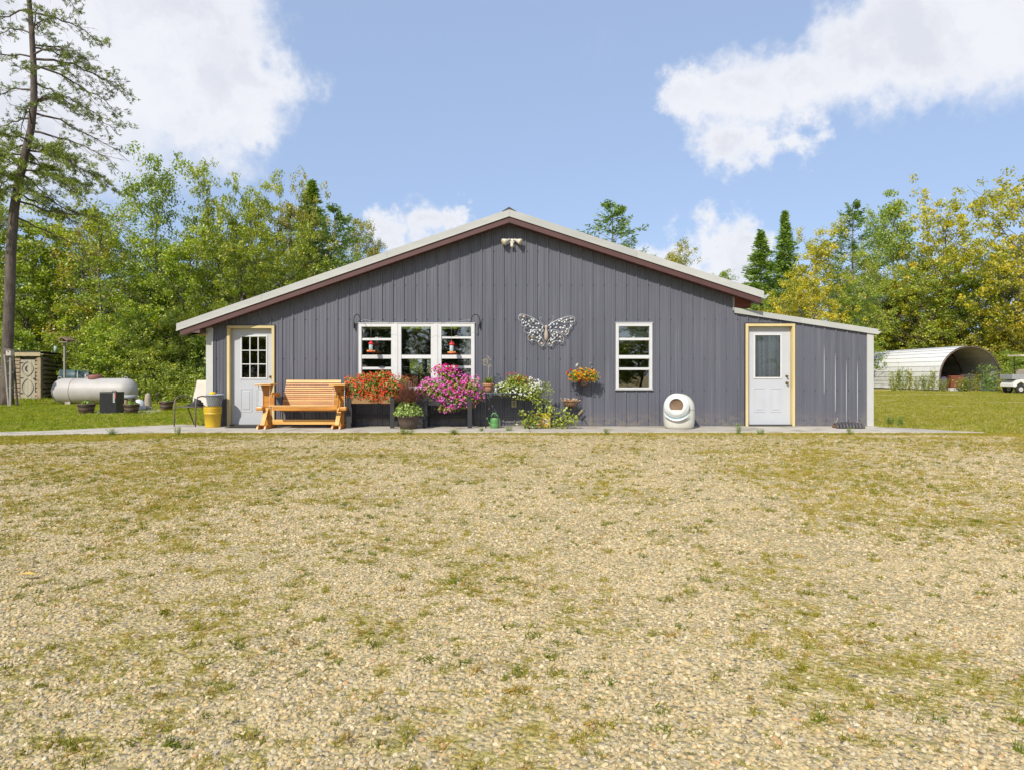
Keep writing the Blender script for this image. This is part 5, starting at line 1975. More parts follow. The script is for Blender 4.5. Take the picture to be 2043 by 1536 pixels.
# vines and vegetables
def sprawl(name, label, cat, stems, seed, n_per=26, lsize=.030, colr=(1.3, 1.2, .8), Y=13.95, fruit=None, blooms=0):
    g = np.random.default_rng(seed)
    rr = random.Random(seed)
    base = P(stems[0][0][0], stems[0][0][1], Y)
    root = thing(name, label, cat, (base.x, Y, max(0, base.z)))
    O = root.location
    mb = MB()
    C = []
    for st in stems:
        pts = []
        for (a, b_) in st:
            q = P(a, b_, Y)
            q.y += rr.uniform(-.12, .12)
            pts.append(q)
        # refine
        path = []
        for i in range(len(pts) - 1):
            for k in range(5):
                path.append(pts[i].lerp(pts[i + 1], k / 5) + Vector((rr.uniform(-.012, .012), rr.uniform(-.012, .012), rr.uniform(-.01, .01))))
        path.append(pts[-1])
        mb.tube(path, [.006 * (1 - .7 * i / len(path)) for i in range(len(path))], 4, cap=False)
        for k in range(n_per):
            i = rr.randrange(1, len(path))
            C.append(tuple(path[i] + Vector((rr.gauss(0, .045), rr.gauss(0, .05), rr.gauss(.005, .04)))))
    mb.build('stems', Mk('green_stem', (.16, .20, .05), .7), root, O)
    C = np.array(C) - np.array(tuple(O))
    C[:, 2] = np.maximum(C[:, 2], .01 - O.z)
    n = len(C)
    N = unit(g.normal(size=(n, 3)) * .6 + np.array([-.1, -.5, .6]))
    T = unit(np.cross(N, g.normal(size=N.shape)))
    s = lsize * g.uniform(.6, 1.35, n)[:, None]
    vs, qs = quads_from(C, T * s, np.cross(N, T) * s * .65)
    obj_mesh('leaves', fast_mesh('leaves', vs, qs, M_pl, {'tint': np.clip(g.normal(.5, .3, n), 0, 1)}), root, None, colr)
    if fruit:
        for (a, b_, r, m) in fruit:
            q = P(a, b_, Y - .08) - O
            MB().lathe((q.x, q.y, q.z), [(0, -r), (r * .7, -r * .72), (r, 0), (r * .7, r * .72), (0, r * .95)], 10).build('fruit', m, root)
    return root


sprawl('hanging_vine', 'trailing vine with pale leaves hanging from the right end of the plant table', 'vine',
       [[(1068, 770), (1078, 785), (1086, 800), (1090, 818)], [(1072, 765), (1088, 778), (1096, 800), (1100, 822)], [(1060, 785), (1072, 800), (1082, 820)], [(1078, 765), (1092, 772), (1098, 780)], [(1068, 782), (1066, 800), (1074, 815)], [(1075, 790), (1094, 806), (1090, 830)]], 21, 44, .026, (1.4, 1.3, 1.1))
M_tom = Mk('tomato_skin', (.60, .12, .03), .35)
M_yel = Mk('yellow_plastic', (.62, .42, .02), .45, (.52, .32, .015), 6, dirt=(.55, .50, .35), dscale=7, dlo=.58, dhi=.8)
sprawl('tomato_plant', 'sprawling tomato plant with small red fruit left of the square yellow bucket', 'plant',
       [[(1062, 850), (1052, 832), (1042, 822), (1036, 830)], [(1060, 850), (1048, 838), (1040, 845), (1044, 854)], [(1066, 850), (1066, 830), (1075, 822)], [(1068, 850), (1078, 835), (1080, 825)], [(1060, 850), (1056, 826), (1064, 819)], [(1072, 850), (1062, 842), (1050, 852)]], 22, 42, .030, (1.4, 1.25, .8), 13.8,
       [(1080, 840, .024, M_tom), (1076, 846, .022, M_tom), (1086, 838, .020, M_tom), (1073, 825, .018, M_tom), (1090, 846, .018, M_tom)])
sprawl('squash_plant', 'leafy yellow green plant spreading over the slab right of the square yellow bucket', 'plant',
       [[(1120, 852), (1112, 832), (1104, 820), (1096, 815)], [(1122, 852), (1130, 832), (1142, 828), (1150, 836)], [(1118, 852), (1120, 830), (1126, 818)], [(1120, 852), (1108, 842), (1102, 850)], [(1124, 852), (1138, 840), (1146, 842)], [(1120, 852), (1124, 838), (1134, 824)]], 23, 44, .032, (1.45, 1.3, .8), 13.8)
for nm, lab, px, Y, cat_ in (('square_bucket', 'square yellow bucket behind the tomato plant, on the slab', 1088, 14.0, 'bucket'),):
    hw = .105
    mb = MB()
    xc = FX(px, Y)
    mb.prism([(xc - hw, Y - hw, 0), (xc + hw, Y - hw, 0), (xc + hw, Y + hw, 0), (xc - hw, Y + hw, 0)], (0, 0, .30))
    root = thing(nm, lab, cat_, (xc, Y, 0))
    fix_normals(mb.build('bucket', Mk('olive_yellow_plastic', (.42, .36, .04), .5, (.34, .27, .03), 8), root, root.location, bevel=.02))
    MB().box((xc - hw - .008, Y - hw - .008, .27), (xc + hw + .008, Y - hw - .0005, .30)).build('rim', M_yel, root, root.location, bevel=.003)
    MB().box((xc - .06, Y - hw - .002, .08), (xc + .06, Y - hw - .0006, .20)).build('label_patch', Mk('faded_label', (.62, .55, .30), .7), root, root.location)


# green watering can
def watering_can():
    c = Vector((FX(987, 13.95), 13.95, 0))
    root = thing('watering_can', 'green plastic watering can standing under the plant table', 'watering can', c)
    m = Mk('green_plastic', (.10, .26, .075), .4, (.08, .21, .06), 5)
    MB().lathe((0, 0, 0), [(0, 0), (.086, 0), (.092, .012), (.092, .09), (.088, .098), (.092, .106), (.092, .185), (.086, .20), (.055, .222), (.05, .23), (0, .228)], 20).build('body', m, root)
    pts = [(-.062, 0, .205), (-.06, 0, .27), (-.03, 0, .305), (.01, 0, .30), (.055, 0, .255), (.072, 0, .19)]
    MB().tube(pts, .013, 8).build('handle', m, root)
    MB().tube([(-.07, .0, .06), (-.11, .03, .10), (-.15, .05, .19), (-.185, .07, .23)], [.018, .014, .011, .010], 8).build('spout', m, root)


watering_can()
# outlet box
root = thing('outlet_box', 'cream weatherproof outlet box on the wall above the watering can', 'outlet', (FX(1025.5), YW, FZ(805)))
MB().box((-.055, -.055, -.075), (.055, -.021, .075)).build('box', Mk('cream_plastic', (.48, .43, .28), .5), root, bevel=.006)
MB().box((-.025, -.060, -.045), (.025, -.0555, .045)).build('cover', Mk('tan_plastic', (.36, .30, .18), .5), root, bevel=.003)


# wrought-iron wall holders
def iron_basket(label, px, py, w, h, Yc, flat=False):
    c = P(px, py, Yc)
    root = thing('wall_basket', label, 'basket', c)
    m = Mk('rusty_iron', (.10, .055, .035), .7, (.05, .035, .03), 12)
    n = 13
    for i in range(n):
        a = PI + PI * i / (n - 1) if not flat else PI * 2 * i / n
        x, y = w * math.cos(a), w * .7 * math.sin(a)
        pts = [(x, y, 0), (x * 1.05, y * 1.05, -h * .35), (x * .8, y * .8, -h * .8), (x * (.25 if not flat else .7), y * (.25 if not flat else .7), -h)]
        MB().tube(pts, .0045, 5).build('bar', m, root)
    ring = [(w * math.cos(2 * PI * i / 20), w * .7 * math.sin(2 * PI * i / 20), 0) for i in range(21)]
    MB().tube(ring, .006, 5).build('rim', m, root)
    return root


def liner(root, w, h, m):
    MB().lathe((0, 0, 0), [(w * .96, .0), (w * .98, -h * .35), (w * .74, -h * .8), (w * .2, -h * .98), (0, -h)], 18).build('liner', m, root).scale = (1, .7, 1)


M_coco = Mk('coco_fibre', (.28, .17, .09), .95, (.16, .09, .05), 16, .006, 40)
b1 = iron_basket('cone basket on the wall filled with yellow and red flowers, left of the single window', 1165, 758, .115, .14, 14.30)
liner(b1, .11, .14, Mk('grey_moss', (.33, .27, .24), .95, (.2, .15, .13), 20, .004, 50))
mb = MB()
cc_ = P(1180, 726, 14.44) - b1.location
pts = [(cc_.x + (.005 + .013 * t_) * math.cos(t_ * 1.1), cc_.y, cc_.z + (.005 + .013 * t_) * math.sin(t_ * 1.1)) for t_ in [i * .22 for i in range(22)]]
mb.tube(pts + [(pts[-1][0] - .03, cc_.y, pts[-1][2] - .02), (.02, .10, .02)], .006, 6)
mb.build('scroll', Mk('grey_iron', (.28, .27, .26), .4, metal=.4), b1)
mb = MB()
for k in range(3):
    s = (-1) ** k
    pts = []
    for i in range(26):
        t_ = i / 25
        a = t_ * 4.4 * s + 1.2
        r = .03 + .05 * t_
        pts.append((-.02 - .035 * k + r * math.cos(a) * .8, .16, -.22 - k * .12 + r * math.sin(a)))
    mb.tube(pts, .004, 5)
mb.tube([(-.0, .16, .1), (-.02, .165, -.15), (-.06, .165, -.35), (-.09, .16, -.5)], .005, 5)
mb.build('iron_scrolls', m := Mk('rusty_iron', (.1, .055, .035)), b1)
t = thing('basket_flowers', 'yellow, orange and red trailing flowers in the upper wall basket', 'flowers', (FX(1163, 14.27), 14.27, FZ(752, 14.27)))
mound(t, [blob(1148, 750, 17, 11, 14.25, .16), blob(1165, 747, 20, 13, 14.25, .17), blob(1182, 750, 13, 12, 14.25, .15)], 130, .019, BM_yel, 1200, .022, (1.5, 1.35, .7), 12)
mound(t, [blob(1144, 746, 12, 9, 14.25, .15), blob(1165, 750, 20, 12, 14.25, .17)], 60, .019, BM_redd, 60, .02, (1.3, 1.2, .7), 13, bloom_part='red_blooms', leaf_part='outer_leaves')
# small pale bird ornament above the basket
mb = MB()
c = P(1151, 729, 14.3)
mb.lathe((0, 0, 0), [(0, -.05), (.018, -.03), (.026, .0), (.018, .03), (0, .055)], 10)
o = mb.build('bird_ornament', Mk('pale_stone', (.52, .48, .40), .7), None, (0, 0, 0))
o.location = c
o.rotation_euler = (0, .5, 0)
tag(o, 'pale bird-shaped ornament on a stake at the top left of the upper wall basket', 'ornament')
b2 = iron_basket('lower wall basket with dry moss and withered blooms, above the squash plant', 1138, 801, .145, .13, 14.28, flat=False)
liner(b2, .13, .12, M_coco)
mb = MB()
rr = random.Random(4)
for i in range(150):
    a = rr.uniform(0, 2 * PI); r = rr.uniform(.02, .17)
    p0 = Vector((r * math.cos(a), r * .65 * math.sin(a), rr.uniform(-.01, .02)))
    mb.bar(p0, p0 + Vector((rr.uniform(-.05, .05), rr.uniform(-.05, .03), rr.uniform(-.01, .04))), .006, .004)
mb.build('dry_moss', Mk('dry_moss', (.52, .30, .12), .95, (.32, .17, .06), 10), b2, kind='stuff')
mb = MB()
for i in range(34):
    a = rr.uniform(0, 2 * PI)
    r = rr.uniform(.10, .20)
    p0 = Vector((r * math.cos(a), r * .6 * math.sin(a) - .01, rr.uniform(.02, .07)))
    mb.tube([(p0.x * .8, p0.y * .8, 0), tuple(p0)], [.002, .002], 3)
    mb.box(p0 - Vector((.010, .01, .006)), p0 + Vector((.010, .01, .008)), rot=(rr.random(), rr.random(), rr.random()))
mb.build('dry_blooms', Mk('dry_bloom', (.55, .45, .35), .9, (.35, .2, .12), 20), b2, kind='stuff')
mb = MB()
c = P(1158, 822, 14.35)
mb.box((-.02, -.008, -.07), (.02, .008, .07), rot=(0, .7, 0))
o = mb.build('butterfly_ornament', Mk('olive_tin', (.28, .22, .10), .6), None, (0, 0, 0), bevel=.007)
o.location = c
tag(o, 'small leaf-shaped tin ornament on the wall below the lower basket', 'ornament')
mb = MB()
for (a, b_) in (((1140, 812), (1134, 850)), ((1150, 815), (1172, 846)), ((1129, 812), (1126, 848))):
    p0, p1 = P(a[0], a[1], 14.4), P(b_[0], b_[1], 14.4)
    mb.tube([p0, p0.lerp(p1, .5) + Vector((.02, 0, 0)), p1], .004, 5)
finish('iron_trellis', mb, Mk('rusty_iron', (.1, .055, .035)), 'thin rusty iron rods leaning on the wall under the lower basket', 'trellis', (FX(1140), 14.4, 0))


# butterfly wall art
def butterfly():
    Yb = 14.42
    root = thing('butterfly_wall_art', 'large silver wire butterfly with enamel leaves and flowers on the grey wall', 'wall art', P(1091, 655, Yb))
    O = root.location
    wire = Mk('silver_wire', (.55, .56, .56), .35, metal=.5)
    z0x, z0y = 1020, 610
    k = 140 / 2043.0

    def Q(a, b_, dy=0): return P(z0x + a * k, z0y + b_ * k, Yb) + Vector((0, dy, 0))

    def spline(pts, n=6):
        out = []
        m = len(pts)
        for i in range(m - 1):
            p0, p1, p2, p3 = pts[max(i - 1, 0)], pts[i], pts[i + 1], pts[min(i + 2, m - 1)]
            for q in range(n):
                t_ = q / n
                out.append(tuple(.5 * (2 * p1[j] + (p2[j] - p0[j]) * t_ + (2 * p0[j] - 5 * p1[j] + 4 * p2[j] - p3[j]) * t_ ** 2 + (3 * p1[j] - p0[j] - 3 * p2[j] + p3[j]) * t_ ** 3) for j in (0, 1)))
        out.append(pts[-1])
        return out
    upL = [(960, 620), (850, 520), (700, 400), (550, 320), (400, 265), (270, 260), (210, 330), (230, 420), (310, 450), (290, 520), (320, 590), (380, 620), (370, 700), (420, 790), (510, 800), (590, 760), (700, 710), (830, 690), (950, 700)]
    upR = [(1080, 610), (1200, 500), (1330, 430), (1480, 370), (1620, 325), (1760, 310), (1845, 370), (1840, 450), (1770, 490), (1770, 580), (1700, 650), (1670, 700), (1670, 780), (1600, 850), (1520, 830), (1420, 770), (1300, 715), (1190, 710), (1080, 700)]
    loL = [(950, 715), (880, 790), (860, 870), (740, 750), (640, 710), (560, 800), (490, 900), (500, 990), (570, 1030), (680, 1010), (760, 1040), (800, 1120), (860, 1170), (930, 1160), (960, 1090), (900, 960)]
    loR = [(1080, 730), (1150, 800), (1170, 870), (1250, 760), (1380, 790), (1460, 850), (1520, 940), (1510, 1040), (1440, 1060), (1330, 1030), (1230, 1060), (1190, 1140), (1120, 1170), (1050, 1120), (1060, 1060), (1120, 960)]
    for nm, pts in (('upper_wing', upL), ('upper_wing', upR), ('lower_wing', loL), ('lower_wing', loR)):
        sp = spline(pts)
        w = MB().tube([Q(*p_) for p_ in sp], .0065, 6)
        inner = []
        cxm, cym = sum(p_[0] for p_ in pts) / len(pts), sum(p_[1] for p_ in pts) / len(pts)
        # scrolled inner wires
        for q in range(3):
            i = int(len(sp) * (.3 + .2 * q))
            a, b_ = sp[i], (cxm, cym)
            pp = [(a[0] + (b_[0] - a[0]) * t_ + 60 * math.sin(t_ * 5 + q), a[1] + (b_[1] - a[1]) * t_ + 50 * math.cos(t_ * 4 + q) - 50) for t_ in [j / 8 for j in range(9)]]
            w.tube([Q(*p_) for p_ in pp], .003, 5)
        w.build(nm, wire, root, O)
    for s in (((960, 620), (880, 500), (830, 400), (850, 335), (880, 370)), ((1070, 590), (1160, 500), (1210, 420), (1225, 330), (1170, 300))):
        MB().tube([Q(*p_) for p_ in spline(list(s))], [.004] * (6 * 4 + 1), 5).build('antenna', wire, root, O)
    # body
    mb = MB()
    prof = [(0, 575), (40, 580), (46, 620), (30, 690), (48, 760), (64, 860), (62, 940), (40, 1000), (12, 1035), (0, 1040)]
    c = Q(1018, 0)
    s = k * Yb / FPX
    mb.lathe((c.x, Yb - .01, 0), [(r * s, Q(0, z).z) for r, z in prof], 14)
    mb.build('body', Mk('rust_pink_enamel', (.38, .32, .27), .6, (.28, .22, .18), 20), root, O)
    leaf_m = Mk('pale_enamel', (.66, .68, .64), .4, (.55, .58, .55), 20)
    blue_m = Mk('blue_enamel', (.46, .56, .66), .4)
    leaves = [(330, 410, 0), (350, 510, .9), (420, 590, .1), (495, 545, .4), (545, 610, -.5), (635, 640, .8), (720, 530, 1.3), (745, 650, .3), (570, 720, 1.0), (905, 640, 1.1), (520, 450, 1.4), (590, 400, .8), (650, 410, .3), (640, 460, -.2),
              (1145, 640, 1.0), (1330, 535, 1.1), (1300, 640, .6), (1460, 400, .4), (1400, 450, .0), (1480, 470, .3), (1555, 485, 1.2), (1610, 420, 1.1), (1740, 470, .1), (1725, 580, 1.6), (1555, 600, -.3), (1510, 650, .4), (1620, 690, .8), (1480, 770, .9), (1430, 640, 0),
              (760, 800, 1.2), (630, 855, .7), (600, 1000, 0), (820, 890, 1.4), (750, 930, .8), (830, 970, .4), (800, 1040, .9), (860, 930, -.6), (1250, 830, 1.8), (1340, 870, 1.0), (1210, 880, 1.5), (1160, 960, -.8), (1200, 1000, .4), (1260, 950, .9), (1420, 1030, .1), (1200, 1080, .7), (1150, 1010, 1.2)]
    for (a, b_, r) in leaves:
        q = Q(a, b_, -.012)
        L, W_ = .026, .0125
        u = Vector((math.cos(r), 0, math.sin(r)))
        v_ = Vector((-math.sin(r), 0, math.cos(r)))
        vs = [q - u * L, q - u * L * .3 - v_ * W_, q + u * L * .4 - v_ * W_ * .8, q + u * L, q + u * L * .4 + v_ * W_ * .8, q - u * L * .3 + v_ * W_, q + Vector((0, -.006, 0))]
        MB().add(vs, [(0, 1, 6), (1, 2, 6), (2, 3, 6), (3, 4, 6), (4, 5, 6), (5, 0, 6)]).build('enamel_leaf', leaf_m, root, O)

    def rosette(a, b_, r, m):
        q = Q(a, b_, -.014)
        mb = MB()
        vs, fs = [q + Vector((0, -.008, 0))], []
        for i in range(12):
            t_ = 2 * PI * i / 12
            rr_ = r * (1 if i % 2 else .72)
            vs.append(q + Vector((rr_ * math.cos(t_), 0, rr_ * math.sin(t_))))
        for i in range(12):
            fs.append((0, 1 + i, 1 + (i + 1) % 12))
        mb.add(vs, fs)
        o = mb.build('enamel_flower', m, root, O)
    tan = Mk('tan_enamel', (.50, .36, .24), .5, (.60, .50, .38), 25)
    gold = Mk('gold_enamel', (.48, .34, .06), .5)
    for (a, b_) in ((425, 490), (790, 530), (1240, 550), (1430, 645), (680, 780), (835, 725), (1165, 745), (1325, 790)): rosette(a, b_, .022, blue_m if a in (1240, 680, 425) else leaf_m)
    for (a, b_, r) in ((365, 320, .026), (1735, 375, .026), (1585, 760, .027), (885, 1105, .027), (1110, 1110, .025), (1425, 915, .025)): rosette(a, b_, r, tan)
    rosette(600, 915, .027, gold)


butterfly()


# floodlight under the gable
def floodlight():
    root = thing('floodlight', 'white twin-head security floodlight with motion sensor under the gable peak', 'light', P(1021.5, 482, 14.44))
    m = Mk('aged_white_plastic', (.66, .63, .54), .45)
    len_ = Mk('lamp_glass', (.52, .42, .22), .2, (.62, .58, .46), 30)
    MB().lathe((0, .035, 0), [(0, 0), (.058, 0), (.058, -.025), (.045, -.04), (0, -.042)], 20, 'Y').build('base_plate', m, root)
    for s in (-1, 1):
        d = Vector((s * .80, -.45, -.38)).normalized()
        a = Vector((s * .05, -.01, .035))
        p1 = a + d * .05
        lamp = MB().tube([a, p1, p1 + d * .03, p1 + d * .11, p1 + d * .125], [.022, .024, .040, .066, .066], 18).build('lamp_head', m, root)
        q = p1 + d * .1265
        e = MB()
        e.tube([q - d * .004, q + d * .004, q + d * .010], [.060, .058, .03], 18)
        e.build('lens', len_, lamp)
        MB().tube([Vector((s * .02, 0, .015)), a, a + Vector((s * .02, 0, .015))], .016, 8).build('arm', m, root)
    MB().tube([(0, -.01, -.03), (0, -.02, -.06)], .014, 8).build('sensor_arm', m, root)
    MB().tube([(0, -.02, -.055), (0, -.035, -.065), (0, -.035, -.12), (0, -.03, -.13)], [.02, .034, .034, .02], 14).build('sensor', m, root)


floodlight()


# plant hooks beside the triple window
def hook(label, px, s):
    c = P(px, 656, 14.44)
    root = thing('wall_hook', label, 'hook', c)
    MB().box((-.012, -.01, 0), (.012, .03, .13)).build('bracket', M_black, root, bevel=.004)
    pts = [Vector((0, -.015, .05))]
    for i in range(13):
        t_ = PI * i / 12
        pts.append(Vector((s * (.085 - .085 * math.cos(t_)), -.015 - .2 * (i / 12), .16 + .13 * math.sin(t_) - .0 * i)))
    pts += [Vector((s * .175, -.225, .13)), Vector((s * .195, -.235, .125)), Vector((s * .21, -.24, .15))]
    MB().tube(pts, .008, 7).build('arm', M_black, root)
    MB().lathe(tuple(pts[-1]), [(0, -.014), (.014, 0), (0, .014)], 8).build('finial', Mk('silver_wire', (.55, .56, .56)), root)
    return root


hook('curved black hook on the wall at the top left of the triple window', 706.5, 1)
hook('curved black hook on the wall at the top right of the triple window', 957.5, -1)
mb = MB()
a, b_ = P(724, 638, 14.2), P(938, 638, 14.2)
mb.tube([a + (b_ - a) * (i / 16) + Vector((0, 0, -.10 * math.sin(PI * i / 16))) for i in range(17)], .0025, 4)
finish('string', mb, Mk('pale_string', (.45, .42, .36), .8), 'thin string strung between the two wall hooks across the triple window', 'string', tuple((a + b_) / 2))


def feeder(label, px, py0, py1, bottom, tall):
    Y = 14.2
    root = thing('hummingbird_feeder', label, 'bird feeder', P(px, py1, Y))
    s = Y / FPX
    red = Mk('red_plastic', (.62, .02, .018), .3)
    org = Mk('orange_red_plastic', (.75, .12, .03), .35)
    H = (py1 - py0) * s
    MB().lathe((0, 0, 0), [(0, 0), (.085, .004), (.090, .016), (.06, .03), (.03, .045), (0, .05)], 18).build('base', org, root)
    for i in range(6):
        t_ = i * PI / 3
        MB().lathe((.07 * math.cos(t_), .07 * math.sin(t_), .02), [(0, 0), (.013, .003), (.016, .02), (.005, .018), (0, .012)], 8).build('flower_port', Mk('yellow_port', (.8, .55, .1), .4), root)
    MB().lathe((0, 0, 0), [(.035, .045), (.042, .06), (.042, H * .62), (.035, H * .68)], 16).build('bottle', Mk('nectar_bottle', (.42, .50, .50), .15), root)
    MB().lathe((0, 0, 0), [(.03, H * .66), (.055, H * .70), (.052, H * .80), (.025, H * .88), (.012, H), (0, H)], 16).build('cap', red, root)
    MB().tube([(0, 0, H), (0, 0, (py1 - bottom) * s)], .0025, 4).build('hanging_wire', Mk('grey_iron', (.28, .27, .26)), root)


feeder('red hummingbird feeder hanging in front of the left pane of the triple window', 740, 680, 703, 646, 0)
feeder('red hummingbird feeder with pointed lid hanging before the right pane of the triple window', 901, 681, 706, 645, 1)


# egg-shaped litter box
def litter_box():
    Y = 13.92
    c = P(1354.5, 856, Y)
    c.z = 0
    root = thing('automatic_litter_box', 'cream egg-shaped automatic litter box with a round opening, standing on the slab', 'litter box', c, R(-6))
    m = Mk('cream_gloss_plastic', (.66, .65, .58), .35, (.60, .58, .50), 3, dirt=(.45, .38, .26), dscale=4, dlo=.6, dhi=.85)
    # body: rounded box with a domed top, cross-section sweeps in z
    vs, fs = [], []
    n = 36
    levels = [(0, .245), (.012, .262), (.05, .285), (.15, .30), (.30, .305), (.42, .302), (.50, .288), (.57, .258), (.63, .21), (.675, .145), (.70, .07), (.705, .0)]
    for (z, r) in levels:
        for i in range(n):
            t_ = 2 * PI * i / n
            cx_, sx_ = math.cos(t_), math.sin(t_)
            e = 2.6
            k = (abs(cx_) ** e + abs(sx_) ** e) ** (-1 / e)
            vs.append((r * k * cx_ * 1.03, r * k * sx_ * .95, z))
    for i in range(len(levels) - 1):
        for j in range(n):
            fs.append((i * n + j, i * n + (j + 1) % n, (i + 1) * n + (j + 1) % n, (i + 1) * n + j))
    MB().add(vs, fs, True).build('body', m, root)
    # drum facing front-left
    cdir = Vector((-.22, -.96, .12)).normalized()
    cc = Vector((-.045, -.115, .445))
    a, b_ = frame_of(cdir)

    def ring(prof, name, mm, squash=1.0, par=root):
        nn = 36
        vs, fs = [], []
        for (r, h) in prof:
            for i in range(nn):
                t_ = 2 * PI * i / nn
                vs.append(cc + cdir * h + (a * math.cos(t_) + b_ * math.sin(t_)) * r)
        for i in range(len(prof) - 1):
            for j in range(nn):
                fs.append((i * nn + j, i * nn + (j + 1) % nn, (i + 1) * nn + (j + 1) % nn, (i + 1) * nn + j))
        return MB().add(vs, fs, True).build(name, mm, par)
    w = Mk('white_gloss_plastic', (.72, .73, .72), .3)
    ring([(.238, .10), (.240, .185), (.232, .20), (.222, .202), (.215, .21), (.205, .225), (.175, .245), (.150, .252), (.140, .250), (.134, .235), (.125, .12)], 'drum', w)
    ring([(.246, .12), (.250, .165), (.246, .18), (.238, .182)], 'drum_ring', m)
    # opening with a flat lower edge
    dark = Mk('brown_interior', (.16, .10, .06), .8, (.24, .16, .09), 6)
    ring([(.140, .240), (.11, .205), (.0, .200)], 'inner_drum', dark)
    mb = MB()
    p0 = cc + cdir * .244
    poly = [p0 + a * (.14 * math.cos(t_)) + b_ * (.14 * math.sin(t_)) for t_ in [R(-142) + R(104) * i / 10 for i in range(11)]]
    mb.prism(poly, cdir * .006)
    fix_normals(mb.build('opening_sill', m, root))
    # blue light arc round the lower front
    bl = Mk('pale_blue_plastic', (.30, .52, .60), .35)
    pts = [cc + cdir * .178 + (a * math.cos(t_) + b_ * math.sin(t_)) * .262 for t_ in [R(-155) + R(130) * i / 20 for i in range(21)]]
    MB().tube(pts, [.002 + .009 * math.sin(PI * i / 20) for i in range(21)], 6).build('light_arc', bl, root)
    pts = [cc + cdir * .170 + (a * math.cos(t_) + b_ * math.sin(t_)) * .288 for t_ in [R(-150) + R(120) * i / 20 for i in range(21)]]
    MB().tube(pts, [.003 + .020 * math.sin(PI * i / 20) for i in range(21)], 8).build('front_lip', w, root)
    mb = MB()
    sg = Mk('grey_seam', (.2, .2, .19), .6)
    sq = []
    for i in range(13):
        t_ = R(-60) + R(110) * i / 12
        e = 2.6
        k = (abs(math.cos(t_)) ** e + abs(math.sin(t_)) ** e) ** (-1 / e)
        sq.append((.3055 * k * math.cos(t_) * 1.03, .3055 * k * math.sin(t_) * .95, .385))
    MB().tube(sq, .0025, 4).build('seam', sg, root)


litter_box()


# ribbed dark bag near the lean-to corner
def ribbed_bag():
    c = P(1693, 853, 14.0)
    c.z = 0
    root = thing('boot_tray', 'dark ribbed shell-like rubber cover lying on the slab by the lean-to corner', 'cover', c)
    m = Mk('dark_ribbed_rubber', (.065, .06, .065), .6, (.11, .10, .10), 6)
    for i in range(9):
        t_ = i / 8
        x = -.26 + .52 * t_
        r = .055 + .045 * math.sin(PI * min(1, .15 + t_ * .75))
        pts = [(x - .03 * math.cos(a), -.16 * math.cos(a), max(.002, r * math.sin(a))) for a in [PI * j / 10 for j in range(11)]]
        MB().tube(pts, .030, 6).build('rib', m, root)
    MB().box((-.30, -.12, 0), (-.24, .10, .06)).build('end_flap', Mk('brown_leather', (.20, .11, .06), .7), root, bevel=.015)
    MB().tube([(-.27, 0, .05), (-.26, -.01, .13), (-.235, -.02, .16), (-.24, -.02, .21)], .005, 5).build('loop', Mk('pale_string', (.45, .42, .36)), root)


ribbed_bag()


# garden chair with cushion
def garden_chair():
    c = Vector((FX(384, 14.55), 14.62, 0))
    root = thing('garden_chair', 'brown metal garden chair with a beige sling back beside the left house corner', 'chair', c, R(-14))
    m = Mk('bronze_metal', (.15, .12, .095), .5)
    for s in (-1, 1):
        MB().tube([(s * .26, -.28, 0), (s * .26, -.27, .40), (s * .26, -.26, .54), (s * .255, -.20, .615), (s * .25, -.06, .635), (s * .25, .14, .60), (s * .245, .24, .52)], .014, 8).build('leg', m, root)
        MB().tube([(s * .24, .30, 0), (s * .24, .10, .38), (s * .245, .02, .42)], .013, 8).build('leg', m, root)
        MB().tube([(s * .235, -.26, .415), (s * .235, .18, .38), (s * .235, .25, .48), (s * .225, .36, .96)], .012, 8).build('side_rail', m, root)
    MB().tube([(-.24, -.26, .41), (.24, -.26, .41)], .012, 8).build('front_rail', m, root)
    vs, fs = [], []
    for i, (y, z) in enumerate([(-.26, .42), (-.1, .395), (.08, .385), (.18, .395)]):
        vs += [(-.225, y, z), (.225, y, z)]
        if i: fs.append((2 * i - 2, 2 * i - 1, 2 * i + 1, 2 * i))
    sling = Mk('beige_sling', (.56, .52, .44), .8, (.48, .44, .36), 5, dirt=(.36, .32, .22), dscale=5, dlo=.58, dhi=.85)
    MB().add(vs, fs, True).build('seat', Mk('taupe_sling', (.30, .27, .24), .8), root)
    vs, fs = [], []
    for i, (y, z) in enumerate([(.185, .40), (.24, .52), (.29, .70), (.34, .88), (.355, .955), (.38, .965)]):
        vs += [(-.23, y, z), (.23, y, z)]
        if i: fs.append((2 * i - 2, 2 * i - 1, 2 * i + 1, 2 * i))
    MB().add(vs, fs, True).build('backrest', sling, root)
    # black cloth heap
    g = np.random.default_rng(6)
    vs, fs = [], []
    n, k = 20, 9
    for j in range(k):
        t_ = j / (k - 1)
        for i in range(n):
            a = 2 * PI * i / n
            r = .20 * math.cos(t_ * PI / 2) ** .6 * (1 + .18 * math.sin(a * 5 + j) + g.normal() * .05)
            vs.append((r * math.cos(a) * 1.0 + .03, r * math.sin(a) * .85, t_ * (.11 + .07 * math.cos(a)) + g.normal() * .006))
    for j in range(k - 1):
        for i in range(n):
            fs.append((j * n + i, j * n + (i + 1) % n, (j + 1) * n + (i + 1) % n, (j + 1) * n + i))
    o = MB().add(vs, fs, True).build('folded_cloth', Mk('black_cloth', (.02, .02, .022), .9, (.06, .06, .06), 14, .004, 30), None)
    o.location = (c.x, c.y - .06, .405)
    tag(o, 'crumpled black cloth lying on the seat of the garden chair', 'cloth')


garden_chair()


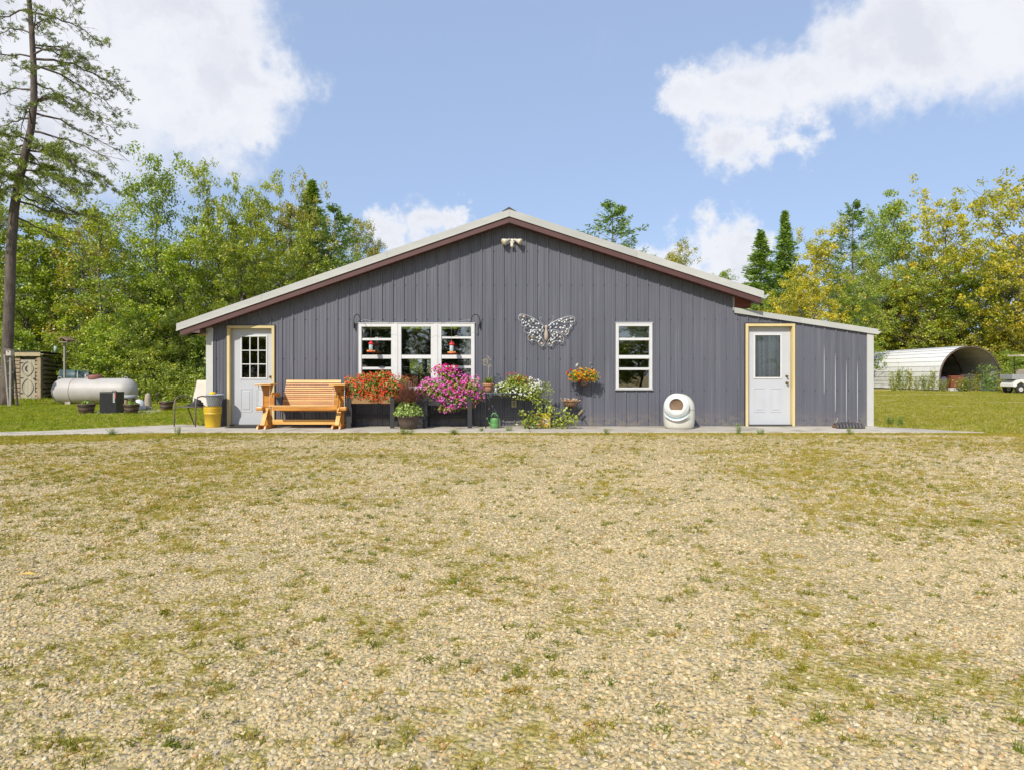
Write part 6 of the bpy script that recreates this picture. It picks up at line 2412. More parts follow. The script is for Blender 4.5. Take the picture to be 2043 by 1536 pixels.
# stack of yellow buckets with a grey pot on top
def buckets():
    Y = 14.2
    x = FX(424.5, Y)
    for i in range(4):
        z0 = i * .032
        root = thing('yellow_bucket', ['lowest yellow bucket of the stack beside the left corner', 'second yellow bucket from the bottom of the stack', 'third yellow bucket from the bottom of the stack', 'topmost yellow bucket of the stack, under the grey pot'][i], 'bucket', (x, Y, z0), .5 + i, 'nested yellow buckets')
        h = .335
        MB().lathe((0, 0, 0), [(0, .0), (.145, 0), (.150, .01), (.168, h - .06), (.176, h - .058), (.176, h - .045), (.169, h - .043), (.170, h - .012), (.180, h - .010), (.180, h), (.166, h), (.163, h - .04), (.142, .03)], 28).build('bucket', M_yel, root)
        if i == 3:
            pts = [(.178 * math.cos(a), .178 * math.sin(a) - .0, h - .05 - .13 * math.sin(a)) for a in [PI + PI * j / 14 for j in range(15)]]
            pts = [(p_[0], p_[1] - .01, h - .05 - .13 * math.sin(PI * j / 14)) for j, p_ in enumerate(pts)]
            MB().tube(pts, .004, 5).build('handle', Mk('pale_string', (.45, .42, .36)), root)
    zt = 3 * .032 + .335
    root = thing('basket_pot', 'grey lattice-pattern pot with a pale rim standing on the yellow buckets', 'plant pot', (FX(428, Y), Y, zt))
    h = .25
    grey = Mk('grey_resin', (.17, .18, .19), .55, (.13, .14, .15), 6)
    MB().lathe((0, 0, 0), [(0, 0), (.125, 0), (.13, .01), (.165, h - .03), (.17, h - .02)], 28).build('pot', grey, root)
    MB().lathe((0, 0, 0), [(.168, h - .028), (.186, h - .022), (.188, h), (.165, h), (.16, h - .03), (0, h - .04)], 28).build('rim', Mk('pale_grey_resin', (.38, .42, .46), .5), root)
    for i in range(20):
        for s in (-1, 1):
            a0 = 2 * PI * i / 20
            pts = []
            for j in range(6):
                t_ = j / 5
                a = a0 + s * .45 * t_
                r = .128 + .036 * t_ + .002
                pts.append((r * math.cos(a), r * math.sin(a), .02 + (h - .06) * t_))
            MB().tube(pts, .0035, 4, cap=False).build('lattice_strip', Mk('light_lattice', (.36, .36, .35), .6), root)
    mb = MB()
    for j in range(1):
        mb.lathe((0, 0, 0), [(0, -.03), (.055, -.025), (.078, .005), (.065, .035), (.03, .05), (0, .048)], 14)
    o = mb.build('gourd', Mk('yellow_gourd', (.80, .55, .02), .5, (.70, .38, .02), 20, .006, 30), None)
    o.location = (FX(424, Y), Y, zt + h - .0)
    tag(o, 'bright yellow gourd resting in the grey pot on the buckets', 'gourd')


buckets()

# ---------------------------------------------------------------- left lawn
def gpt(px, py, z=GZ):
    Y = FPX * (CAMH - z) / (py - HY)
    return Vector(((px - CX) * Y / FPX, Y, z))


def tank():
    Yt = 25.6
    c = P(190, 780, Yt)
    root = thing('propane_tank', 'long white propane tank with rounded ends lying on the lawn', 'tank', (c.x, Yt, GZ))
    s = Yt / FPX
    Rr, L = 25.2 * s, 165 * s / 2
    m = Mk('tank_paint', (.45, .43, .41), .5, (.35, .325, .30), 1.5, dirt=(.26, .20, .12), dscale=1.5, dlo=.55, dhi=.8)
    prof = []
    for i in range(9):
        a = PI / 2 * i / 8
        prof.append((Rr * math.sin(a), -L + Rr * .85 * (1 - math.cos(a))))
    prof2 = [(r, -h) for r, h in reversed(prof)]
    zc = Rr + .03
    MB().lathe((0, 0, zc), prof + prof2, 40, 'X').build('shell', m, root)
    MB().lathe((-.46 * L, 0, zc), [(Rr + .002, -.008), (Rr + .006, 0), (Rr + .002, .008)], 40, 'X').build('weld_seam', Mk('rust_line', (.14, .07, .04), .8), root)
    MB().lathe((.45 * L, 0, zc), [(Rr + .001, -.008), (Rr + .004, 0), (Rr + .001, .008)], 40, 'X').build('weld_seam', m, root)
    xd = (190 - 190) * s
    MB().lathe((.0, 0, zc + Rr - .03), [(.24, 0), (.25, .09), (.235, .13), (.18, .155), (0, .16)], 20).build('lid', Mk('rust_red_lid', (.26, .10, .08), .6, (.18, .06, .05), 5), root)
    for X in (-.85, .9):
        MB().box((X - .1, -.3, -.02), (X + .1, .3, .12)).build('foot', M_concrete, root)
    for X in (-.86 * L, .74 * L):
        MB().tube([(X - .07, 0, zc + Rr * .9), (X - .05, 0, zc + Rr + .05), (X + .05, 0, zc + Rr + .05), (X + .07, 0, zc + Rr * .9)], .012, 6).build('lifting_lug', m, root)
    MB().tube([(-.36, 0, zc + Rr - .02), (-.36, 0, zc + Rr + .13)], .03, 8).build('valve', m, root)


tank()


# log outhouse
def outhouse():
    Yo = 30.0
    s = Yo / FPX
    x0, x1 = FX(28, Yo), FX(82, Yo)
    depth_dir = Vector((P(125, 790, 33.0).x - x1, 3.0, 0))
    root = thing('outhouse', 'small log outhouse with a crescent moon cut in its plank door', 'outhouse', ((x0 + x1) / 2, Yo, GZ))
    O = root.location
    z0, zt = GZ, FZ(712, Yo)
    logm = Mk('peeled_log', (.36, .28, .18), .8, (.25, .19, .12), 5, .006, 20, dirt=(.14, .10, .07), dscale=3, dlo=.5, dhi=.7)
    logd = Mk('grey_log', (.17, .135, .11), .9, (.085, .068, .058), 5, .01, 16, stretch=(.4, 1, 2))
    rr = random.Random(3)
    nl = 11
    dx0, dx1 = FX(42, Yo), FX(71, Yo)
    for i in range(nl):
        za = z0 + .03 + i * (zt - z0 - .05) / nl
        zb = za + (zt - z0) / nl - .025
        for (a, b_) in ((x0, dx0 - .01), (dx1 + .01, x1)):
            MB().box((a + rr.uniform(-.02, .02), Yo - rr.uniform(.03, .07), za), (b_, Yo + .1, zb)).build('log', logm, root, O, bevel=.03)
    ns = 9
    ln = depth_dir.length
    ud = depth_dir.normalized()
    for i in range(ns):
        t0 = i / ns
        zz0, zz1 = z0 + .08 + (zt - z0 - .06) * t0, z0 + .08 + (zt - z0 - .06) * (i + 1) / ns
        p0 = Vector((x1 + .02, Yo + .05, (zz0 + zz1) / 2))
        p1 = p0 + ud * (ln + rr.uniform(-.05, .1)) + Vector((0, 0, -.02 * i))
        r = (zz1 - zz0) / 2 * .98
        npt = 7
        MB().tube([p0.lerp(p1, j / npt) + Vector((rr.uniform(-.02, .02), 0, rr.uniform(-.015, .015))) for j in range(npt + 1)], [r * rr.uniform(.88, 1.0) for _ in range(npt + 1)], 10).build('log', logd, root, O)
    MB().box((x1 - .11, Yo - .09, z0), (x1 + .04, Yo + .04, zt)).build('corner_board', logm, root, O, bevel=.01)
    wood = Mk('greyed_door_wood', (.40, .36, .27), .85, (.28, .25, .19), 6, .003, 30, stretch=(2, 1, .3))
    dtop = FZ(718, Yo)
    nb = 4
    for i in range(nb):
        a, b_ = dx0 + (dx1 - dx0) * i / nb, dx0 + (dx1 - dx0) * (i + 1) / nb
        MB().box((a + .004, Yo - .035, z0 + .04), (b_ - .004, Yo - .005, dtop)).build('door_plank', wood, root, O)
    cxd = (dx0 + dx1) / 2
    hw = (dx1 - dx0) / 2
    dark = Mk('dark_wood', (.06, .045, .035), .8)
    # bent-branch ornament: lens shapes
    for (za, zb) in ((FZ(721, Yo), FZ(751, Yo)), (FZ(755, Yo), FZ(790, Yo))):
        for sgn in (-1, 1):
            pts = [(cxd + sgn * hw * .78 * math.sin(PI * i / 10) ** .8, Yo - .055, za + (zb - za) * i / 10) for i in range(11)]
            MB().tube(pts, .012, 6).build('bent_branch', Mk('branch_brown', (.27, .24, .18), .8), root, O)
    # moon
    mz = FZ(736, Yo)
    vs = []
    for i in range(13):
        a = R(60) + R(240) * i / 12
        vs.append((cxd - .02 + .13 * math.cos(a) * .75, Yo - .0375, mz + .13 * math.sin(a)))
    inner_ = []
    for i in range(13):
        a = R(70) + R(220) * i / 12
        inner_.append((cxd + .03 + .11 * math.cos(a) * .72, Yo - .0375, mz + .115 * math.sin(a)))
    fs = [(i, i + 1, 13 + i + 1, 13 + i) for i in range(12)]
    MB().add(vs + inner_, fs).build('moon_cutout', Mk('black_gap', (.004, .004, .004), 1.0), root, O)
    for z in (FZ(724, Yo), FZ(754, Yo), FZ(784, Yo)):
        MB().box((dx0 - .05, Yo - .062, z - .015), (dx0 + .12, Yo - .052, z + .015)).build('hinge', M_black, root, O)
    MB().box((dx1 - .05, Yo - .075, FZ(757, Yo)), (dx1 + .04, Yo - .055, FZ(754, Yo))).build('latch', M_black, root, O)
    # lean roof with a pale fascia
    zr0, zr1 = FZ(711, Yo), FZ(703, Yo)
    fas = Mk('pale_fascia', (.42, .34, .21), .8, (.30, .24, .15), 6)
    MB().box((x0 - .1, Yo - .16, zr0), (x1 + .07, Yo - .12, zr1)).build('fascia', fas, root, O)
    p0 = Vector((x1 + .10, Yo - .14, (zr0 + zr1) / 2)); p1 = p0 + ud * (ln + .2); p1.z -= .02
    MB().bar(p0, p1, .04, zr1 - zr0, up=(1, 0, 0)).build('fascia', fas, root, O)
    mb = MB()
    q = ud * (ln + .3)
    mb.prism([(x0 - .12, Yo - .18, zr1 + .002), (x1 + .13, Yo - .18, zr1 + .002), (x1 + .13 + q.x, Yo - .18 + q.y, zr1 - .02), (x0 - .12 + q.x, Yo - .18 + q.y, zr1 - .02)], (0, 0, .04))
    fix_normals(mb.build('roof', Mk('dark_roofing', (.04, .042, .04), .8), root, O))
    MB().tube([(FX(73, Yo) + .3, Yo + .8, zr1), (FX(73, Yo) + .3, Yo + .8, zr1 + .30)], .07, 12).build('vent_pipe', Mk('green_pipe', (.30, .42, .36), .5), root, O)
    # rear body fill
    mb = MB()
    mb.prism([(x0 + .05, Yo + .12, z0), (x1 - .08, Yo + .12, z0), (x1 - .08 + q.x * .9, Yo + .12 + q.y * .88, z0), (x0 + .05 + q.x * .9, Yo + .12 + q.y * .88, z0)], (0, 0, zt - z0 - .02))
    fix_normals(mb.build('rear_wall', logd, root, O))


outhouse()


# birdhouse and ladder by the big pine
def ladder():
    Y = 24.0
    root = thing('wooden_ladder', 'grey wooden rails leaning together by the foot of the big pine', 'ladder', (FX(22, Y), Y, GZ))
    O = root.location
    gm = Mk('greyed_wood', (.30, .27, .23), .9, (.20, .18, .15), 6)
    a0, a1 = P(18, 806, Y), P(10, 708, Y + .2)
    b0, b1 = P(35, 806, Y), P(26, 700, Y + .2)
    a0.z = b0.z = GZ
    MB().bar(a0, a1, .085, .05).build('rail', gm, root, O)
    MB().bar(b0, b1, .05, .05).build('rail', Mk('dark_wood', (.06, .045, .035)), root, O)
    for t_ in (.35, .62, .85):
        MB().tube([a0.lerp(a1, t_), b0.lerp(b1, t_)], .012, 6).build('rung', gm, root, O)


ladder()
root = thing('birdhouse', 'small grey birdhouse with a round hole fixed in front of the big pine trunk', 'birdhouse', P(18.5, 710, 23.9))
gm = Mk('greyed_wood', (.30, .27, .23))
s = 23.9 / FPX
MB().box((-5 * s, -.05, 0), (5 * s, .12, 12 * s)).build('box', Mk('pale_birdhouse_wood', (.46, .40, .35), .8), root, bevel=.005)
MB().box((-6 * s, -.09, 12 * s), (6 * s, .14, 13.2 * s)).build('roof', gm, root)
MB().lathe((0, -.052, 7.5 * s), [(.0, 0), (.024, 0)], 12, 'Y').build('entrance_hole', Mk('black_gap', (.004, .004, .004)), root)
MB().box((-.03, .03, -1.75), (.03, .09, 0)).build('post', gm, root)


# feeder on a post
Y = 28.0
root = thing('bird_feeder', 'platform bird feeder with a slanted brown roof on a tall grey post', 'bird feeder', (FX(129, Y), Y, GZ))
O = root.location
MB().box((FX(127.5, Y), Y - .04, GZ), (FX(130.5, Y), Y + .04, FZ(684, Y))).build('post', gm, root, O)
MB().box((FX(124, Y), Y - .2, FZ(684, Y)), (FX(140, Y), Y + .2, FZ(682.5, Y))).build('tray', gm, root, O)
mb = MB()
mb.prism([(FX(124, Y), Y - .25, FZ(676, Y)), (FX(131, Y), Y - .25, FZ(672.5, Y)), (FX(143, Y), Y - .25, FZ(679, Y)), (FX(142, Y), Y - .25, FZ(681.5, Y)), (FX(131, Y), Y - .25, FZ(675, Y)), (FX(125, Y), Y - .25, FZ(678, Y))], (0, .5, 0))
fix_normals(mb.build('roof', Mk('weathered_brown', (.22, .14, .10), .8), root, O))
MB().box((FX(128, Y), Y - .1, FZ(682.4, Y)), (FX(136, Y), Y + .1, FZ(677, Y))).build('seed_box', Mk('dark_wood', (.06, .045, .035)), root, O)

# barrel smoker behind the tank
Y = 29.0
root = thing('metal_drum', 'blue green metal drum lying on its side with a rusty open end, behind the tank', 'drum', P(150, 752, Y))
m = Mk('blue_green_metal', (.055, .10, .11), .5, (.04, .07, .075), 4)
MB().lathe((0, 0, 0), [(.30, -.55), (.31, -.53), (.30, -.5), (.30, .0), (.31, .02), (.30, .04), (.30, .5), (.31, .52), (.28, .56), (0, .57)], 22, 'X').build('shell', m, root)
MB().lathe((0, 0, 0), [(.285, -.54), (.27, -.2), (0, -.18)], 22, 'X').build('inside', Mk('rusty_inside', (.16, .07, .035), .9, (.03, .02, .018), 5), root)
MB().lathe((0, 0, 0), [(.305, .1), (.312, .12), (.305, .14)], 22, 'X').build('hoop', Mk('pale_hoop', (.45, .47, .48), .5), root)
for X in (-.4, .4):
    MB().box((X - .04, -.2, GZ - P(0, 752, Y).z), (X + .04, .2, -.27)).build('leg', M_black, root)
root.rotation_euler = (0, 0, R(25))
root2 = thing('water_valve', 'short white valve sticking up behind the tank beside its red lid', 'valve', P(173, 757, 26.6))
MB().tube([(0, 0, -.5), (0, 0, .10)], .03, 8).build('pipe', Mk('white_pipe', (.6, .6, .58), .5), root2)
MB().tube([(-.08, 0, .05), (.06, 0, .05)], .022, 8).build('tap', Mk('white_pipe', (.6, .6, .58)), root2)


# half-barrel planters
def barrel_pot(label, px, pyb, Y, wpx, hpx, seed):
    s = Y / FPX
    p = pot('barrel_planter', label, (FX(px, Y), Y, -.01), wpx * s * .36, wpx * s * .5, hpx * s, Mk('barrel_brown', (.16, .10, .065), .7, (.10, .065, .045), 8), .02, 'planter', 2)
    rel_plants(p, 'leaf', seed, 90, .16, .17, hpx * s - .03, .045, (1.1, 1.3, 1.1), 'leaves')
    return p


barrel_pot('brown half-barrel planter left of the black box on the lawn', 172.5, 823, 19.5, 33, 19, 41)
barrel_pot('brown half-barrel planter right of the black box, in front of the round table', 262.5, 824, 19.4, 30, 19, 42)
p3 = barrel_pot('brown half-barrel planter standing alone farthest right on the lawn', 332, 818, 21.2, 27, 18, 43)

# black heater box with printed strip
Y = 19.6
root = thing('black_cabinet', 'black metal box with a red and white printed strip, between two barrel planters', 'cabinet', (FX(223.5, Y), Y, -.01))
O = root.location
MB().box((FX(207, Y), Y - .2, -.01), (FX(240, Y), Y + .2, FZ(783, Y))).build('case', Mk('black_enamel', (.014, .014, .015), .35, (.025, .025, .026), 8), root, O, bevel=.006)
MB().box((FX(206.5, Y), Y - .205, FZ(783, Y) + .001), (FX(240.5, Y), Y + .205, FZ(781.5, Y))).build('lid', M_black, root, O, bevel=.003)
MB().box((FX(233.5, Y), Y - .2025, FZ(802, Y)), (FX(237, Y), Y - .2005, FZ(783.5, Y))).build('printed_strip', Mk('print_white', (.55, .55, .52), .5), root, O)
for i in range(6):
    z = FZ(785.5 + i * 2.7, Y)
    MB().box((FX(234, Y), Y - .2045, z - .014), (FX(236.4, Y), Y - .203, z + .002)).build('printed_letter', Mk('print_grey', (.12, .16, .15), .6), root, O)
MB().box((FX(237.6, Y), Y - .2035, FZ(793, Y)), (FX(239.4, Y), Y - .2008, FZ(784, Y))).build('red_mark', Mk('print_red', (.45, .03, .02), .5), root, O)
MB().tube([(FX(226, Y), Y - .05, FZ(782, Y)), (FX(229, Y), Y - .08, FZ(779, Y)), (FX(233, Y), Y - .08, FZ(779, Y)), (FX(236, Y), Y - .05, FZ(782, Y))], .012, 6).build('handle', M_black, root, O)

# round stone table behind the planter
Y = 20.8
root = thing('stone_table', 'round weathered table with a stout leg behind the second barrel planter', 'table', (FX(256, Y), Y, 0))
MB().lathe((0, 0, 0), [(0, FZ(794, Y)), (.24, FZ(794, Y)), (.25, FZ(792, Y)), (.25, FZ(788, Y)), (0, FZ(787.5, Y))], 24).build('tabletop', Mk('pale_grey_stone', (.36, .37, .37), .8, (.28, .28, .28), 8), root)
for a in (0.6, 2.7, 4.8):
    MB().tube([(.17 * math.cos(a), .17 * math.sin(a), 0), (.15 * math.cos(a), .15 * math.sin(a), FZ(794, Y))], .045, 8).build('leg', Mk('log_leg', (.30, .22, .13), .9, (.2, .14, .08), 7), root)
Y = 21.5
root = thing('plastic_dome', 'small white plastic dome on the slab left of the stone cone', 'dome', (FX(277, Y), Y, -.01))
MB().lathe((0, 0, 0), [(.19, 0), (.185, .12), (.15, .24), (.09, .31), (0, .335)], 20).build('dome', Mk('white_plastic', (.66, .68, .70), .4), root)
Y = 21.9
root = thing('stone_cone', 'tapered rough stone post on a wider foot, standing on the lawn', 'ornament', (FX(295, Y), Y, -.01))
mst = Mk('rough_tan_stone', (.36, .30, .22), .95, (.25, .20, .15), 9, .02, 20)
MB().lathe((0, 0, 0), [(.11, .07), (.095, .3), (.075, FZ(785, Y) - .01), (.03, FZ(784, Y) + .01), (0, FZ(784, Y) + .01)], 12).build('shaft', mst, root)
MB().lathe((0, 0, 0), [(.16, -.02), (.15, .05), (.11, .085), (0, .09)], 14).build('foot', mst, root)
# shepherd hook, black lantern post
Y = 23.5
mb = MB()
mb.tube([(FX(291, Y), Y, GZ), (FX(290.5, Y), Y, FZ(752, Y)), (FX(290, Y), Y, FZ(748, Y)), (FX(287, Y), Y, FZ(745, Y)), (FX(284, Y), Y, FZ(748, Y))], .010, 6)
finish('shepherd_hook', mb, M_black, 'thin black shepherd hook in the lawn right of the tank', 'hook', (FX(291, Y), Y, GZ))
Y = 30
root = thing('charcoal_grill', 'black park grill on a post in the long grass right of the tank', 'grill', (FX(314, Y), Y, GZ))
O = root.location
for a in (310.5, 313.5, 316.5):
    MB().tube([(FX(a, Y), Y, GZ), (FX(a, Y), Y, FZ(752, Y))], .03, 6).build('leg', M_black, root, O)
MB().box((FX(309, Y), Y - .15, FZ(754, Y)), (FX(319, Y), Y + .15, FZ(749, Y))).build('fire_box', Mk('grey_grill', (.22, .21, .20), .7), root, O)
for zq in (757, 763, 769):
    MB().box((FX(310, Y), Y - .03, FZ(zq, Y)), (FX(317, Y), Y + .03, FZ(zq - 1.5, Y))).build('rung', M_black, root, O)
mb = MB().lathe((0, 0, 0), [(0, -.06), (.05, -.03), (.06, .02), (.03, .07), (0, .08)], 10)
o = mb.build('tree_stump_knob', Mk('dark_wood', (.06, .045, .035)), None)
o.name = 'wooden_ball'
o.location = P(314, 787, 25.0)
tag(o, 'small dark wooden ball on a stake above the lone barrel planter', 'ornament')
mb = MB()
mb.tube([P(314, 787, 25.0), Vector((FX(314, 25.0), 25.0, GZ))], .008, 5)
finish('garden_stake', mb, M_black, 'thin stake carrying the small dark wooden ball', 'stake', (FX(314, 25.0), 25.0, GZ))


# ---------------------------------------------------------------- right side: arched shelter, cart, weeds
def shelter():
    Ys, Ye = 47.0, 63.0
    cx_, Rr = 31.55, 2.14
    zl = FZ(690, Ys) - Rr
    root = thing('arched_shelter', 'open-ended arched shelter of white horizontal metal sheets behind the lean-to', 'shelter', (cx_, Ys, GZ))
    O = root.location
    white = Mk('white_sheet_metal', (.80, .80, .80), .45, (.72, .72, .72), 2, dirt=(.40, .36, .30), dscale=.8, dlo=.6, dhi=.85)
    inner_m = Mk('galvanised_inside', (.55, .54, .50), .6, (.45, .44, .40), 2)
    # profile: short walls then half circle, divided into lapped sheets
    prof = [(-Rr, GZ + .08)]
    nw = 3
    for i in range(1, nw + 1):
        prof.append((-Rr, GZ + .08 + (zl - GZ - .08) * i / nw))
    na = 18
    for i in range(1, na + 1):
        a = PI - PI * i / na
        prof.append((Rr * math.cos(a), zl + Rr * math.sin(a)))
    for i in range(nw - 1, -1, -1):
        prof.append((Rr, GZ + .08 + (zl - GZ - .08) * i / nw))
    for i in range(len(prof) - 1):
        (xa, za), (xb, zb) = prof[i], prof[i + 1]
        mid = Vector(((xa + xb) / 2, 0, (za + zb) / 2 - zl if (za + zb) / 2 > zl else 0)).normalized()
        o1, o2 = mid * .005, mid * .030
        left = i < (len(prof) - 1) / 2
        # each sheet laps over the one below
        A0, A1 = (o2, o1) if left else (o1, o2)
        p = [Vector((cx_ + xa, Ys, za)) + A0, Vector((cx_ + xb, Ys, zb)) + A1]
        mb = MB()
        q = [Vector((v_.x, Ye, v_.z)) for v_ in p]
        mb.add([p[0], p[1], q[1], q[0]], [(0, 1, 2, 3)])
        p2 = [v_ - mid * .004 for v_ in p]
        q2 = [v_ - mid * .004 for v_ in q]
        mb.add([p[0], q[0], q2[0], p2[0]] if left else [p[1], q[1], q2[1], p2[1]], [(0, 1, 2, 3)])
        mb.build('sheet', white, root, O)
        mi = MB()
        pi_ = [Vector((cx_ + xa * .985, Ys + .01, zl + (za - zl) * .985)), Vector((cx_ + xb * .985, Ys + .01, zl + (zb - zl) * .985))]
        mi.add([pi_[0], pi_[1], Vector((pi_[1].x, Ye, pi_[1].z)), Vector((pi_[0].x, Ye, pi_[0].z))], [(0, 1, 2, 3)])
        mi.build('inner_sheet', inner_m, root, O)
    tube_m = Mk('rusty_tube', (.12, .075, .05), .6)
    for y in (Ys + .02, Ys + 4, Ys + 8, Ys + 12):
        pts = [Vector((cx_ + px_ * .965, y, zl + (pz_ - zl) * .965)) for px_, pz_ in prof]
        MB().tube(pts, .05, 8).build('arch_tube', tube_m, root, O)
    MB().tube([(cx_ - 1.6, Ys + 4, zl + .95), (cx_ + 1.6, Ys + 4, zl + .95)], .035, 6).build('cross_tube', tube_m, root, O)
    MB().box((cx_ - Rr - .06, Ys, GZ), (cx_ - Rr + .1, Ye, GZ + .09)).build('base_rail', Mk('dark_wood', (.06, .045, .035)), root, O)
    MB().box((cx_ + Rr - .1, Ys, GZ), (cx_ + Rr + .06, Ye, GZ + .09)).build('base_rail', Mk('dark_wood', (.06, .045, .035)), root, O)
    mb = MB()
    pts = [(cx_ + px_ * .97, Ye - .05, zl + (pz_ - zl) * .97) for px_, pz_ in prof]
    mb.add(pts, [tuple(range(len(pts)))])
    mb.build('rear_wall', Mk('grey_tarp', (.20, .20, .21), .8), root, O)
    # stored things inside
    def st(name, lab, cat_, a, b_, m):
        org = ((a[0] + b_[0]) / 2, (a[1] + b_[1]) / 2, a[2])
        o_ = MB().box(a, b_).build(name, m, None, Vector(org), bevel=.03)
        tag(o_, lab, cat_)
    st('wooden_crate', 'reddish brown wooden crate in the mouth of the arched shelter', 'crate', (cx_ - .55, Ys + 1.2, GZ), (cx_ + .35, Ys + 2.1, GZ + 1.05), Mk('red_crate_wood', (.20, .06, .03), .8))
    st('machine_cover', 'dark machine under a cover inside the arched shelter on the right', 'machine', (cx_ + .5, Ys + 1.6, GZ), (cx_ + 1.5, Ys + 3.0, GZ + 1.15), Mk('dark_cover', (.05, .045, .05), .8))
    st('plastic_bin', 'violet grey bin near the left wall inside the arched shelter', 'bin', (cx_ - 1.75, Ys + .9, GZ), (cx_ - 1.05, Ys + 1.7, GZ + .95), Mk('violet_bin', (.10, .08, .15), .7))
    st('foam_block', 'white foam block on the grass at the shelter mouth', 'block', (cx_ - 1.75, Ys - .6, GZ), (cx_ - .9, Ys - .3, GZ + .22), M_cornerw)
    st('blue_drum', 'dull blue drum just inside the right edge of the shelter mouth', 'drum', (cx_ + 1.35, Ys + .3, GZ), (cx_ + 1.9, Ys + .9, GZ + .9), Mk('dull_blue', (.10, .17, .20), .6))


shelter()


def cart():
    Y = 41.0
    s = Y / FPX
    x0 = FX(2007, Y)
    root = thing('golf_cart', 'white utility cart with grey cargo box and beige canopy at the right edge', 'golf cart', (x0 + 1.2, Y, GZ))
    O = root.location
    wht = Mk('cart_white', (.66, .65, .62), .35)
    mb = MB()
    z = lambda py: FZ(py, Y)
    poly = [(x0 + .02, z(771)), (x0 + .05, z(766)), (x0 + .25, z(758)), (x0 + .55, z(757)), (x0 + 1.1, z(758)), (x0 + 1.6, z(760)), (x0 + 2.1, z(752)), (x0 + 2.4, z(756)), (x0 + 2.45, z(770)), (x0 + 2.1, z(774)), (x0 + .75, z(774)), (x0 + .70, z(766)), (x0 + .5, z(762)), (x0 + .3, z(766)), (x0 + .2, z(772))]
    mb.prism([(a, Y - .55, b_) for a, b_ in poly], (0, 1.1, 0))
    fix_normals(mb.build('body', wht, root, O, bevel=.02))
    MB().box((x0 + .0, Y - .52, z(757)), (x0 + .92, Y + .52, z(747))).build('cargo_box', Mk('grey_cargo', (.30, .31, .32), .6), root, O, bevel=.015)
    MB().box((x0 + .98, Y - .48, z(757)), (x0 + 1.5, Y + .48, z(751))).build('seat', Mk('tan_seat', (.42, .36, .27), .6), root, O, bevel=.03)
    MB().box((x0 + .95, Y - .48, z(750)), (x0 + 1.08, Y + .48, z(737))).build('seat_back', Mk('tan_seat', (.42, .36, .27)), root, O, bevel=.03)
    MB().box((x0 + .48, Y - .55, z(711.5)), (x0 + 2.3, Y + .55, z(708.5))).build('canopy', Mk('beige_canopy', (.58, .52, .42), .5), root, O, bevel=.02)
    for X in (x0 + .9, x0 + 2.15):
        for yy in (-.5, .5):
            MB().tube([(X, Y + yy, z(755)), (X - .05, Y + yy, z(711))], .02, 6).build('canopy_post', M_black, root, O)
    for X in (x0 + .5, x0 + 2.05):
        for yy in (-.55, .45):
            w = MB().lathe((X, Y + yy + .1, GZ + .27), [(.14, -.10), (.25, -.10), (.27, -.07), (.27, .07), (.25, .10), (.14, .10)], 24, 'Y').build('wheel', Mk('tyre_rubber', (.02, .02, .02), .8), root, O)
            MB().lathe((X, Y + yy + .1, GZ + .27), [(.142, -.085), (.10, -.06), (.05, -.09), (0, -.095)], 20, 'Y').build('hubcap', Mk('hub_white', (.55, .54, .50), .4), w, O)


cart()


# weeds: stems with leaves
def weed_mesh(seed, H, R0, nst=9, per=60, ls=.045):
    g = np.random.default_rng(seed)
    rr = random.Random(seed)
    mb = MB()
    C = []
    for i in range(nst):
        a, r = rr.uniform(0, 2 * PI), rr.uniform(.1, 1) * R0
        top = Vector((r * math.cos(a), r * math.sin(a), H * rr.uniform(.6, 1.05)))
        b0 = Vector((r * .4 * math.cos(a), r * .4 * math.sin(a), 0))
        mb.tube([b0, b0.lerp(top, .5) + Vector((0, 0, .04 * H)), top], [.008, .006, .003], 4, cap=False)
        for k in range(per):
            f = rr.uniform(.08, 1.02)
            p_ = b0.lerp(top, f)
            C.append((p_.x + rr.gauss(0, .07 * (1.1 - f) + .03), p_.y + rr.gauss(0, .07), p_.z + rr.gauss(0, .03)))
    C = np.array(C)
    n = len(C)
    N = unit(g.normal(size=(n, 3)) * .7 + np.array([0, -.3, .6]))
    T = unit(np.cross(N, g.normal(size=N.shape)))
    s = ls * g.uniform(.6, 1.3, n)[:, None]
    vs, qs = quads_from(C, T * s, np.cross(N, T) * s * .38)
    leaves = fast_mesh('leaves', vs, qs, M_pl, {'tint': np.clip(g.normal(.55, .28, n) + (C[:, 2] / H > .85) * .3, 0, 1)})
    st_ = bpy.data.meshes.new('stems')
    st_.from_pydata(mb.v, [], mb.f)
    st_.materials.append(Mk('green_stem', (.16, .20, .05)))
    return leaves, st_


WM = [weed_mesh(91, 1.0, .35), weed_mesh(92, 1.0, .45, 12), weed_mesh(93, 1.0, .25, 7)]


def weed(k, pos, h, w, colr, label, group=None, cat='weed'):
    root = thing('weed', label, cat, pos, (k * 1.7 + pos[0]) % 6.28, group)
    root.scale = (w, w, h)
    l = obj_mesh('leaves', WM[k % 3][0], root, None, colr)
    obj_mesh('stems', WM[k % 3][1], root)


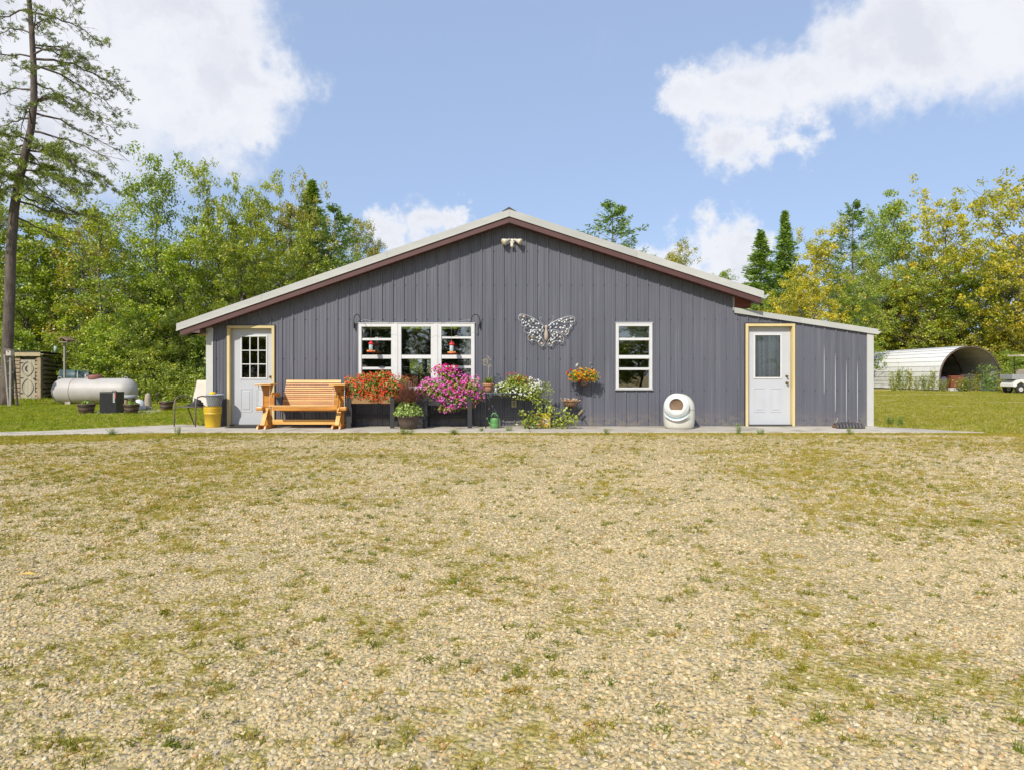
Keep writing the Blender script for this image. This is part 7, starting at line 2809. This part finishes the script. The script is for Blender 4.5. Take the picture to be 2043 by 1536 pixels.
wl = [(1783, 776, 46.5, 1.5, 1.6, 'broad clump of yellow green weeds nearest the lean-to along the white shelter wall'), (1800, 776, 46.3, 1.75, 1.1, 'tallest slim goldenrod in front of the white shelter wall'), (1815, 776, 46.4, 1.45, 1.3, 'goldenrod clump third from the left along the white shelter wall'),
      (1829, 776, 46.5, 1.1, .9, 'short weed standing alone in front of the white shelter wall'), (1847, 776, 46.3, 1.25, 1.3, 'bushy weed left of the shelter mouth'), (1861, 776, 46.2, 1.55, 1.2, 'tall weed touching the left edge of the shelter mouth'), (1880, 778, 45.5, .9, 1.5, 'low leafy weeds before the left foot of the arch'),
      (1925, 777, 45.5, 1.0, 1.8, 'wide weed patch in the middle of the shelter mouth'), (1950, 776, 45.8, 1.3, 1.6, 'weed clump right of the middle of the shelter mouth'), (1972, 776, 45.5, 1.9, 1.5, 'tall dark green weed at the right of the shelter mouth'), (1992, 776, 45.3, 1.3, 1.8, 'flowering weed at the right foot of the arch'), (2002, 778, 44.2, .9, 1.2, 'low weed between the arch and the golf cart')]
for i, (px, py, Y, h, w, lab) in enumerate(wl):
    weed(i, (FX(px, Y), Y, GZ), h, w, [(1.35, 1.15, .7), (1.2, 1.1, .8), (1.5, 1.15, .6)][i % 3] if 'dark' not in lab else (.8, 1, .9), lab)
# long grass and goldenrod right of the tank
wl = [(300, 27.5, 1.0, 1.5), (322, 28.5, 1.5, 1.7), (338, 28.0, 1.6, 1.6), (352, 28.6, 1.5, 1.6), (368, 28.2, 1.3, 1.7), (384, 28.4, 1.3, 1.6), (400, 28.0, 1.2, 1.5), (283, 29.0, 1.3, 1.6), (345, 26.8, .8, 1.6), (375, 26.8, .7, 1.6), (395, 26.5, .7, 1.4)]
pos_names = ['left of the black grill', 'right behind the black grill', 'just right of the black grill', 'tallest in the middle of the tall weeds', 'right of the tallest weeds', 'near the house corner, second row', 'at the house corner, second row', 'at the right end of the tank', 'low in front of the tall weeds', 'low near the garden chair', 'lowest beside the house corner']
for i, (px, Y, h, w) in enumerate(wl):
    weed(i, (FX(px, Y), Y, GZ), h, w, [(1.4, 1.3, .8), (1.2, 1.2, .8)][i % 2], 'clump of yellow green weeds ' + pos_names[i])
# weeds on the slab edge
for i, (px, Y, h, w, lab, c_) in enumerate([(1474, 12.75, .22, .22, 'white-flowered weed at the slab edge left of the right door', (1.0, 1.2, 1.2)), (1518, 12.7, .11, .2, 'small weed at the slab edge under the right door', (1.1, 1.2, .8)), (1695, 12.7, .14, .3, 'small weed at the slab edge before the ribbed cover', (1.3, 1.3, .8)),
                                            (225, 12.55, .13, .3, 'little weed at the edge of the walk left of the chair', (.9, 1.1, .8)), (355, 12.6, .18, .16, 'thin weed at the walk edge below the chair', (1.1, 1.1, .9)), (1210, 12.72, .12, .3, 'small grass tuft at the slab edge left of the litter box', (1.3, 1.2, .7)), (1795, 14.9, .22, .3, 'dark thin weed behind the right end of the slab', (.7, 1, .8)), (1775, 15.2, .20, .3, 'dark weed in the shade of the lean-to corner', (.7, 1, .8)),
                                            (960, 13.2, .10, .25, 'tiny weed on the slab left of the watering can', (1, 1.1, .8)), (1016, 13.3, .12, .25, 'tiny weed on the slab right of the watering can', (1, 1.1, .8)), (810, 12.7, .12, .4, 'grass tuft at the slab edge before the purple grass', (1.3, 1.3, .8)), (905, 12.7, .1, .45, 'grass tuft at the slab edge before the magenta petunias', (1.3, 1.3, .8))]):
    weed(i, (FX(px, Y), Y, GZ), h, w, c_, lab)
mb = MB()
mb.add([(0, 0, 0), (.05, .02, .012), (.11, .0, .004), (.05, -.025, .010)], [(0, 1, 2, 3)])
q = gpt(34, 1157)
o = mb.build('fallen_leaf', Mk('yellow_leaf', (.58, .38, .08), .7), None)
o.location = (q.x, q.y, GZ + .03)
tag(o, 'yellow fallen leaf on the gravel near the left edge', 'leaf')
